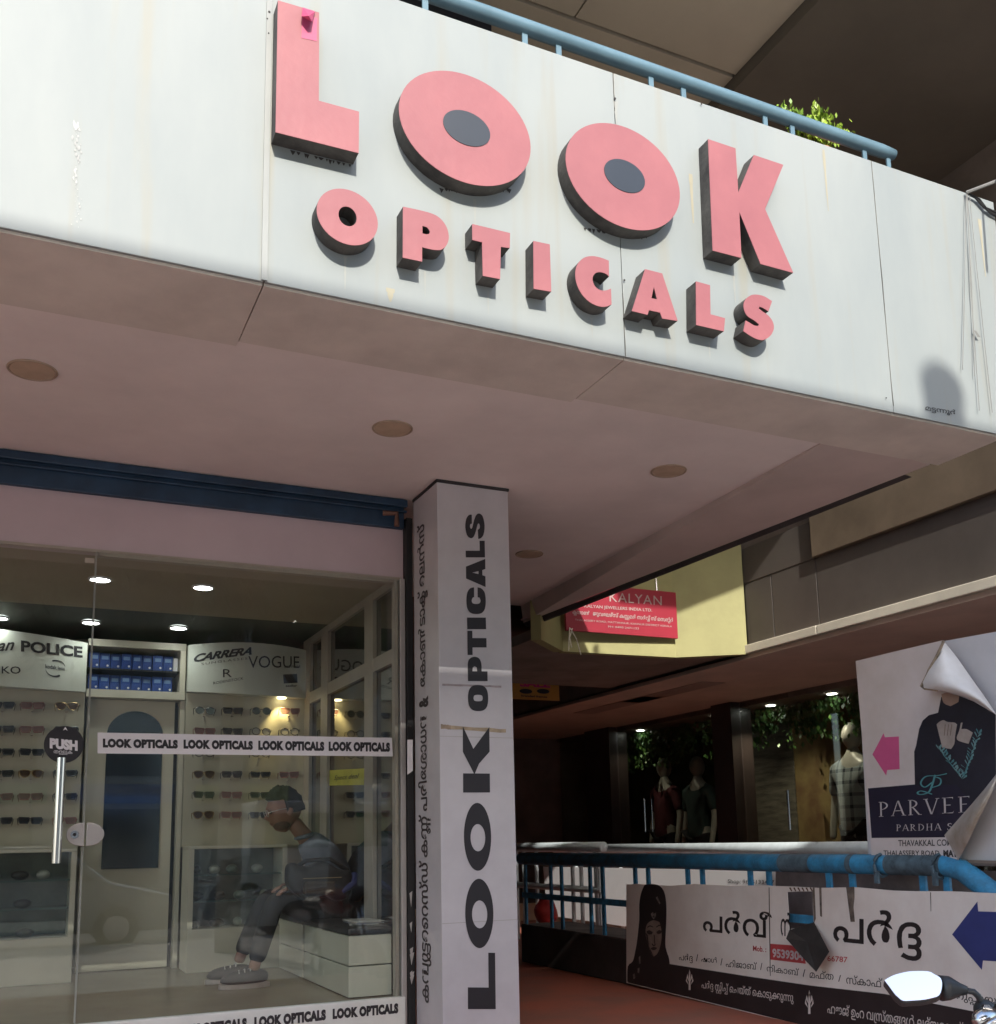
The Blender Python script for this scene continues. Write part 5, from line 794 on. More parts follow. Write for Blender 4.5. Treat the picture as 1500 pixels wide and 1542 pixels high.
body = skinned([[(hip, .09), (belly, .085), (chest, .085), (nb, .052), (nk, .048), (nk+(hc-nk)*.5, .05)], [(chest+(nb-chest)*.5, .06), (ns, .034), (ne, .028), (nw, .025), (nh, .028)], [(chest+(nb-chest)*.5, .06), (fs_, .034), (fe, .028), (fw, .025), (fh, .028)],
    [(hip, .09), (nhp, .06), (nkn, .04), (nan, .032), (nan+Vector((-.01, 0, -.04)), .034)], [(hip, .09), (fhp, .06), (fkn, .04), (fan, .032), (fan+Vector((-.01, 0, -.04)), .034)]])
for base, y_ in ((nh, 5.75), (fh, 5.95)):
    for i in range(4):
        d0 = base+Vector((-.022, (i-1.5)*.017, -.004)); b2 = skinned([[(d0, .0085), (d0+Vector((-.03-.004*(i in (1, 2)), 0, -.010)), .008), (d0+Vector((-.05-.006*(i in (1, 2)), 0, -.032)), .0065)]], 1); body.add(b2.v, b2.f)
    b2 = skinned([[(base+Vector((.0, -.02, .01)), .010), (base+Vector((-.025, -.04, .008)), .009), (base+Vector((-.045, -.045, -.006)), .007)]], 1); body.add(b2.v, b2.f)
HR = Vector((.098, .076, .118))
tilt = Matrix.Rotation(rad(-14), 3, 'Y')   # chin drops forward (-X)
def headfn(d, q):
    x, y, z = q/1.0; f = -d.x
    if d.z < -.1: y *= 1-.32*min(1, (-d.z-.1)/.8); x = x*(1-.12*min(1, -d.z)) - .012*min(1, -d.z)
    if f > 0:
        x -= .006*f
        x -= .026*math.exp(-((d.z+.13)/.13)**2-(d.y/.17)**2)*(f > .5)      # nose
        x += .010*math.exp(-((d.z-.12)/.12)**2-((abs(d.y)-.36)/.16)**2)  # eye sockets
        x -= .006*math.exp(-((d.z-.32)/.10)**2-(d.y/.5)**2)              # brow
        x -= .008*math.exp(-((d.z+.48)/.09)**2-(d.y/.22)**2)             # lips
        x -= .012*math.exp(-((d.z+.82)/.14)**2-(d.y/.3)**2)              # chin
    elif d.z < -.3: x -= .03*min(1, (-d.z-.3))                           # nape
    return tilt @ Vector((x, y, z))
body.ell(hc, HR, 40, 28, headfn)
for sy in (-1, 1):
    c = hc+tilt @ Vector((.012, sy*.077, -.005)); body.ell(c, (.019, .009, .031), 12, 8)
obj('body', body, skin, man, smooth=True)
for sy in (-1, 1): obj('eye', MB().ell(hc+tilt @ Vector((-.084, sy*.030, .012)), (.012, .013, .010), 10, 8), M['black'], man, smooth=True)
mb = MB(); mb.ell(hc+tilt @ Vector((-.0905, 0, -.055)), (.010, .024, .006), 12, 8); obj('lips', mb, mat('lips', (.22, .08, .07), .5), man, smooth=True)
def hairfn(d, q):
    f = -d.x; k = 1.10+.07*noise.noise(d*6)+.06*noise.noise(d*17)
    if f > .15 and d.z < .52: k = .80
    elif d.z < -.25: k = .82
    if f > 0.1 and d.z > .5: k = 1.19+.09*noise.noise(d*9)
    return tilt @ Vector((q.x*k, q.y*k, q.z*(k+.04*(d.z > .3))))
mb = MB(); mb.ell(hc+tilt @ Vector((.008, 0, .010)), HR, 56, 40, hairfn); obj('hair', mb, mat('black_hair', (.010, .008, .008), .75, 0, .2, 30, .9), man, smooth=True)
mb = MB(); mb.ell(hc+tilt @ Vector((-.030, 0, -.062)), (.058, .056, .046), 20, 14, lambda d, q: tilt @ q if d.z < .25 and abs(d.y) > .0 else tilt @ (q*.8)); obj('beard_stubble', mb, mat('stubble', (.17, .09, .065), .8, 0, .2, 60), man, smooth=True)
mb = MB()
for sy in (-1, 1):
    cc = hc+tilt @ Vector((-.108, sy*.031, .010)); mb.tube([cc+tilt @ Vector((0, .024*math.cos(6.2832*i/20), .019*math.sin(6.2832*i/20))) for i in range(21)], .002, 6, False)
    mb.tube([hc+tilt @ Vector((-.106, sy*.054, .014)), hc+tilt @ Vector((-.05, sy*.077, .016)), hc+tilt @ Vector((.02, sy*.080, .012))], .002, 6)
mb.tube([hc+tilt @ Vector((-.108, -.008, .014)), hc+tilt @ Vector((-.110, .008, .014))], .002, 6)
obj('spectacles', mb, mat('pale_metal', (.55, .52, .50), .3, .7), man)
shirt = skinned([[(hip+Vector((.0, 0, .03)), (.135)), (belly, .128), (chest, .132), (chest.lerp(nb, .6), .098), (nb, .070)], [(chest+(nb-chest)*.45, .10), (ns, .058), (ne, .046), (ne+(nw-ne)*.75, .038)], [(chest+(nb-chest)*.45, .10), (fs_, .058), (fe, .046), (fe+(fw-fe)*.75, .042)]])
obj('shirt', shirt, mat('blue_grey_shirt', (.20, .22, .27), .8, 0, .12, 6, .3, col2=(.11, .12, .16), fine=26), man, smooth=True)
mb = MB(); mb.tube([nb+Vector((.045*math.cos(6.2832*i/16)+.0, .062*math.sin(6.2832*i/16), .0+.012*math.cos(6.2832*i/16))) for i in range(17)], .012, 8, False); obj('collar', mb, mat('shirt_collar', (.17, .19, .24), .8), man, smooth=True)
tro = skinned([[(hip, .125), (nhp, .092), (nkn, .066), (nkn+(nan-nkn)*.5, .056), (nan, .050)], [(hip, .125), (fhp, .092), (fkn, .066), (fkn+(fan-fkn)*.5, .056), (fan, .050)]])
obj('trousers', tro, mat('dark_trousers', (.035, .034, .036), .8, 0, .25, 7, .3, fine=30), man, smooth=True)
for an in (nan, fan):
    sx = an.x; sy = an.y; mb = MB()
    def shoe(d, q): return Vector((q.x, q.y*(1-.25*max(0, d.x)), q.z if d.z > 0 else q.z*.35)) + Vector((0, 0, .022*max(0, d.x) if d.z > 0 else 0))
    mb.ell((sx-.055, sy, .285), (.13, .045, .055), 20, 12, shoe); s1 = obj('shoe', mb, mat('dark_shoe', (.045, .035, .035), .6, 0, .2, 12), man, smooth=True)
    mb = MB(); mb.prism([(sx-.055+.138*math.cos(6.2832*i/24), sy+.048*math.sin(6.2832*i/24), .247) for i in range(24)], (0, 0, .024)); obj('sole', mb, mat('pale_sole', (.42, .36, .33), .6), s1)
    mb = MB()
    for i in range(3): mb.tube([(sx-.09+.03*i, sy-.03, .325+.006*i), (sx-.085+.03*i, sy, .338+.006*i), (sx-.09+.03*i, sy+.03, .325+.006*i)], .004, 6)
    obj('lace', mb, mat('pale_lace', (.5, .48, .45), .7), s1)
bag = thing('shoulder_bag', 'bulky black shoulder bag resting on the lap of the seated man', 'bag', q_(5.68, 478, 1360))
c = q_(5.68, 480, 1326); rx = (q_(5.68, 530, 1326)-q_(5.68, 426, 1326)).x/2
def bagfn(d, q):
    k = (abs(d.x)**4+abs(d.z)**4+abs(d.y)**4)**.25; q = q*(.86/k+.10)
    return q+Vector((0, 0, .018*math.sin(7*d.x+1)+.02*d.x*-1))
obj('bag_body', MB().ell(c, (rx, .075, .095), 32, 22, bagfn), mat('black_nylon', (.009, .009, .011), .5, 0, .2, 9, .4, fine=25), bag, smooth=True)
obj('front_pocket', MB().box(c.x-rx*.55, c.x+rx*.35, c.y-.10, c.y-.06, c.z-.07, c.z+.0), mat('brown_pocket', (.05, .035, .022), .6, 0, .2, 12), bag, bevel=.012)
obj('zip', MB().box(c.x-rx*.55, c.x+rx*.55, c.y-.082, c.y-.078, c.z+.014, c.z+.018), mat('zip_tan', (.30, .22, .10), .5), bag)
mb = MB(); mb.tube([c+Vector((rx*.6, -.05, -.06)), c+Vector((rx*.95, -.06, -.02)), c+Vector((rx*1.0, -.03, .03))], .020, 8); obj('blue_flap', mb, mat('blue_nylon', (.03, .04, .16), .5), bag, smooth=True)
mb = MB(); mb.tube([c+Vector((-rx*.8, -.01, .06)), c+Vector((-rx*.4, -.02, .11)), c+Vector((rx*.3, -.02, .115)), c+Vector((rx*.85, 0, .05))], .012, 8); obj('strap', mb, M['black'], bag, smooth=True)
# ------------------------------------------------------------------ neighbouring building on the right
NX = 5.5
nb_ = thing('neighbour_building', 'dark clad arcade building on the right with cream ledge and brown soffit', 'building', (7, 8, 0))
zl0, zl1 = P(0, NX, 1300, 939).z, P(0, NX, 1300, 924).z
zb0 = P(0, NX, 1365, 790).z
ysm, ysm2 = P(0, NX, 1228, 850).y, P(0, NX, 1163, 900).y
yc = 6.80
obj('ledge', MB().box(NX-.04, NX+.12, 1.5, ysm-.003, zl0, zl1), M['cream_ledge'], nb_, bevel=.006)
obj('ledge', MB().box(NX-.04, NX+.12, ysm+.003, yc, zl0, zl1), M['cream_ledge'], nb_, bevel=.006)
ys = [1.5, ysm, ysm2, yc]
for i in range(3): obj('dark_panel', MB().box(NX, NX+.05, ys[i]+.004, ys[i+1]-.004, zl1, zb0-.004), M['dark_clad'], nb_, bevel=.003)
obj('brown_band', MB().box(NX-.035, NX+.05, 1.5, ysm-.004, zb0, zb0+.62), M['brown_clad'], nb_, bevel=.004)
obj('brown_band', MB().box(NX-.005, NX+.05, ysm+.004, yc, zb0-.002, zb0+.30), M['dark_clad'], nb_, bevel=.004)
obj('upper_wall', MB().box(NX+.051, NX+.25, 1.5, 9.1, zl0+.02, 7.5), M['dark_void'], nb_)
SZ = zl0-.03
obj('soffit', MB().box(NX+.0, 7.3, 1.5, 14, SZ, SZ+.05), M['nsoffit'], nb_)
obj('soffit_edge', MB().box(NX-.02, NX+.16, 1.5, 14, SZ-.012, SZ-.001), M['nsoffit'], nb_)
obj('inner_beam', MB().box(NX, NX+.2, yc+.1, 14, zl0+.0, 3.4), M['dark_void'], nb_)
for q in ((930, 1062), (1010, 1043)):
    c = P(2, SZ, *q); obj('soffit_panel', MB().box(c.x-.15, c.x+.12, c.y-.75, c.y+.75, SZ-.006, SZ-.001), mat('soffit_panel', (.36, .28, .25), .5, 0, .05), nb_)
WX = 7.25
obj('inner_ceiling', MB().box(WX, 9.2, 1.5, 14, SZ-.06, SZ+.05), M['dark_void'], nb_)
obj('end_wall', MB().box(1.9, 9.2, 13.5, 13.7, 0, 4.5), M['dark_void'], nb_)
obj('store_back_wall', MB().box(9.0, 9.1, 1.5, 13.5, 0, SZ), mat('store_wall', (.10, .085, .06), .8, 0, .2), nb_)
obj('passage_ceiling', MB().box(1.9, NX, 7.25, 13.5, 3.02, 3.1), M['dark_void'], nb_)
obj('column', MB().box(WX-.12, WX+.16, P(0, WX, 1118, 1150).y, P(0, WX, 1088, 1150).y, 0, SZ-.001), mat('dark_column', (.035, .025, .024), .35, 0, .1), nb_)
obj('column', MB().box(WX-.12, WX+.16, P(0, WX, 930, 1150).y, P(0, WX, 893, 1150).y, 0, SZ-.001), mat('dark_column', (.035, .025, .024), .35, 0, .1), nb_)
ng = glass('store_glass', (.80, .80, .76), 0, 1.0)
wn = thing('store_window', 'long dark glass front of the neighbouring dress store with thin upright steel handles', 'window', (WX, 7, 0))
ye = [2.0, P(0, WX, 1195, 1150).y, P(0, WX, 1119, 1150).y, P(0, WX, 1087, 1150).y, P(0, WX, 931, 1150).y, P(0, WX, 892, 1150).y, 13.4]
for a, b in ((0, 1), (1, 2), (3, 4), (5, 6)): obj('pane', MB().box(WX, WX+.01, ye[a]+.006, ye[b]-.006, .02, SZ-.002), ng, wn)
for x, y0, y1 in ((1186, 1190, 1250), (970, 1203, 1253), (814, 1212, 1254), (981, 1203, 1252)):
    a, b = P(0, WX-.05, x, y0), P(0, WX-.05, x, y1); obj('handle', MB().tube([(a.x, a.y, a.z), (a.x, a.y, b.z)], .014 if x != 981 else .006, 8), M['chrome'], wn)
# display panels behind the store glass
def dpanel(name, label, xa, xb, mt, X=8.0, z1=None):
    ya, yb = P(0, X, xb, 1150).y, P(0, X, xa, 1150).y
    return tag(obj(name, MB().box(X, X+.05, ya, yb, .02, z1 or SZ-.07), mt), label, 'display wall')
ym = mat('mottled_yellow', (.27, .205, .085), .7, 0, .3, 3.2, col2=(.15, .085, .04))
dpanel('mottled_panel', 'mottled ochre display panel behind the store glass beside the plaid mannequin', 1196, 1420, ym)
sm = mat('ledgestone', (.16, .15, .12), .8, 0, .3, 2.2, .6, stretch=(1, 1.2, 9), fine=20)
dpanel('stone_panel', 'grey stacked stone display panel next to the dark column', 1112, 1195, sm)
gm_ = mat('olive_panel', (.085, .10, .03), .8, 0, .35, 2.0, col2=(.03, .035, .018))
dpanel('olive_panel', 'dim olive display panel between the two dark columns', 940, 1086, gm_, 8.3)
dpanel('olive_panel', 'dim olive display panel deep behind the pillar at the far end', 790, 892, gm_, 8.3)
for lab, q in (('tiny ceiling light nearest the hoarding at the store front', (1160, 1052)), ('tiny ceiling light above the dark column of the store', (1078, 1069)), ('bright ceiling light left of the columns at the store front', (964, 1089)), ('tiny ceiling light far left by the silver pillar', (817, 1116)), ('tiny ceiling light close to the hoarding edge', (1252, 1035))):
    c = P(2, SZ-.065, *q); c.x = WX+.22; c.y = P(0, WX+.22, *q).y; t = thing('downlight', lab, 'ceiling light', c, 'downlights of the neighbouring store')
    obj('light_disc', MB().disc((c.x, c.y, SZ-.068), .05, (0, 0, 1), .003, 16), M['lamp'], t)
    ld = bpy.data.lights.new('store_lamp', 'SPOT'); ld.energy = {1160: 18, 1252: 6, 1078: 6}.get(q[0], 4); ld.spot_size = rad(130); ld.spot_blend = 1; ld.color = (1, .92, .72)
    lo = bpy.data.objects.new('store_lamp', ld); COL.objects.link(lo); lo.location = (c.x-.12, c.y, SZ-.20)
# ivy garlands under the store ceiling
def leaf_quads(mb, c, s, rng):
    d = Vector((rng.gauss(0, 1), rng.gauss(0, 1), rng.gauss(0, .6))).normalized(); a = d.cross(Vector((0, 0, 1)) if abs(d.z) < .9 else Vector((1, 0, 0))).normalized(); b = d.cross(a)
    mb.add([c-b*s, c+a*s*.55, c+b*s, c-a*s*.55], [(0, 1, 2), (0, 2, 3)])
def garland(label, xa, xb, n, drop, X, seed):
    rng = random.Random(seed); ya, yb = P(0, X, xb, 1060).y, P(0, X, xa, 1060).y; t = thing('ivy_garland', label, 'garland', (X, (ya+yb)/2, SZ-.5), 'ivy garlands along the store ceiling'); mb = MB()
    tails = [(rng.uniform(ya, yb), rng.uniform(.4, 1.0)*drop) for _ in range(max(6, int((yb-ya)*18)))]
    for i in range(n):
        y, L = rng.choice(tails); u = rng.random()**1.4
        leaf_quads(mb, Vector((X+rng.gauss(0, .06), y+rng.gauss(0, .045), SZ-.09-u*L)), rng.uniform(.018, .04), rng)
    obj('leaves', mb, M['vine'], t); st_ = MB()
    y = ya; pts = [(X, ya+(yb-ya)*i/12, SZ-.09-.02*math.sin(i*2.1)) for i in range(13)]; st_.tube(pts, .008, 5); obj('stem', st_, M['bark'], t)
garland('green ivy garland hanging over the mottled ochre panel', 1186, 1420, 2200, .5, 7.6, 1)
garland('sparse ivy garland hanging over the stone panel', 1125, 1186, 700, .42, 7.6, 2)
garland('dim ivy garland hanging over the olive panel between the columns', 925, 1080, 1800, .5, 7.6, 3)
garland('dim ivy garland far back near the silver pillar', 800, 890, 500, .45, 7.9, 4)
# mannequins
def mannequin(name, label, px, py_head, X, shirt_m, pant_m, s=1.0, grp=None):
    h = P(0, X, px, py_head); t = thing(name, label, 'mannequin', (X, h.y, .02), grp); H = h.z+.11; k = H/1.75*s
    def j(dx, dy, z): return Vector((X+dx*k, h.y+dy*k, z*k+.02))
    body = skinned([[(j(0,0,.95), .13*k), (j(0,0,1.2), .12*k), (j(0,0,1.42), .12*k), (j(0,0,1.52), .055*k), (j(0,0,1.58), .05*k)], [(j(0,0,1.42), .12*k), (j(0,.2,1.38), .055*k), (j(.02,.27,1.12), .042*k), (j(-.03,.27,.88), .032*k), (j(-.05,.26,.78), .03*k)], [(j(0,0,1.42), .12*k), (j(0,-.2,1.38), .055*k), (j(.02,-.27,1.12), .042*k), (j(-.03,-.27,.88), .032*k), (j(-.05,-.26,.78), .03*k)],
      [(j(0,0,.95), .13*k), (j(0,.09,.88), .085*k), (j(0,.10,.48), .058*k), (j(0,.10,.08), .04*k)], [(j(0,0,.95), .13*k), (j(0,-.09,.88), .085*k), (j(0,-.10,.48), .058*k), (j(0,-.10,.08), .04*k)]])
    body.ell(j(0, 0, 1.66), (.095*k, .078*k, .12*k), 20, 14, lambda d, q: Vector((q.x-(.02*k*math.exp(-((d.z+.1)/.15)**2-(d.y/.2)**2) if d.x < -.4 else 0), q.y*(1-.25*max(0, -d.z)), q.z)))
    obj('body', body, mat('mannequin_white', (.42, .42, .38), .35, 0, .04), t, smooth=True)
    sh1 = skinned([[(j(0,0,.78), .15*k), (j(0,0,.95), .155*k), (j(0,0,1.2), .145*k), (j(0,0,1.42), .14*k), (j(0,0,1.51), .07*k)], [(j(0,0,1.42), .14*k), (j(0,.2,1.38), .075*k), (j(.02,.27,1.14), .062*k)], [(j(0,0,1.42), .14*k), (j(0,-.2,1.38), .075*k), (j(.02,-.27,1.14), .062*k)]])
    obj('shirt', sh1, shirt_m, t, smooth=True)
    tr_ = skinned([[(j(0,0,.97), .142*k), (j(0,.09,.86), .10*k), (j(0,.10,.48), .078*k), (j(0,.10,.10), .07*k)], [(j(0,0,.97), .142*k), (j(0,-.09,.86), .10*k), (j(0,-.10,.48), .078*k), (j(0,-.10,.10), .07*k)]])
    obj('trousers', tr_, pant_m, t, smooth=True); obj('stand', MB().disc((X, h.y, .02), .2, (0, 0, 1), .02), M['chrome'], t)
pm = bpy.data.materials.new('plaid_cotton'); pm.use_nodes = True; n = pm.node_tree; b = n.nodes['Principled BSDF']; b.inputs['Roughness'].default_value = .8
tc = n.nodes.new('ShaderNodeTexCoord'); sx_ = n.nodes.new('ShaderNodeSeparateXYZ'); n.links.new(tc.outputs['Object'], sx_.inputs[0]); outs = []
for ax_, fr in (('Y', 62), ('Z', 52)):
    mu = n.nodes.new('ShaderNodeMath'); mu.operation = 'MULTIPLY'; mu.inputs[1].default_value = fr; sn = n.nodes.new('ShaderNodeMath'); sn.operation = 'SINE'; gt = n.nodes.new('ShaderNodeMath'); gt.operation = 'GREATER_THAN'; gt.inputs[1].default_value = .62
    n.links.new(sx_.outputs[ax_], mu.inputs[0]); n.links.new(mu.outputs[0], sn.inputs[0]); n.links.new(sn.outputs[0], gt.inputs[0]); outs.append(gt)
ad = n.nodes.new('ShaderNodeMath'); ad.operation = 'ADD'; n.links.new(outs[0].outputs[0], ad.inputs[0]); n.links.new(outs[1].outputs[0], ad.inputs[1])
hf = n.nodes.new('ShaderNodeMath'); hf.operation = 'MULTIPLY'; hf.inputs[1].default_value = .5; n.links.new(ad.outputs[0], hf.inputs[0])
rp = n.nodes.new('ShaderNodeValToRGB'); rp.color_ramp.elements[0].color = (.34, .40, .42, 1); rp.color_ramp.elements[1].color = (.02, .03, .05, 1); n.links.new(hf.outputs[0], rp.inputs[0]); n.links.new(rp.outputs[0], b.inputs['Base Color'])
dk = mat('black_cloth', (.015, .015, .02), .8)
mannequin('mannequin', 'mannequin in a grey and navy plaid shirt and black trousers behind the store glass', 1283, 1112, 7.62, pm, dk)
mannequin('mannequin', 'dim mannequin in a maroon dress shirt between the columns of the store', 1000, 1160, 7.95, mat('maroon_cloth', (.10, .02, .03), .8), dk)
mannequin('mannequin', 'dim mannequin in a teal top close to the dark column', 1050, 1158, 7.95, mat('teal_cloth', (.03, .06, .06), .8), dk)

# yellow balcony at the back with its signs
yb_ = thing('yellow_balcony', 'pale yellow angular balcony parapet in the inner corner, partly in sun', 'balcony', (4.5, 7.1, 2.49))
zbal = 2.49
A, B, C_, D_ = P(2, zbal, 815, 963), P(2, zbal, 848, 981), P(2, zbal, 1018, 990), P(2, zbal, 1126, 985)
pts = [A, B, C_, D_]; H = 2.2
def face(a, b, z0, z1, th=.08):
    d = (b-a).normalized(); nrm = Vector((-d.y, d.x, 0)); return MB().prism([Vector((a.x, a.y, z0)), Vector((b.x, b.y, z0)), Vector((b.x, b.y, z1)), Vector((a.x, a.y, z1))], nrm*th)
for i, (a, b) in enumerate(((A, B), (B, C_), (C_, D_))): obj('parapet_face', face(a, b, zbal, zbal+H), M['yellow'], yb_)
obj('balcony_underside', MB().prism([Vector((p.x, p.y+.02, zbal+.03)) for p in (A, B, C_, D_)]+[Vector((D_.x, 9, zbal+.03)), Vector((A.x, 9, zbal+.03))], (0, 0, .08)), M['dark_void'], yb_)
mb = MB(); rng = random.Random(2)
for k in range(5):
    c = P(1, B.y+.0, 1100+rng.uniform(-6, 24), 905+rng.uniform(-10, 45)); d = (D_-C_).normalized(); t = (c.x-C_.x)/(D_.x-C_.x); p = C_+(D_-C_)*t; mb = MB(); nrm = Vector((d.y, -d.x, 0)); mb.disc((p.x+nrm.x*.004, p.y+nrm.y*.004, c.z), .012, nrm, .002, 8); obj('fixing_hole', mb, M['soot'], yb_)
KY = min(B.y, C_.y)-.06
hs = thing('red_hanging_sign', 'red jewellery service sign with white lettering hung on the yellow balcony', 'sign', P(1, KY, 935, 958))
sq = [(848, 952), (1022, 958.5), (1017, 892), (856, 880)]
a, b, c, d = PP(1, KY, sq); xl, xr = (a.x+d.x)/2, (b.x+c.x)/2; z0, z1 = (a.z+b.z)/2, c.z
obj('sign_board', MB().box(xl, xr, KY, KY+.03, z0, z1), mat('red_board', (.34, .028, .05), .4, 0, .06, 3), hs, bevel=.003)
wt = mat('faded_white', (.50, .40, .39), .5)
def ktext(vf, bl, br, tl): obj('sign_lettering', place(vf, bl, br, tl, 1, KY-.003), wt, hs)
ktext(latin('KALYAN', .0, 1.1), (918, 905.5), (996.5, 911.5), (918, 891.5)); ktext(latin('KALYAN JEWELLERS INDIA LTD.', .012), (880, 916), (982, 922.5), (880, 910))
ktext(malayalam('kal', .03), (893, 929.5), (1014, 939.5), (893, 919.5)); ktext(malayalam('kal0', .03), (862, 926.5), (888, 929), (862, 917.5))
ktext(latin('THALASSERY ROAD, MATTANNUR, KANNUR DISTRICT KERALA', .0), (866, 935), (1012, 945), (866, 931.8)); ktext(latin('PH: 0490 2471133', 0), (916, 945), (962, 948), (916, 942))
for x in (867, 992):
    p = P(1, KY+.01, x, 880); obj('hanger', MB().tube([(p.x, KY+.04, z1-.01), (p.x+.01, KY+.06, z1+.12)], .008, 6), M['chrome'], hs)
cb = thing('loose_cables', 'thin loose cables dangling below the red hanging sign', 'cable', P(1, KY-.02, 860, 980))
for pth in (((858, 945), (857, 962), (856.5, 980)), ((859, 946), (868, 962), (875, 986)), ((862, 946), (858, 960), (861, 975))): obj('cable', MB().tube(PP(1, KY-.02, pth), .0045, 5), M['cream_ledge'], cb)
os_ = thing('orange_sign', 'small orange board with magenta heading under the dark passage ceiling', 'sign', P(1, 9.5, 806, 1055))
a, b = P(1, 9.5, 772, 1052), P(1, 9.5, 841, 1005)
obj('sign_board', MB().box(a.x, b.x, 9.5, 9.53, a.z, b.z), mat('orange_board', (.55, .26, .045), .5, 0, .08), os_)
for txt, bl, br, tl, c in (('SALE', (783, 1034), (829, 1036), (783, 1024), (.62, .03, .22)), ('special offer', (812, 1014), (838, 1016), (812, 1009), (.08, .04, .03)), ('eyewear', (812, 1019), (836, 1020.5), (812, 1015.5), (.08, .04, .03)), ('branded frames', (785, 1049), (824, 1051), (785, 1046), (.08, .04, .03))):
    obj('sign_lettering', place(latin(txt, .05), bl, br, tl, 1, 9.497), mat('sign_ink', c, .5), os_)
mb = MB()
for cx0 in (792, 818):
    p = P(1, 9.496, cx0, 1041)
    obj('printed_spectacles', MB().prism([(p.x+.075*math.cos(6.2832*i/16), 9.497, p.z+.026*math.sin(6.2832*i/16)) for i in range(16)], (0, -.001, 0)), M['ink'], os_)
for x in (a.x+.05, b.x-.05): obj('hanger', MB().tube([(x, 9.515, b.z), (x, 9.515, 3.02)], .006, 6), M['soot'], os_)

# ------------------------------------------------------------------ railings and hoardings
RX = 3.93
zt = lambda x, y: P(0, RX, x, y).z
yy_ = lambda x, y=1300: P(0, RX, x, y).y
cb_ = thing('kerb_wall', 'low dark plinth wall under the blue railing', 'low wall', (RX, 5.5, 0))
y_far = yy_(789, 1400); zc = zt(900, 1408)
obj('plinth', MB().box(RX-.03, RX+.42, 1.4, y_far, 0, zc), M['plinth'], cb_, bevel=.01)
obj('coping', MB().box(RX-.025, RX+.41, 1.4, y_far-.01, zc+.0005, zc+.006), mat('dusty_coping', (.17, .14, .13), .85, 0, .25, 5), cb_)
br_ = thing('blue_railing', 'blue painted pipe railing with paired flat posts, bending down at its street end', 'railing', (RX, 5.5, zc))
zr_ = zt(1000, 1296.5); yb2 = yy_(1441, 1305); pend = P(0, RX, 1500, 1349); sl_ = Vector((0, pend.y-yb2, pend.z-zr_))
obj('top_rail', MB().tube([(RX, y_far+.02, zr_), (RX, yb2+.25, zr_), (RX, yb2+.06, zr_), (RX, yb2-.03, zr_-.02), (RX, yb2+sl_.y, zr_+sl_.z), (RX, yb2+sl_.y*3.6, zr_+sl_.z*3.6)], .050, 16), M['blue'], br_, smooth=True)
obj('mid_rail', MB().box(RX-.012, RX+.012, yb2+.0, y_far, zt(900, 1357)-.022, zt(900, 1357)+.022), M['blue'], br_)
for x in (791, 829, 845, 888, 907, 956, 975.5, 1035, 1057, 1129, 1157, 1247, 1282, 1388, 1424):
    y = yy_(x); obj('post', MB().box(RX-.008, RX+.008, y-.019, y+.019, zc+.006, zr_-.03), M['blue'], br_, bevel=.002)
rng = random.Random(6)
for xa, xb in ((1180, 1226), (1282, 1290), (1340, 1424)):
    ya, yb = yy_(xb), yy_(xa); mb = MB(); mb.tube([(RX, ya, zr_), (RX, (ya+yb)/2, zr_), (RX, yb, zr_)], .0506, 16, False); obj('rust_band', mb, M['blue_rust'] if xa != 1325 else mat('dirty_blue', (.06, .13, .19), .6, 0, .35, 12, col2=(.09, .08, .08)), br_, smooth=True)
for x in (1332, 1420):
    y = yy_(x); mb = MB(); mb.tube([(RX-.02+.05*math.sin(6.283*i/12), y, zr_+.055*math.cos(6.283*i/12)-.004) for i in range(13)], .008, 6, False); mb.box(RX-.065, RX-.05, y-.012, y+.012, zr_-.09, zr_-.03); obj('wire_tie', mb, M['blue_rust'], br_)
def white_rail(label, X, xa, xb, py0, posts, z=None):
    t = thing('white_railing', label, 'railing', (X, P(0, X, (xa+xb)/2, 1280).y, 0), 'pale pipe railings in front of the store'); z = P(0, X, *py0).z; ya, yb = P(0, X, xb, 1280).y, P(0, X, xa, 1280).y
    m_ = mat('white_pipe', (.62, .70, .74), .35, 0, .08, 8)
    obj('top_rail', MB().tube([(X, ya, z), (X, (ya+yb)/2, z), (X, yb, z)], .046, 14), m_, t, smooth=True); obj('mid_rail', MB().tube([(X, ya+.05, z-.38), (X, yb, z-.38)], .03, 10), m_, t, smooth=True)
    for x in posts:
        y = P(0, X, x, 1300).y; obj('post', MB().tube([(X, y, 0), (X, y, z-.03)], .020, 8), m_, t)
white_rail('short pale pipe railing with a rounded free end beside the silver pillar', 4.75, 740, 909, (860, 1275.5), (778, 789, 808, 862, 875, 897, 903))
white_rail('long pale pipe railing running behind the blue railing', 5.35, 836, 1480, (1065, 1277.5), (868, 935, 1021, 1040, 1109, 1134, 1300, 1400))
X5 = 5.29
wpn = thing('white_banner', 'plain white plastic banner tied to the long pale railing', 'banner', (X5, 8, .1))
a, b, c, d = PP(0, X5, [(824, 1378), (1168, 1428), (1168, 1311.5), (818, 1305)])
obj('sheet', MB().prism([a, b, c, d], (.008, 0, 0)), mat('white_flex', (.90, .90, .93), .45, 0, .02, 2), wpn)
obj('banner_lettering', place(latin('Shop: 9605133447', .01), (1096, 1331.5), (1166, 1333.5), (1096, 1324), 0, X5-.003), mat('grey_print', (.18, .18, .19), .6), wpn)
tag(obj('red_bundle', MB().ell(P(0, 4.6, 823, 1370), (.10, .12, .14), 14, 10, lambda d, q: q*(1+.15*math.sin(5*d.x+3*d.z))), mat('red_plastic', (.40, .03, .03), .4, 0, .2, 6), smooth=True), 'small red plastic bundle lying behind the end of the blue railing', 'bundle')
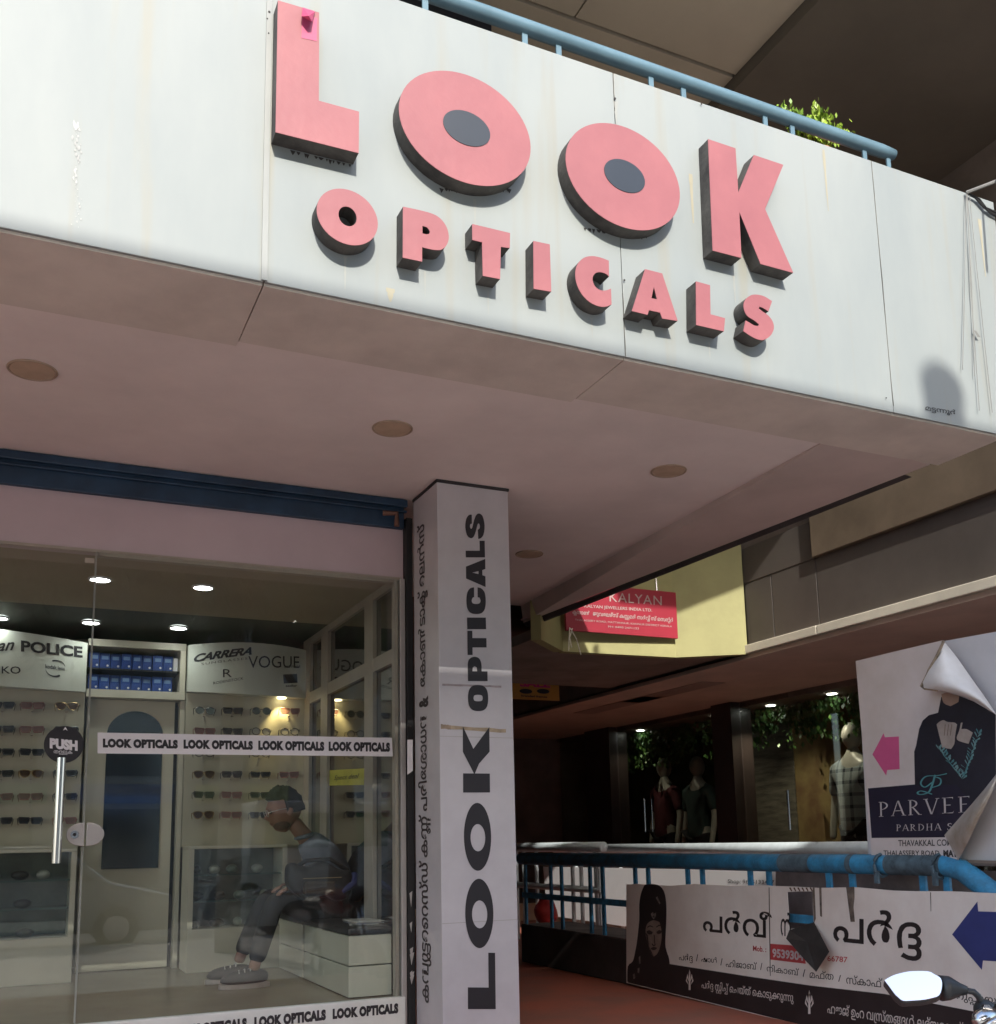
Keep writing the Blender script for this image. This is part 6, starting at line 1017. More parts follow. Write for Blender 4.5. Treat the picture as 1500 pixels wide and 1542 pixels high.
tag(obj('sunlit_peach_block', MB().box(4.1, 6.6, 11.8, 11.95, .01, P(1, 11.8, 800, 1361).z), mat('sunlit_peach_block', (.62, .44, .32), .7, 0, .08, 2)), 'low peach coloured block standing in for the sunlit far end of the terrace', 'low wall')  # peach colour imitates sunlight on the beige far end of the terrace
gp = thing('grey_board', 'grizzled pinkish grey board behind the blue railing under the hoarding', 'board', (4.2, 4.5, .3))
a, b, c, d = PP(0, 4.30, [(1168, 1420), (1530, 1450), (1530, 1312), (1168, 1308)]); obj('board', MB().prism([a, b, c, d], (.02, 0, 0)), mat('pinkish_grey', (.26, .21, .21), .7, 0, .25, 3), gp)

# --- the upper torn hoarding
HX = 3.915
K6 = (1150, 950, 4.057)
t6 = lambda pts: T(*K6, pts)
ho = thing('torn_hoarding', 'torn hoarding with curled corners on the blue railing, printed with a woman in black', 'hoarding', (HX, 3.7, .86))
hw = mat('hoarding_paper', (.66, .61, .60), .5, 0, .06, 3, .08, col2=(.57, .52, .49))
hb = mat('hoarding_back', (.60, .60, .62), .5, 0, .08, 2)
a, b, c, d = PP(0, HX+.05, t6([(640, 1385), (1560, 1420), (1560, -20), (1060, 70)])); obj('back_board', MB().prism([a, b, c, d, P(0, HX+.05, *t6([(575, 190)])[0])], (.02, 0, 0)), hb, ho)
frm = mat('frame_wood', (.20, .16, .13), .7)
a, b = PP(0, HX+.03, t6([(660, 1398), (1560, 1425)])); obj('bottom_batten', MB().tube([a, b], .014, 6), frm, ho)
front = [(565,185),(830,120),(1095,58),(1040,190),(962,345),(1130,373),(1280,425),(1420,510),(1425,880),(1270,1060),(1105,1245),(1185,1400),(1080,1396),(960,1408),(860,1398),(740,1406),(665,1400)]
obj('poster_sheet', shape(0, HX, [t6(front)], .003), hw, ho)
nv = mat('navy_print', (.022, .020, .040), .45, 0, .1, 4)
blk = mat('black_print', (.022, .022, .034), .45, 0, .2, 4)
def pr_(pts, mt, lv, sm=False, name='print'):
    q = t6(pts); q = smooth_pts(q) if sm else q
    return obj(name, shape(0, HX-.0035-.0006*lv, [q], .0004), mt, ho)
pr_([(638,962),(925,938),(1421,890),(1421,885),(1270,1060),(1165,1180),(1105,1248),(1109,1261),(660,1265)], nv, 0, name='printed_band')
pr_([(920,738),(932,700),(950,600),(972,548),(1010,515),(1066,500),(1085,405),(1130,380),(1190,395),(1280,430),(1350,470),(1418,512),(1421,890),(1270,1055),(1180,940),(925,945)], blk, 1, name='printed_figure')
pr_([(1086,388),(1120,378),(1195,398),(1190,435),(1142,460),(1100,440)], mat('skin_print', (.36, .25, .20), .5, 0, .08), 2, True, 'printed_figure')
sk2 = mat('hand_print', (.40, .35, .31), .5, 0, .1, 20)
pr_([(1057,572),(1075,555),(1100,545),(1122,556),(1165,560),(1182,572),(1170,640),(1165,690),(1145,722),(1092,714),(1076,650)], sk2, 2, True, 'printed_hand'); pr_([(1195,610),(1205,562),(1216,560),(1208,600),(1240,600),(1278,622),(1252,690),(1192,672),(1180,650)], sk2, 2, True, 'printed_hand')
for i in range(3): pr_([(1108+i*20,570),(1112+i*20,572),(1106+i*18,640),(1102+i*18,640)], mat('crease', (.22, .16, .13), .6), 3, name='printed_hand')
te = mat('teal_print', (.055, .20, .22), .5, 0, .3, 40, col2=(.20, .34, .34))
rng = random.Random(9)
for (x0, y0), (x1, y1), nn in (((1072, 725), (1208, 900), 13), ((1312, 630), (1215, 905), 14)):
    for i in range(nn):
        t = i/(nn-1); cx0, cy0 = x0+(x1-x0)*t, y0+(y1-y0)*t; s_ = 24+8*rng.random()
        for sgn in (-1, 1):
            a = rng.uniform(.3, .9)*sgn; pr_([(cx0, cy0), (cx0+s_*math.sin(a)-5, cy0-s_*math.cos(a)), (cx0+s_*1.3*math.sin(a), cy0-s_*1.3*math.cos(a)), (cx0+s_*math.sin(a)+7, cy0-s_*.7*math.cos(a))], te, 3+(i % 3)*.4, name='printed_trim')
pr_([(665,755),(733,625),(741,650),(826,645),(831,845),(755,850),(749,884)], mat('pink_print', (.62, .11, .27), .5, 0, .05), 0, name='printed_arrow')
def stroke(pts, w, mt, lv, name='printed_script'):
    q = smooth_pts(pts+pts[::-1][1:-1], 170, 5)[:5*(len(pts)-1)+1]; L = []; R_ = []
    for i, p in enumerate(q):
        d = (Vector(q[min(i+1, len(q)-1)])-Vector(q[max(i-1, 0)])); d = d.normalized() if d.length else Vector((1, 0)); nn = Vector((-d.y, d.x)); ww = w*(.35+.65*abs(d.y)); L.append(Vector(p)+nn*ww); R_.append(Vector(p)-nn*ww)
    vs = [P(0, HX-.0035-.0006*lv, *t6([tuple(v)])[0]) for v in L+R_]; n = len(L)
    m = MB(); m.add(vs, [(i, i+1, n+i+1, n+i) for i in range(n-1)]); obj(name, m, mt, ho)
tl_ = mat('teal_script', (.10, .32, .34), .5)
stroke([(1120,872),(1060,884),(990,890),(960,930),(985,955),(1030,925)], 5, tl_, 3); stroke([(1048,880),(1030,940),(1008,985),(960,1000),(940,990),(965,978),(1030,998)], 6, tl_, 3); stroke([(1040,890),(1080,905),(1075,940),(1025,958)], 5, tl_, 3)
# thin serif capitals
def ser(x, y, w=.14): return [(x-w, y), (x+w, y), (x+w, y+.035), (x-w, y+.035)]
def bar(x, w, y0=0, y1=1): return [(x-w/2, y0), (x+w/2, y0), (x+w/2, y1), (x-w/2, y1)]
def dia(x0, y0, x1, y1, w): return [(x0-w/2, y0), (x0+w/2, y0), (x1+w/2, y1), (x1-w/2, y1)]
def bowl(x, y0, y1, r, w):
    n = 14; ym = (y0+y1)/2; ry = (y1-y0)/2
    o_ = [(x+r*math.sin(math.pi*i/n), ym+ry*math.cos(math.pi*i/n)) for i in range(n+1)]; i_ = [(x+(r-w)*math.sin(math.pi*i/n), ym+(ry-.04)*math.cos(math.pi*i/n)) for i in range(n, -1, -1)]; return o_+i_
W_ = .10
SERIF = {'P': [bar(.16, W_), ser(.16, 0), ser(.16, .965), bowl(.16, .46, 1, .42, W_)], 'A': [dia(.06, 0, .38, 1, .05), dia(.72, 0, .40, 1, W_), bar(.38, .36, .32, .36), ser(.06, 0, .10), ser(.72, 0, .13)],
 'R': [bar(.16, W_), ser(.16, 0), ser(.16, .965), bowl(.16, .48, 1, .40, W_), dia(.66, 0, .30, .5, W_), ser(.69, 0, .10)], 'V': [dia(.38, 0, .08, 1, W_), dia(.40, 0, .72, 1, .05), ser(.08, .965, .13), ser(.72, .965, .10)],
 'E': [bar(.16, W_), ser(.16, 0), ser(.16, .965), [(.1, 0), (.58, 0), (.62, .16), (.56, .04), (.1, .04)], [(.1, .96), (.56, .96), (.58, .86), (.60, 1), (.1, 1)], [(.16, .50), (.46, .50), (.46, .54), (.16, .54)]],
 'D': [bar(.16, W_), ser(.16, 0), ser(.16, .965), bowl(.16, 0, 1, .58, W_)], 'H': [bar(.16, W_), bar(.66, W_), ser(.16, 0), ser(.16, .965), ser(.66, 0), ser(.66, .965), [(.16, .49), (.66, .49), (.66, .53), (.16, .53)]],
 'S': [[(x, y) for x, y in smooth_pts([(.50,.80),(.48,.97),(.28,1),(.08,.90),(.06,.70),(.20,.56),(.38,.44),(.44,.24),(.30,.05),(.12,.06),(.06,.26),(.03,.24),(.05,.02),(.28,0),(.50,.10),(.54,.30),(.44,.50),(.22,.62),(.16,.78),(.28,.94),(.44,.90),(.47,.78)])]],
 'O': [[(.36+.36*math.cos(6.2832*i/32), .5+.5*math.sin(6.2832*i/32)) for i in range(32)], [(.36+.27*math.cos(6.2832*i/32), .5+.46*math.sin(6.2832*i/32)) for i in range(32)]]}
SADV = {'P': .72, 'A': .86, 'R': .86, 'V': .86, 'E': .76, 'D': .88, 'H': .92, 'S': .68, 'O': .86, ' ': .45}
def serif_text(s, adv_k=1.1):
    vs = []; fs = []; x = 0
    for ch in s:
        if ch != ' ':
            grp = [SERIF[ch]] if ch == 'O' else [[c] for c in SERIF[ch]]
            for g in grp:
                v, f = fill(g); nn = len(vs); vs += [Vector((p.x+x, p.y, 0)) for p in v]; fs += [tuple(i+nn for i in q) for q in f]
        x += SADV[ch]*adv_k
    return norm((vs, fs))
wp = mat('pale_print', (.60, .56, .56), .5)
q6 = lambda *p: t6([p])[0]
obj('poster_lettering', place(serif_text('PARVEE'), q6(704, 1136), q6(1262, 1108), q6(702, 1046), 0, HX-.006), wp, ho)
obj('poster_lettering', place(serif_text('PARDHA S'), q6(810, 1223), q6(1150, 1217), q6(810, 1183), 0, HX-.006), wp, ho)
dp = mat('dark_print', (.05, .045, .045), .5)
obj('poster_lettering', place(latin('THAVAKKAL COM', .012), q6(823, 1316), q6(1150, 1313), q6(822, 1278), 0, HX-.0045), dp, ho)
obj('poster_lettering', place(latin('THALASSERY ROAD,', .012), q6(733, 1378), q6(1084, 1381), q6(732, 1341), 0, HX-.0045), dp, ho); obj('poster_lettering', place(latin('MAT', .05), q6(1098, 1380), q6(1185, 1382), q6(1097, 1338), 0, HX-.0045), dp, ho)
# curled corners: ruled patches bending off the board
def curl(name, fold, edge, lift, mt, nn=14):
    vs = []; fs = []
    for i in range(nn+1):
        t = i/nn
        def at(path):
            k = t*(len(path)-1); j = min(int(k), len(path)-2); u = k-j; return (path[j][0]+(path[j+1][0]-path[j][0])*u, path[j][1]+(path[j+1][1]-path[j][1])*u)
        a, b = t6([at(fold)])[0], t6([at(edge)])[0]
        for j in range(9):
            u = j/8; px, py = a[0]+(b[0]-a[0])*u, a[1]+(b[1]-a[1])*u; vs.append(P(0, HX-.006-lift*math.sin(math.pi*.5*u)**.8*math.sin(math.pi*min(1, max(.0, .12+.88*t))) - .035*math.sin(math.pi*u)*math.sin(math.pi*t), px, py))
    for i in range(nn):
        for j in range(8): fs.append((i*9+j, i*9+j+1, i*9+j+10, i*9+j+9))
    return obj(name, MB().add(vs, fs), mt, ho, smooth=True)
cw = mat('sheet_back', (.74, .74, .74), .5, 0, .06, 4, col2=(.62, .60, .56))
curl('curled_corner', [(1095,55),(1180,160),(1270,290),(1350,400),(1425,515)], [(1100,58),(1030,200),(955,345),(1130,372),(1290,425),(1424,516)], .10, cw)
obj('curl_hem', MB().tube(PP(0, HX-.09, t6([(1100,62),(1060,150),(1010,240),(962,340),(985,352),(1060,362)])), .007, 6), mat('stained_hem', (.40, .33, .24), .7, 0, .3, 20), ho)
cs_ = mat('stained_sheet_back', (.55, .52, .47), .6, 0, .2, 3.5, col2=(.30, .24, .17))
curl('curled_corner', [(1425,870),(1350,965),(1265,1065),(1180,1160),(1105,1247)], [(1425,900),(1390,1000),(1300,1180),(1240,1310),(1188,1402)], .08, cs_)

# --- the lower banner on the railing
BXX = 3.87
k5 = lambda pts: T(940, 1320, 5.357, pts)
k8 = lambda pts: T(1130, 1250, 4.054, pts)
bn = thing('shop_banner', 'weathered shop banner on the blue railing with a veiled woman and blue arrow', 'banner', (BXX, 4.5, .1))
top = [(944,1332),(960,1331),(1010,1334),(1045,1331),(1100,1334),(1158,1333),(1163,1334),(1196,1335),(1232,1337),(1290,1336),(1345,1341),(1380,1342),(1430,1342),(1500,1345),(1600,1349)]
hole = k8([(228,378),(300,374),(385,374),(386,470),(390,568),(335,590),(240,604),(236,500)])
out = top+[(1600,1625),(1198,1541.5),(1100,1518),(944,1480)]
wb = mat('banner_white', (.80, .76, .71), .55, 0, .08, 2.2, .35, col2=(.68, .62, .57), fine=6)
obj('banner_sheet', shape(0, BXX, [out, hole], .004), wb, bn)
bk = mat('banner_black', (.030, .023, .024), .5, 0, .15, 4)
L5 = lambda lv: BXX-.0045-.0006*lv
def pb(q, mt, lv, name='print', sm=False): return obj(name, shape(0, L5(lv), [smooth_pts(q) if sm else q], .0004), mt, bn)
pb([(1008,1451.6),(1130,1470.8),(1220,1484),(1332,1496.7),(1470,1523.8),(1600,1548),(1600,1624),(1198,1541),(1100,1517),(946,1479.5),(946,1470),(1000,1452)], bk, 0, 'printed_band')
pb(k5([(165,66),(230,60),(290,78),(328,140),(341,260),(337,420),(332,545),(345,610),(362,660),(368,740),(360,830),(200,870),(26,846),(30,725),(70,682),(90,600),(104,520),(122,350),(122,225),(138,130)]), bk, 1, 'printed_veil', True)
fc = mat('face_print', (.30, .235, .20), .5, 0, .12, 12, col2=(.20, .15, .13))
pb(k5([(186,382),(235,352),(285,368),(303,450),(296,540),(272,615),(240,645),(214,612),(188,530),(173,450)]), fc, 2, 'printed_face', True)
fd = mat('face_dark_print', (.045, .032, .030), .5)
for q in ([(186,405),(208,392),(234,404),(232,410),(208,402),(188,414)], [(258,404),(280,388),(302,392),(301,400),(281,398),(260,412)], [(180,440),(204,432),(232,448),(222,466),(200,468),(184,456)], [(260,447),(282,430),(303,438),(300,456),(282,464),(266,460)],
          [(222,535),(238,552),(256,540),(252,556),(238,562),(224,552)], [(214,577),(238,566),(266,574),(258,586),(240,594),(222,590)], [(238,470),(246,470),(250,540),(244,545)], [(173,450),(190,470),(200,560),(236,640),(214,612),(188,530)]): pb(k5(q), fd, 3, 'printed_face')
for q in ([(215,300),(232,285),(240,310),(225,330)], [(238,300),(258,290),(255,325),(240,335)], [(222,326),(252,330),(240,345)], [(255,170),(268,160),(292,215),(285,225)], [(118,650),(130,640),(134,700),(120,705)], [(110,740),(124,735),(122,780),(108,775)], [(70,790),(84,780),(90,820),(76,826)]): pb(k5(q), mat('pale_detail', (.30, .27, .25), .5, 0, .3, 30), 3, 'printed_veil')
bl = mat('banner_ink', (.026, .022, .022), .5)
def bt(vf, b0, b1, b2, mt=None, name='banner_lettering', lv=1): obj(name, place(vf, b0, b1, b2, 0, L5(lv)), mt or bl, bn)
p5 = lambda *p: k5([p])[0]
p8 = lambda *p: k8([p])[0]
def title(keys, b0, b1, b2): bt(malayalam(keys, .028), b0, b1, b2)
title('parv_a', p5(635, 443), p5(1195, 505), p5(635, 245)); title('parv_b', p5(1262, 480), p5(1345, 490), p5(1262, 285))
title('pard', p8(505, 742), p8(1046, 805), p8(505, 470))
rd = mat('red_print', (.52, .07, .075), .5)
bt(latin('Mob. :', .02), p8(16, 738), p8(97, 746), p8(16, 705), rd)
pb(k8([(120,694),(250,703),(330,760),(338,816),(120,790)]), rd, 1, 'printed_box'); bt(latin('9539304', .035), p8(134, 777), p8(325, 800), p8(134, 722), wp, lv=2)
bt(latin('66787', .01), p8(470, 800), p8(593, 809), p8(470, 766), rd)
th = .008
for key, a, b, c in (('pard', p5(442, 690), p5(553, 700), p5(442, 618)), ('shal', p5(622, 686), p5(748, 698), p5(622, 640)), ('hijab', p5(820, 728), p5(1070, 752), p5(820, 668)), ('nik', p5(1150, 765), p5(1410, 800), p5(1150, 706)),
                   ('maf', p8(362, 902), p8(508, 916), p8(362, 852)), ('skaf', p8(585, 938), p8(806, 962), p8(585, 882)), ('kupp', p8(1205, 1046), p8(1500, 1090), p8(1205, 985))): bt(malayalam(key, th), a, b, c)
for x, y, k in ((588, 655, k5), (785, 688, k5), (1106, 725, k5), (1450, 782, k5), (328, 870, k8), (545, 905, k8)):
    h = 28 if k is k5 else 20; pb(k([(x-8, y+h), (x-3, y+h), (x+8, y-h), (x+3, y-h)]), bl, 1, 'banner_lettering')
wl2 = mat('banner_white_ink', (.74, .68, .64), .5)
bt(malayalam('stitch', th), p5(625, 925), p5(1366, 1042), p5(625, 830), wl2); bt(malayalam('haj', th), p8(470, 1132), p8(1300, 1268), p8(470, 1050), wl2)
def orn(cx0, y0, y1, k):
    s = (y1-y0)/145
    for dx, dy, r in ((0, 14, 7), (-15, 45, 7), (15, 45, 7), (-22, 70, 6), (22, 70, 6)): pb(k([(cx0+dx*s-r*s*.8, y0+dy*s+10*s), (cx0+dx*s, y0+dy*s-16*s), (cx0+dx*s+r*s*.8, y0+dy*s+10*s), (cx0+dx*s*.35, y0+dy*s+38*s)]), wl2, 1, 'printed_ornament')
    pb(k([(cx0-5*s, y0+20*s), (cx0+5*s, y0+20*s), (cx0+7*s, y0+145*s), (cx0-7*s, y0+145*s)]), wl2, 1, 'printed_ornament')
orn(528, 752, 915, k5); orn(360, 978, 1122, k8)
pb(k8([(1232,637),(1386,436),(1391,496),(1500,500),(1640,506),(1640,806),(1500,801),(1420,796),(1413,853)]), mat('blue_print', (.035, .05, .20), .5, 0, .1, 4), 1, 'printed_arrow')
for q in ([(112,350),(117,350),(121,610),(124,890),(120,890),(115,610)], [(1098,380),(1103,380),(1104,496),(1101,496)]): pb(k8(q), M['seam'], 2, 'sheet_seam')
for q in ([(585,350),(635,345),(636,410),(630,470),(638,560),(612,560),(600,470)], [(420,352),(434,350),(438,530),(426,525)], [(380,350),(392,352),(400,540),(388,570)]): pb(k8(q), mat('torn_patch', (.20, .16, .13), .8, 0, .3, 20), 2, 'torn_patch')
for i in range(6): pb(k8([(236+i*25,352),(246+i*25,350),(256+i*25,372),(250+i*25,374)]), mat('torn_edge', (.15, .08, .05), .8), 2, 'torn_patch')
# flap folded out of the torn hole
fv = [P(0, BXX-.006, *p8(388, 562)), P(0, BXX-.006, *p8(238, 610)), P(0, BXX-.05, *p8(218, 662)), P(0, BXX-.09, *p8(330, 790)), P(0, BXX-.10, *p8(402, 866)), P(0, BXX-.08, *p8(482, 742)), P(0, BXX-.05, *p8(345, 680))]
obj('torn_flap', MB().add(fv, [(0,1,6),(1,2,6),(2,3,6),(3,4,6),(4,5,6),(5,0,6)]), mat('flap_back', (.045, .040, .038), .55, 0, .2, 10), bn)
# ------------------------------------------------------------------ upper storey over the fascia
uf = thing('upper_floor', 'brown panelled underside of the upper storey above the white fascia', 'building', (0, 5, 4.0))
obj('soffit_panel', MB().box(-9, 2.585, 3.25, 4.352, 5.50, 5.56), M['upper'], uf); obj('soffit_panel', MB().box(2.595, 3.69, 3.25, 4.352, 5.50, 5.56), M['upper'], uf)
obj('soffit_panel', MB().box(-9, 3.69, 4.378, 9, 5.50, 5.56), M['upper'], uf); obj('groove', MB().box(-9, 3.69, 3.24, 9, 5.565, 5.7), M['soot'], uf)
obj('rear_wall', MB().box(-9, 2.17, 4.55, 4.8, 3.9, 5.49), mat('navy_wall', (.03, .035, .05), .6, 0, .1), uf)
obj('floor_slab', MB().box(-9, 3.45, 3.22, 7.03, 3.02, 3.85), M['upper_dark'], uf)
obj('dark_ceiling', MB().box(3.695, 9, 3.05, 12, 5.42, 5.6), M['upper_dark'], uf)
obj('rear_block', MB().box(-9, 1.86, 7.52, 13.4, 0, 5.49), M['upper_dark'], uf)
obj('inner_wall', MB().box(3.3, NX, 9.0, 9.1, 4.0, 5.41), M['upper_dark'], uf)
pr2 = thing('pipe_railing', 'pale blue pipe railing on short brackets along the top of the white fascia', 'railing', (0, 3.26, 4.0))
pz = P(1, 3.26, 980, 107).z
obj('pipe', MB().tube([(-6, 3.26, pz), (0, 3.26, pz), (3.62, 3.26, pz), (3.70, 3.26, pz)], [.031, .031, .031, .026], 16), M['pipe'], pr2, smooth=True)
for x, y in ((640, 0), (790, 55), (841, 74), (980, 122), (1029, 140), (1152, 182), (1193, 197), (1302, 236), (1338, 248), (500, -40), (450, -60)):
    px = P(1, 3.26, x, y).x; obj('bracket', MB().box(px-.012, px+.012, 3.256, 3.264, 4.0, pz-.02), M['pipe'], pr2)
ptt = thing('potted_shrub', 'small bright yellow green shrub behind the pipe railing', 'plant', P(1, 3.62, 1225, 200))
rng = random.Random(21); mb = MB(); st_ = MB(); base = P(1, 3.62, 1228, 235)
for q in ((1185, 163), (1198, 172), (1215, 180), (1228, 165), (1240, 172), (1250, 180), (1262, 192), (1236, 190), (1190, 182), (1272, 202), (1222, 195), (1245, 205)):
    tip = P(1, 3.62+rng.uniform(-.06, .06), *q); st_.tube([base, (base+tip)/2+Vector((rng.uniform(-.02, .02), 0, .02)), tip], .004, 5)
    for i in range(80):
        u = .45+.6*rng.random(); c = base+(tip-base)*u+Vector((rng.gauss(0, .014), rng.gauss(0, .02), rng.gauss(0, .014))); leaf_quads(mb, c, rng.uniform(.013, .024), rng)
obj('leaves', mb, M['leaf_bright'], ptt); obj('stems', st_, M['bark'], ptt)
obj('pot', MB().tube([(base.x, base.y, 3.86), (base.x, base.y, base.z-.0)], [.07, .09], 16), mat('terracotta', (.35, .14, .08), .8), ptt, smooth=True)
hw_ = thing('hanging_wires', 'thin dark wires hanging down the right end of the white fascia', 'wire', P(1, 3.08, 1455, 300))
kz = lambda pts: PP(1, 3.085, T(1300, 200, 3.085, pts))
wm_ = mat('grey_wire', (.20, .20, .19), .6)
for pts in ([(478,278),(474,500),(472,700),(462,1100)], [(484,285),(500,700),(520,1000),(540,1290)], [(493,285),(530,650),(565,980),(600,1300)], [(480,280),(497,560),(512,900),(518,1130)]): obj('wire', MB().tube(kz(pts), .0017, 5), wm_, hw_)
obj('wire', MB().tube(kz([(490,285),(520,300),(560,345),(590,370),(640,395)]), .006, 6), M['black'], hw_); obj('wire', MB().tube(kz([(500,290),(540,310),(570,350),(640,380)]), .006, 6), M['black'], hw_)
obj('wire', MB().tube([*kz([(478,278)]), P(1, 3.0, 1500, 273), P(1, 2.6, 1600, 215)], .008, 6), wm_, hw_)
obj('wire_clip', MB().poly(kz([(512,915),(525,920),(545,950),(530,948)])), wm_, hw_)

# ------------------------------------------------------------------ motorcycle in the lower right corner
def on_plane(p0, nrm, x, y):
    d = ray(x, y); return EYE+d*((p0-EYE).dot(nrm)/d.dot(nrm))
mcen = EYE+ray(1377, 1487)*2.1
mn = ((EYE-mcen).normalized()+SUN_TO*.0+Vector((0, -.35, .85))).normalized()
km = lambda pts: T(1200, 1400, 5, pts)
mo = thing('motorcycle', 'motorcycle handlebar end with a pointed rear view mirror in front of the banner', 'motorcycle', (mcen.x+.3, mcen.y, -.30))
gl_ = km(smooth_pts([(660,380),(720,346),(790,325),(860,313),(985,313),(1040,338),(1083,366),(1093,420),(1072,492),(1010,515),(950,527),(870,533),(800,534),(760,505),(735,480),(695,425)], 80))
gp_ = [on_plane(mcen, mn, *q) for q in gl_]
ms = bpy.data.materials.new('mirror_glass'); ms.use_nodes = True; ms.node_tree.nodes['Principled BSDF'].inputs['Metallic'].default_value = 1; ms.node_tree.nodes['Principled BSDF'].inputs['Roughness'].default_value = .03; ms.node_tree.nodes['Principled BSDF'].inputs['Base Color'].default_value = (.95, .97, 1, 1)
cgl = sum(gp_, Vector())/len(gp_)
bp_ = mat('black_plastic', (.035, .037, .04), .4, 0, .1, 12)
hs_ = obj('mirror_housing', MB().prism([cgl+(p-cgl)*1.035-mn*.002 for p in gp_], -mn*.022), bp_, mo, bevel=.004)
obj('mirror_glass', MB().prism(gp_, -mn*.0015), ms, hs_)
at = lambda x, y, k=2.1, d=0: EYE+ray(1200+x/5, 1400+y/5)*(k+d)
obj('mirror_neck', MB().tube([at(1080, 440, 2.1, .02), at(1150, 440, 2.1, .02), at(1230, 450, 2.1, .015), at(1285, 458, 2.1, .01)], [.026, .024, .013, .008], 14), bp_, mo, smooth=True)
obj('mirror_stem', MB().tube([at(1270, 457, 2.11), at(1330, 468, 2.11), at(1365, 500, 2.11), at(1390, 550, 2.11), at(1405, 600, 2.11)], .0065, 10), bp_, mo, smooth=True)
obj('stem_clamp', MB().ell(at(1415, 605, 2.11), (.022, .022, .022), 14, 10), bp_, mo, smooth=True)
obj('clamp_bolt', MB().tube([at(1400, 585, 2.11), at(1435, 600, 2.08)], .010, 6), M['chrome'], mo)
g0, g1 = at(1360, 690, 2.05), at(1560, 590, 2.15); dirg = (g1-g0).normalized()
obj('grip', MB().tube([g0, g0+dirg*.02, g1], [.012, .019, .019], 14), M['chrome'], mo, smooth=True)
hb_end = g1+dirg*.55
obj('handlebar', MB().tube([g1, g1+dirg*.15+Vector((0, 0, -.03)), hb_end], .014, 12), M['chrome'], mo, smooth=True)
obj('lever', MB().tube([at(1380, 745, 2.0), at(1480, 690, 1.98), at(1600, 640, 2.05)], .007, 8), M['chrome'], mo, smooth=True)
st0 = hb_end+Vector((.12, 0, -.02)); wc = Vector((st0.x+.05, st0.y+.30, -.02))
obj('fork', MB().tube([st0, wc], .028, 12), M['chrome'], mo, smooth=True)
wl_ = MB(); wl_.tube([(wc.x, wc.y+.24*math.cos(6.2832*i/36), wc.z+.24*math.sin(6.2832*i/36)-.0) for i in range(37)], .045, 10, False)
wh = obj('wheel', wl_, M['black'], mo, smooth=True); obj('hub', MB().tube([wc-Vector((.05, 0, 0)), wc+Vector((.05, 0, 0))], .07, 16), M['chrome'], wh)
for i in range(5): obj('spoke', MB().tube([wc, wc+Vector((0, .21*math.cos(1.2566*i), .21*math.sin(1.2566*i)))], .014, 6), M['chrome'], wh)
obj('headlamp', MB().ell(st0+Vector((0, .06, -.06)), (.09, .09, .085), 18, 12), bp_, mo, smooth=True)
obj('tank', MB().ell(st0+Vector((-.02, -.45, -.12)), (.13, .30, .12), 20, 14), mat('red_tank', (.30, .02, .02), .2), mo, smooth=True)
obj('seat', MB().ell(st0+Vector((-.02, -1.0, -.16)), (.12, .38, .06), 20, 12), M['black'], mo, smooth=True)
rc = Vector((wc.x-.02, wc.y-1.35, wc.z)); wl_ = MB(); wl_.tube([(rc.x, rc.y+.24*math.cos(6.2832*i/36), rc.z+.24*math.sin(6.2832*i/36)) for i in range(37)], .05, 10, False); wh = obj('wheel', wl_, M['black'], mo, smooth=True); obj('hub', MB().tube([rc-Vector((.06, 0, 0)), rc+Vector((.06, 0, 0))], .08, 16), M['chrome'], wh)
obj('engine', MB().box(wc.x-.14, wc.x+.10, wc.y-.95, wc.y-.50, -.05, .28), bp_, mo, bevel=.05); obj('body_frame', MB().tube([rc, Vector((rc.x, rc.y+.35, .45)), st0+Vector((-.02, -.15, -.1))], .03, 8), bp_, mo)

# ------------------------------------------------------------------ the street behind the viewer (seen in the shop glass, shades the shop; the cloth banner is added for shade)
ob = thing('opposite_building', 'grey three storey shop block with dark openings across the road', 'building', (0, -30, -.45))
obj('facade', MB().box(-30, 34, -36, -30, -.45, 10.4), M['opp'], ob); obj('parapet', MB().box(-30, 34, -30.3, -29.8, 10.41, 11.0), M['opp'], ob)
for i in range(14):
    for z0, z1 in ((-.3, 2.4), (3.6, 5.2), (7.0, 8.8)): obj('opening', MB().box(-28+i*4.3, -25.2+i*4.3, -29.99, -29.95, z0, z1), M['opp_dark'], ob)
    obj('shop_board', MB().box(-28.3+i*4.3, -24.8+i*4.3, -29.98, -29.9, 2.6, 3.3), mat('board_paint', random.Random(i).choice([(.5, .08, .06), (.6, .55, .2), (.1, .2, .45), (.6, .6, .58), (.1, .35, .2)]), .5), ob)
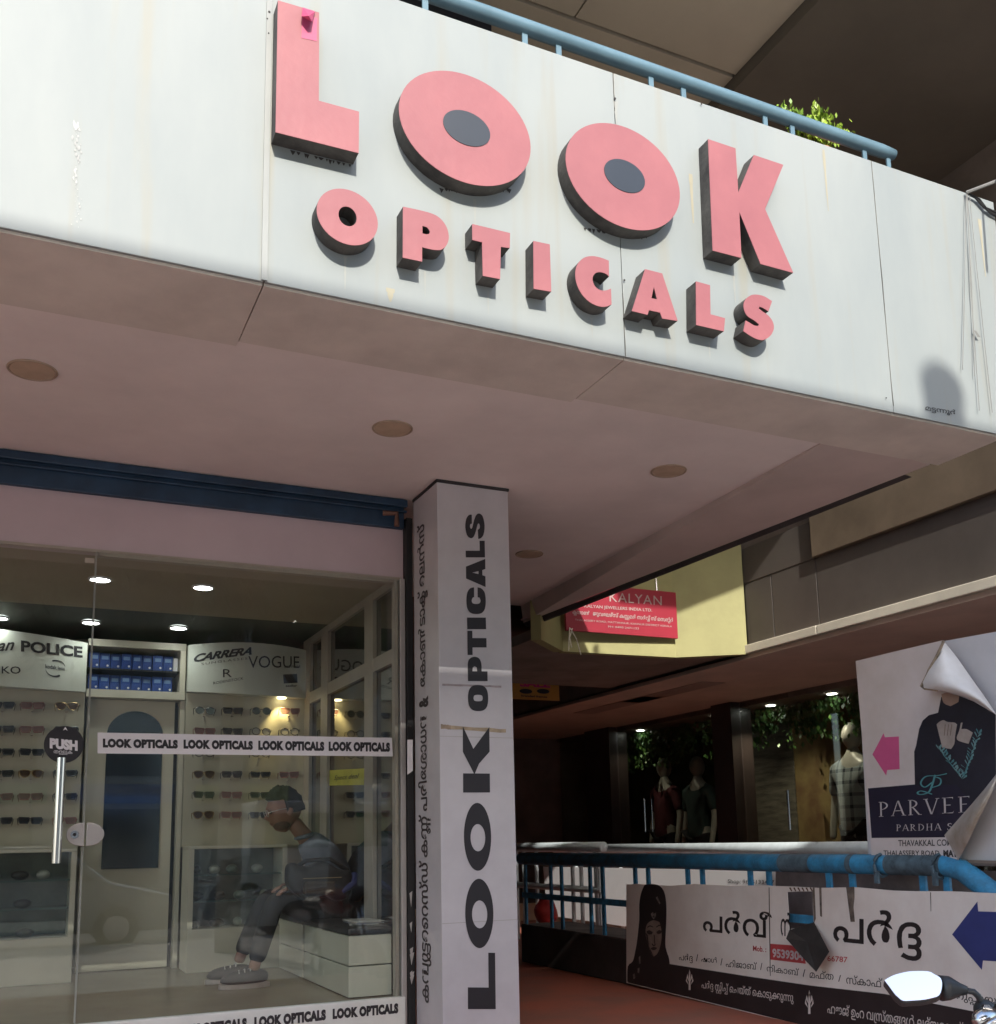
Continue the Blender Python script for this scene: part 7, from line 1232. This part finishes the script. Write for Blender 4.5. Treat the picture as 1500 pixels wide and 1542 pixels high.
def street_tree(label, cx0, cy0, seed, rx, ry, z0, z1, n):
    rng = random.Random(seed); t = thing('street_tree', label, 'tree', (cx0, cy0, -.45)); tk = MB(); top = z0+(z1-z0)*.45
    tk.tube([(cx0, cy0, -.45), (cx0+.08, cy0, 1.0), (cx0-.05, cy0+.1, 2.4), (cx0+.05, cy0, top)], [.24, .18, .15, .08], 12); cl_ = []
    for i in range(16):
        a = rng.uniform(0, 6.28); r = rng.uniform(.35, .95); e = Vector((cx0+math.cos(a)*rx*r, cy0+math.sin(a)*ry*r, z0+(z1-z0)*rng.uniform(.2, .8))); s = Vector((cx0, cy0, rng.uniform(2.0, top)))
        tk.tube([s, (s+e)/2+Vector((0, 0, .2)), e], [.06, .04, .015], 7); cl_.append(e)
    obj('trunk', tk, M['bark'], t); mb = MB()
    for i in range(34):
        a = rng.uniform(0, 6.28); r = math.sqrt(rng.random()); cl_.append(Vector((cx0+math.cos(a)*rx*r, cy0+math.sin(a)*ry*r, z0+(z1-z0)*rng.uniform(.12, .88))))
    for i in range(n):
        c = rng.choice(cl_)+Vector((rng.gauss(0, .34), rng.gauss(0, .34), rng.gauss(0, .26)))
        s_ = rng.uniform(.10, .20)
        if c.z+s_*.7 > min(z1, 2.5+(3.1-c.y)*.63) or c.z < z0-.3: continue  # crown top cut along the sun's slope, keeping leaf shade off the fascia
        leaf_quads(mb, c, s_, rng)
    obj('crown', mb, M['leaf'], t)
street_tree('broad leafy street tree standing nearest the kerb in front of the shop window', -.8, -3.6, 31, 3.2, 1.6, 3.3, 6.3, 7000)
street_tree('broad leafy street tree standing nearest the kerb in front of the railing', 3.9, -3.4, 32, 3.0, 1.6, 3.3, 6.3, 7000)
up_ = thing('utility_post', 'thick round topped concrete post at the kerb, its shadow falling on the fascia', 'post', (2.50, -3.5, -.45))
obj('shaft', MB().tube([(2.50, -3.5, -.45), (2.50, -3.5, 3), (2.50, -3.5, 7.12)], [.16, .14, .125], 20), M['pave'], up_, smooth=True); obj('cap', MB().ell((2.50, -3.5, 7.12), (.135, .135, .10), 20, 12), M['pave'], up_, smooth=True)
sbn = thing('added_shade_banner', 'added unseen cloth banner on two poles, keeping the sun off the shop front', 'banner', (0, -3.9, 4.4))
cloth = MB(); n_ = 40; zt_b = 2.815+7.0*SUN_TO.z/-SUN_TO.y  # unseen cloth added as a sun blocker, its shade ending below the fascia
for i in range(n_+1):
    x = -9+17.5*i/n_; yv = -3.9+.05*math.sin(i*.9)
    cloth.v += [Vector((x, yv, 4.35+.03*math.sin(i*.7))), Vector((x, -3.9, zt_b))]
cloth.f = [(2*i, 2*i+2, 2*i+3, 2*i+1) for i in range(n_)]
obj('cloth', cloth, mat('shade_cloth', (.10, .09, .11), .9, 0, .1), sbn)
for x in (-9.05, 8.55): obj('pole', MB().tube([(x, -3.9, -.45), (x, -3.9, zt_b+.05)], .06, 10), M['pave'], sbn)
def vehicle(name, label, cat, x0, x1, y0, y1, prof, win, body_m, glass_m):
    t = thing(name, label, cat, ((x0+x1)/2, (y0+y1)/2, -.45)); L = x1-x0
    obj('body', MB().prism([(x0+L*u, y0, z) for u, z in prof], (0, y1-y0, 0)), body_m, t, bevel=.06)
    for w_ in win:
        for yy, d in ((y1+.004, .012), (y0-.004, -.012)): obj('side_window', MB().prism([(x0+L*u, yy, z) for u, z in w_], (0, d, 0)), glass_m, t)
    for u in (.19, .80):
        for yy in (y0+.02, y1-.02):
            c = Vector((x0+L*u, yy, -.14)); w1 = obj('wheel', MB().tube([c-Vector((0, .1, 0)), c+Vector((0, .1, 0))], .31, 24), M['black'], t); obj('rim', MB().tube([c-Vector((0, .105, 0)), c+Vector((0, .105, 0))], .18, 16), M['chrome'], w1)
vehicle('parked_van', 'white van with green tinted windows parked across the road', 'van', 3.2, 7.4, -7.6, -5.9, [(0, -.2), (1, -.2), (1, .55), (.93, .75), (.80, 1.62), (.03, 1.68), (0, .6)], [[(.06, .95), (.30, .95), (.30, 1.48), (.07, 1.48)], [(.33, .95), (.57, .95), (.57, 1.48), (.33, 1.48)], [(.60, .95), (.86, .95), (.79, 1.48), (.60, 1.48)]], mat('van_white', (.78, .80, .78), .25), mat('green_tint', (.02, .16, .07), .08))
vehicle('parked_car', 'silver hatchback parked across the road beside the white van', 'car', -1.7, 2.2, -7.9, -6.3, [(0, -.2), (1, -.2), (1, .30), (.78, .50), (.60, 1.05), (.14, 1.05), (.01, .5)], [[(.12, .55), (.36, .55), (.36, .96), (.18, .96)], [(.39, .55), (.72, .55), (.59, .96), (.39, .96)]], mat('car_silver', (.55, .57, .58), .25, .3), M['opp_dark'])

bpy.data.collections.remove(TMP)
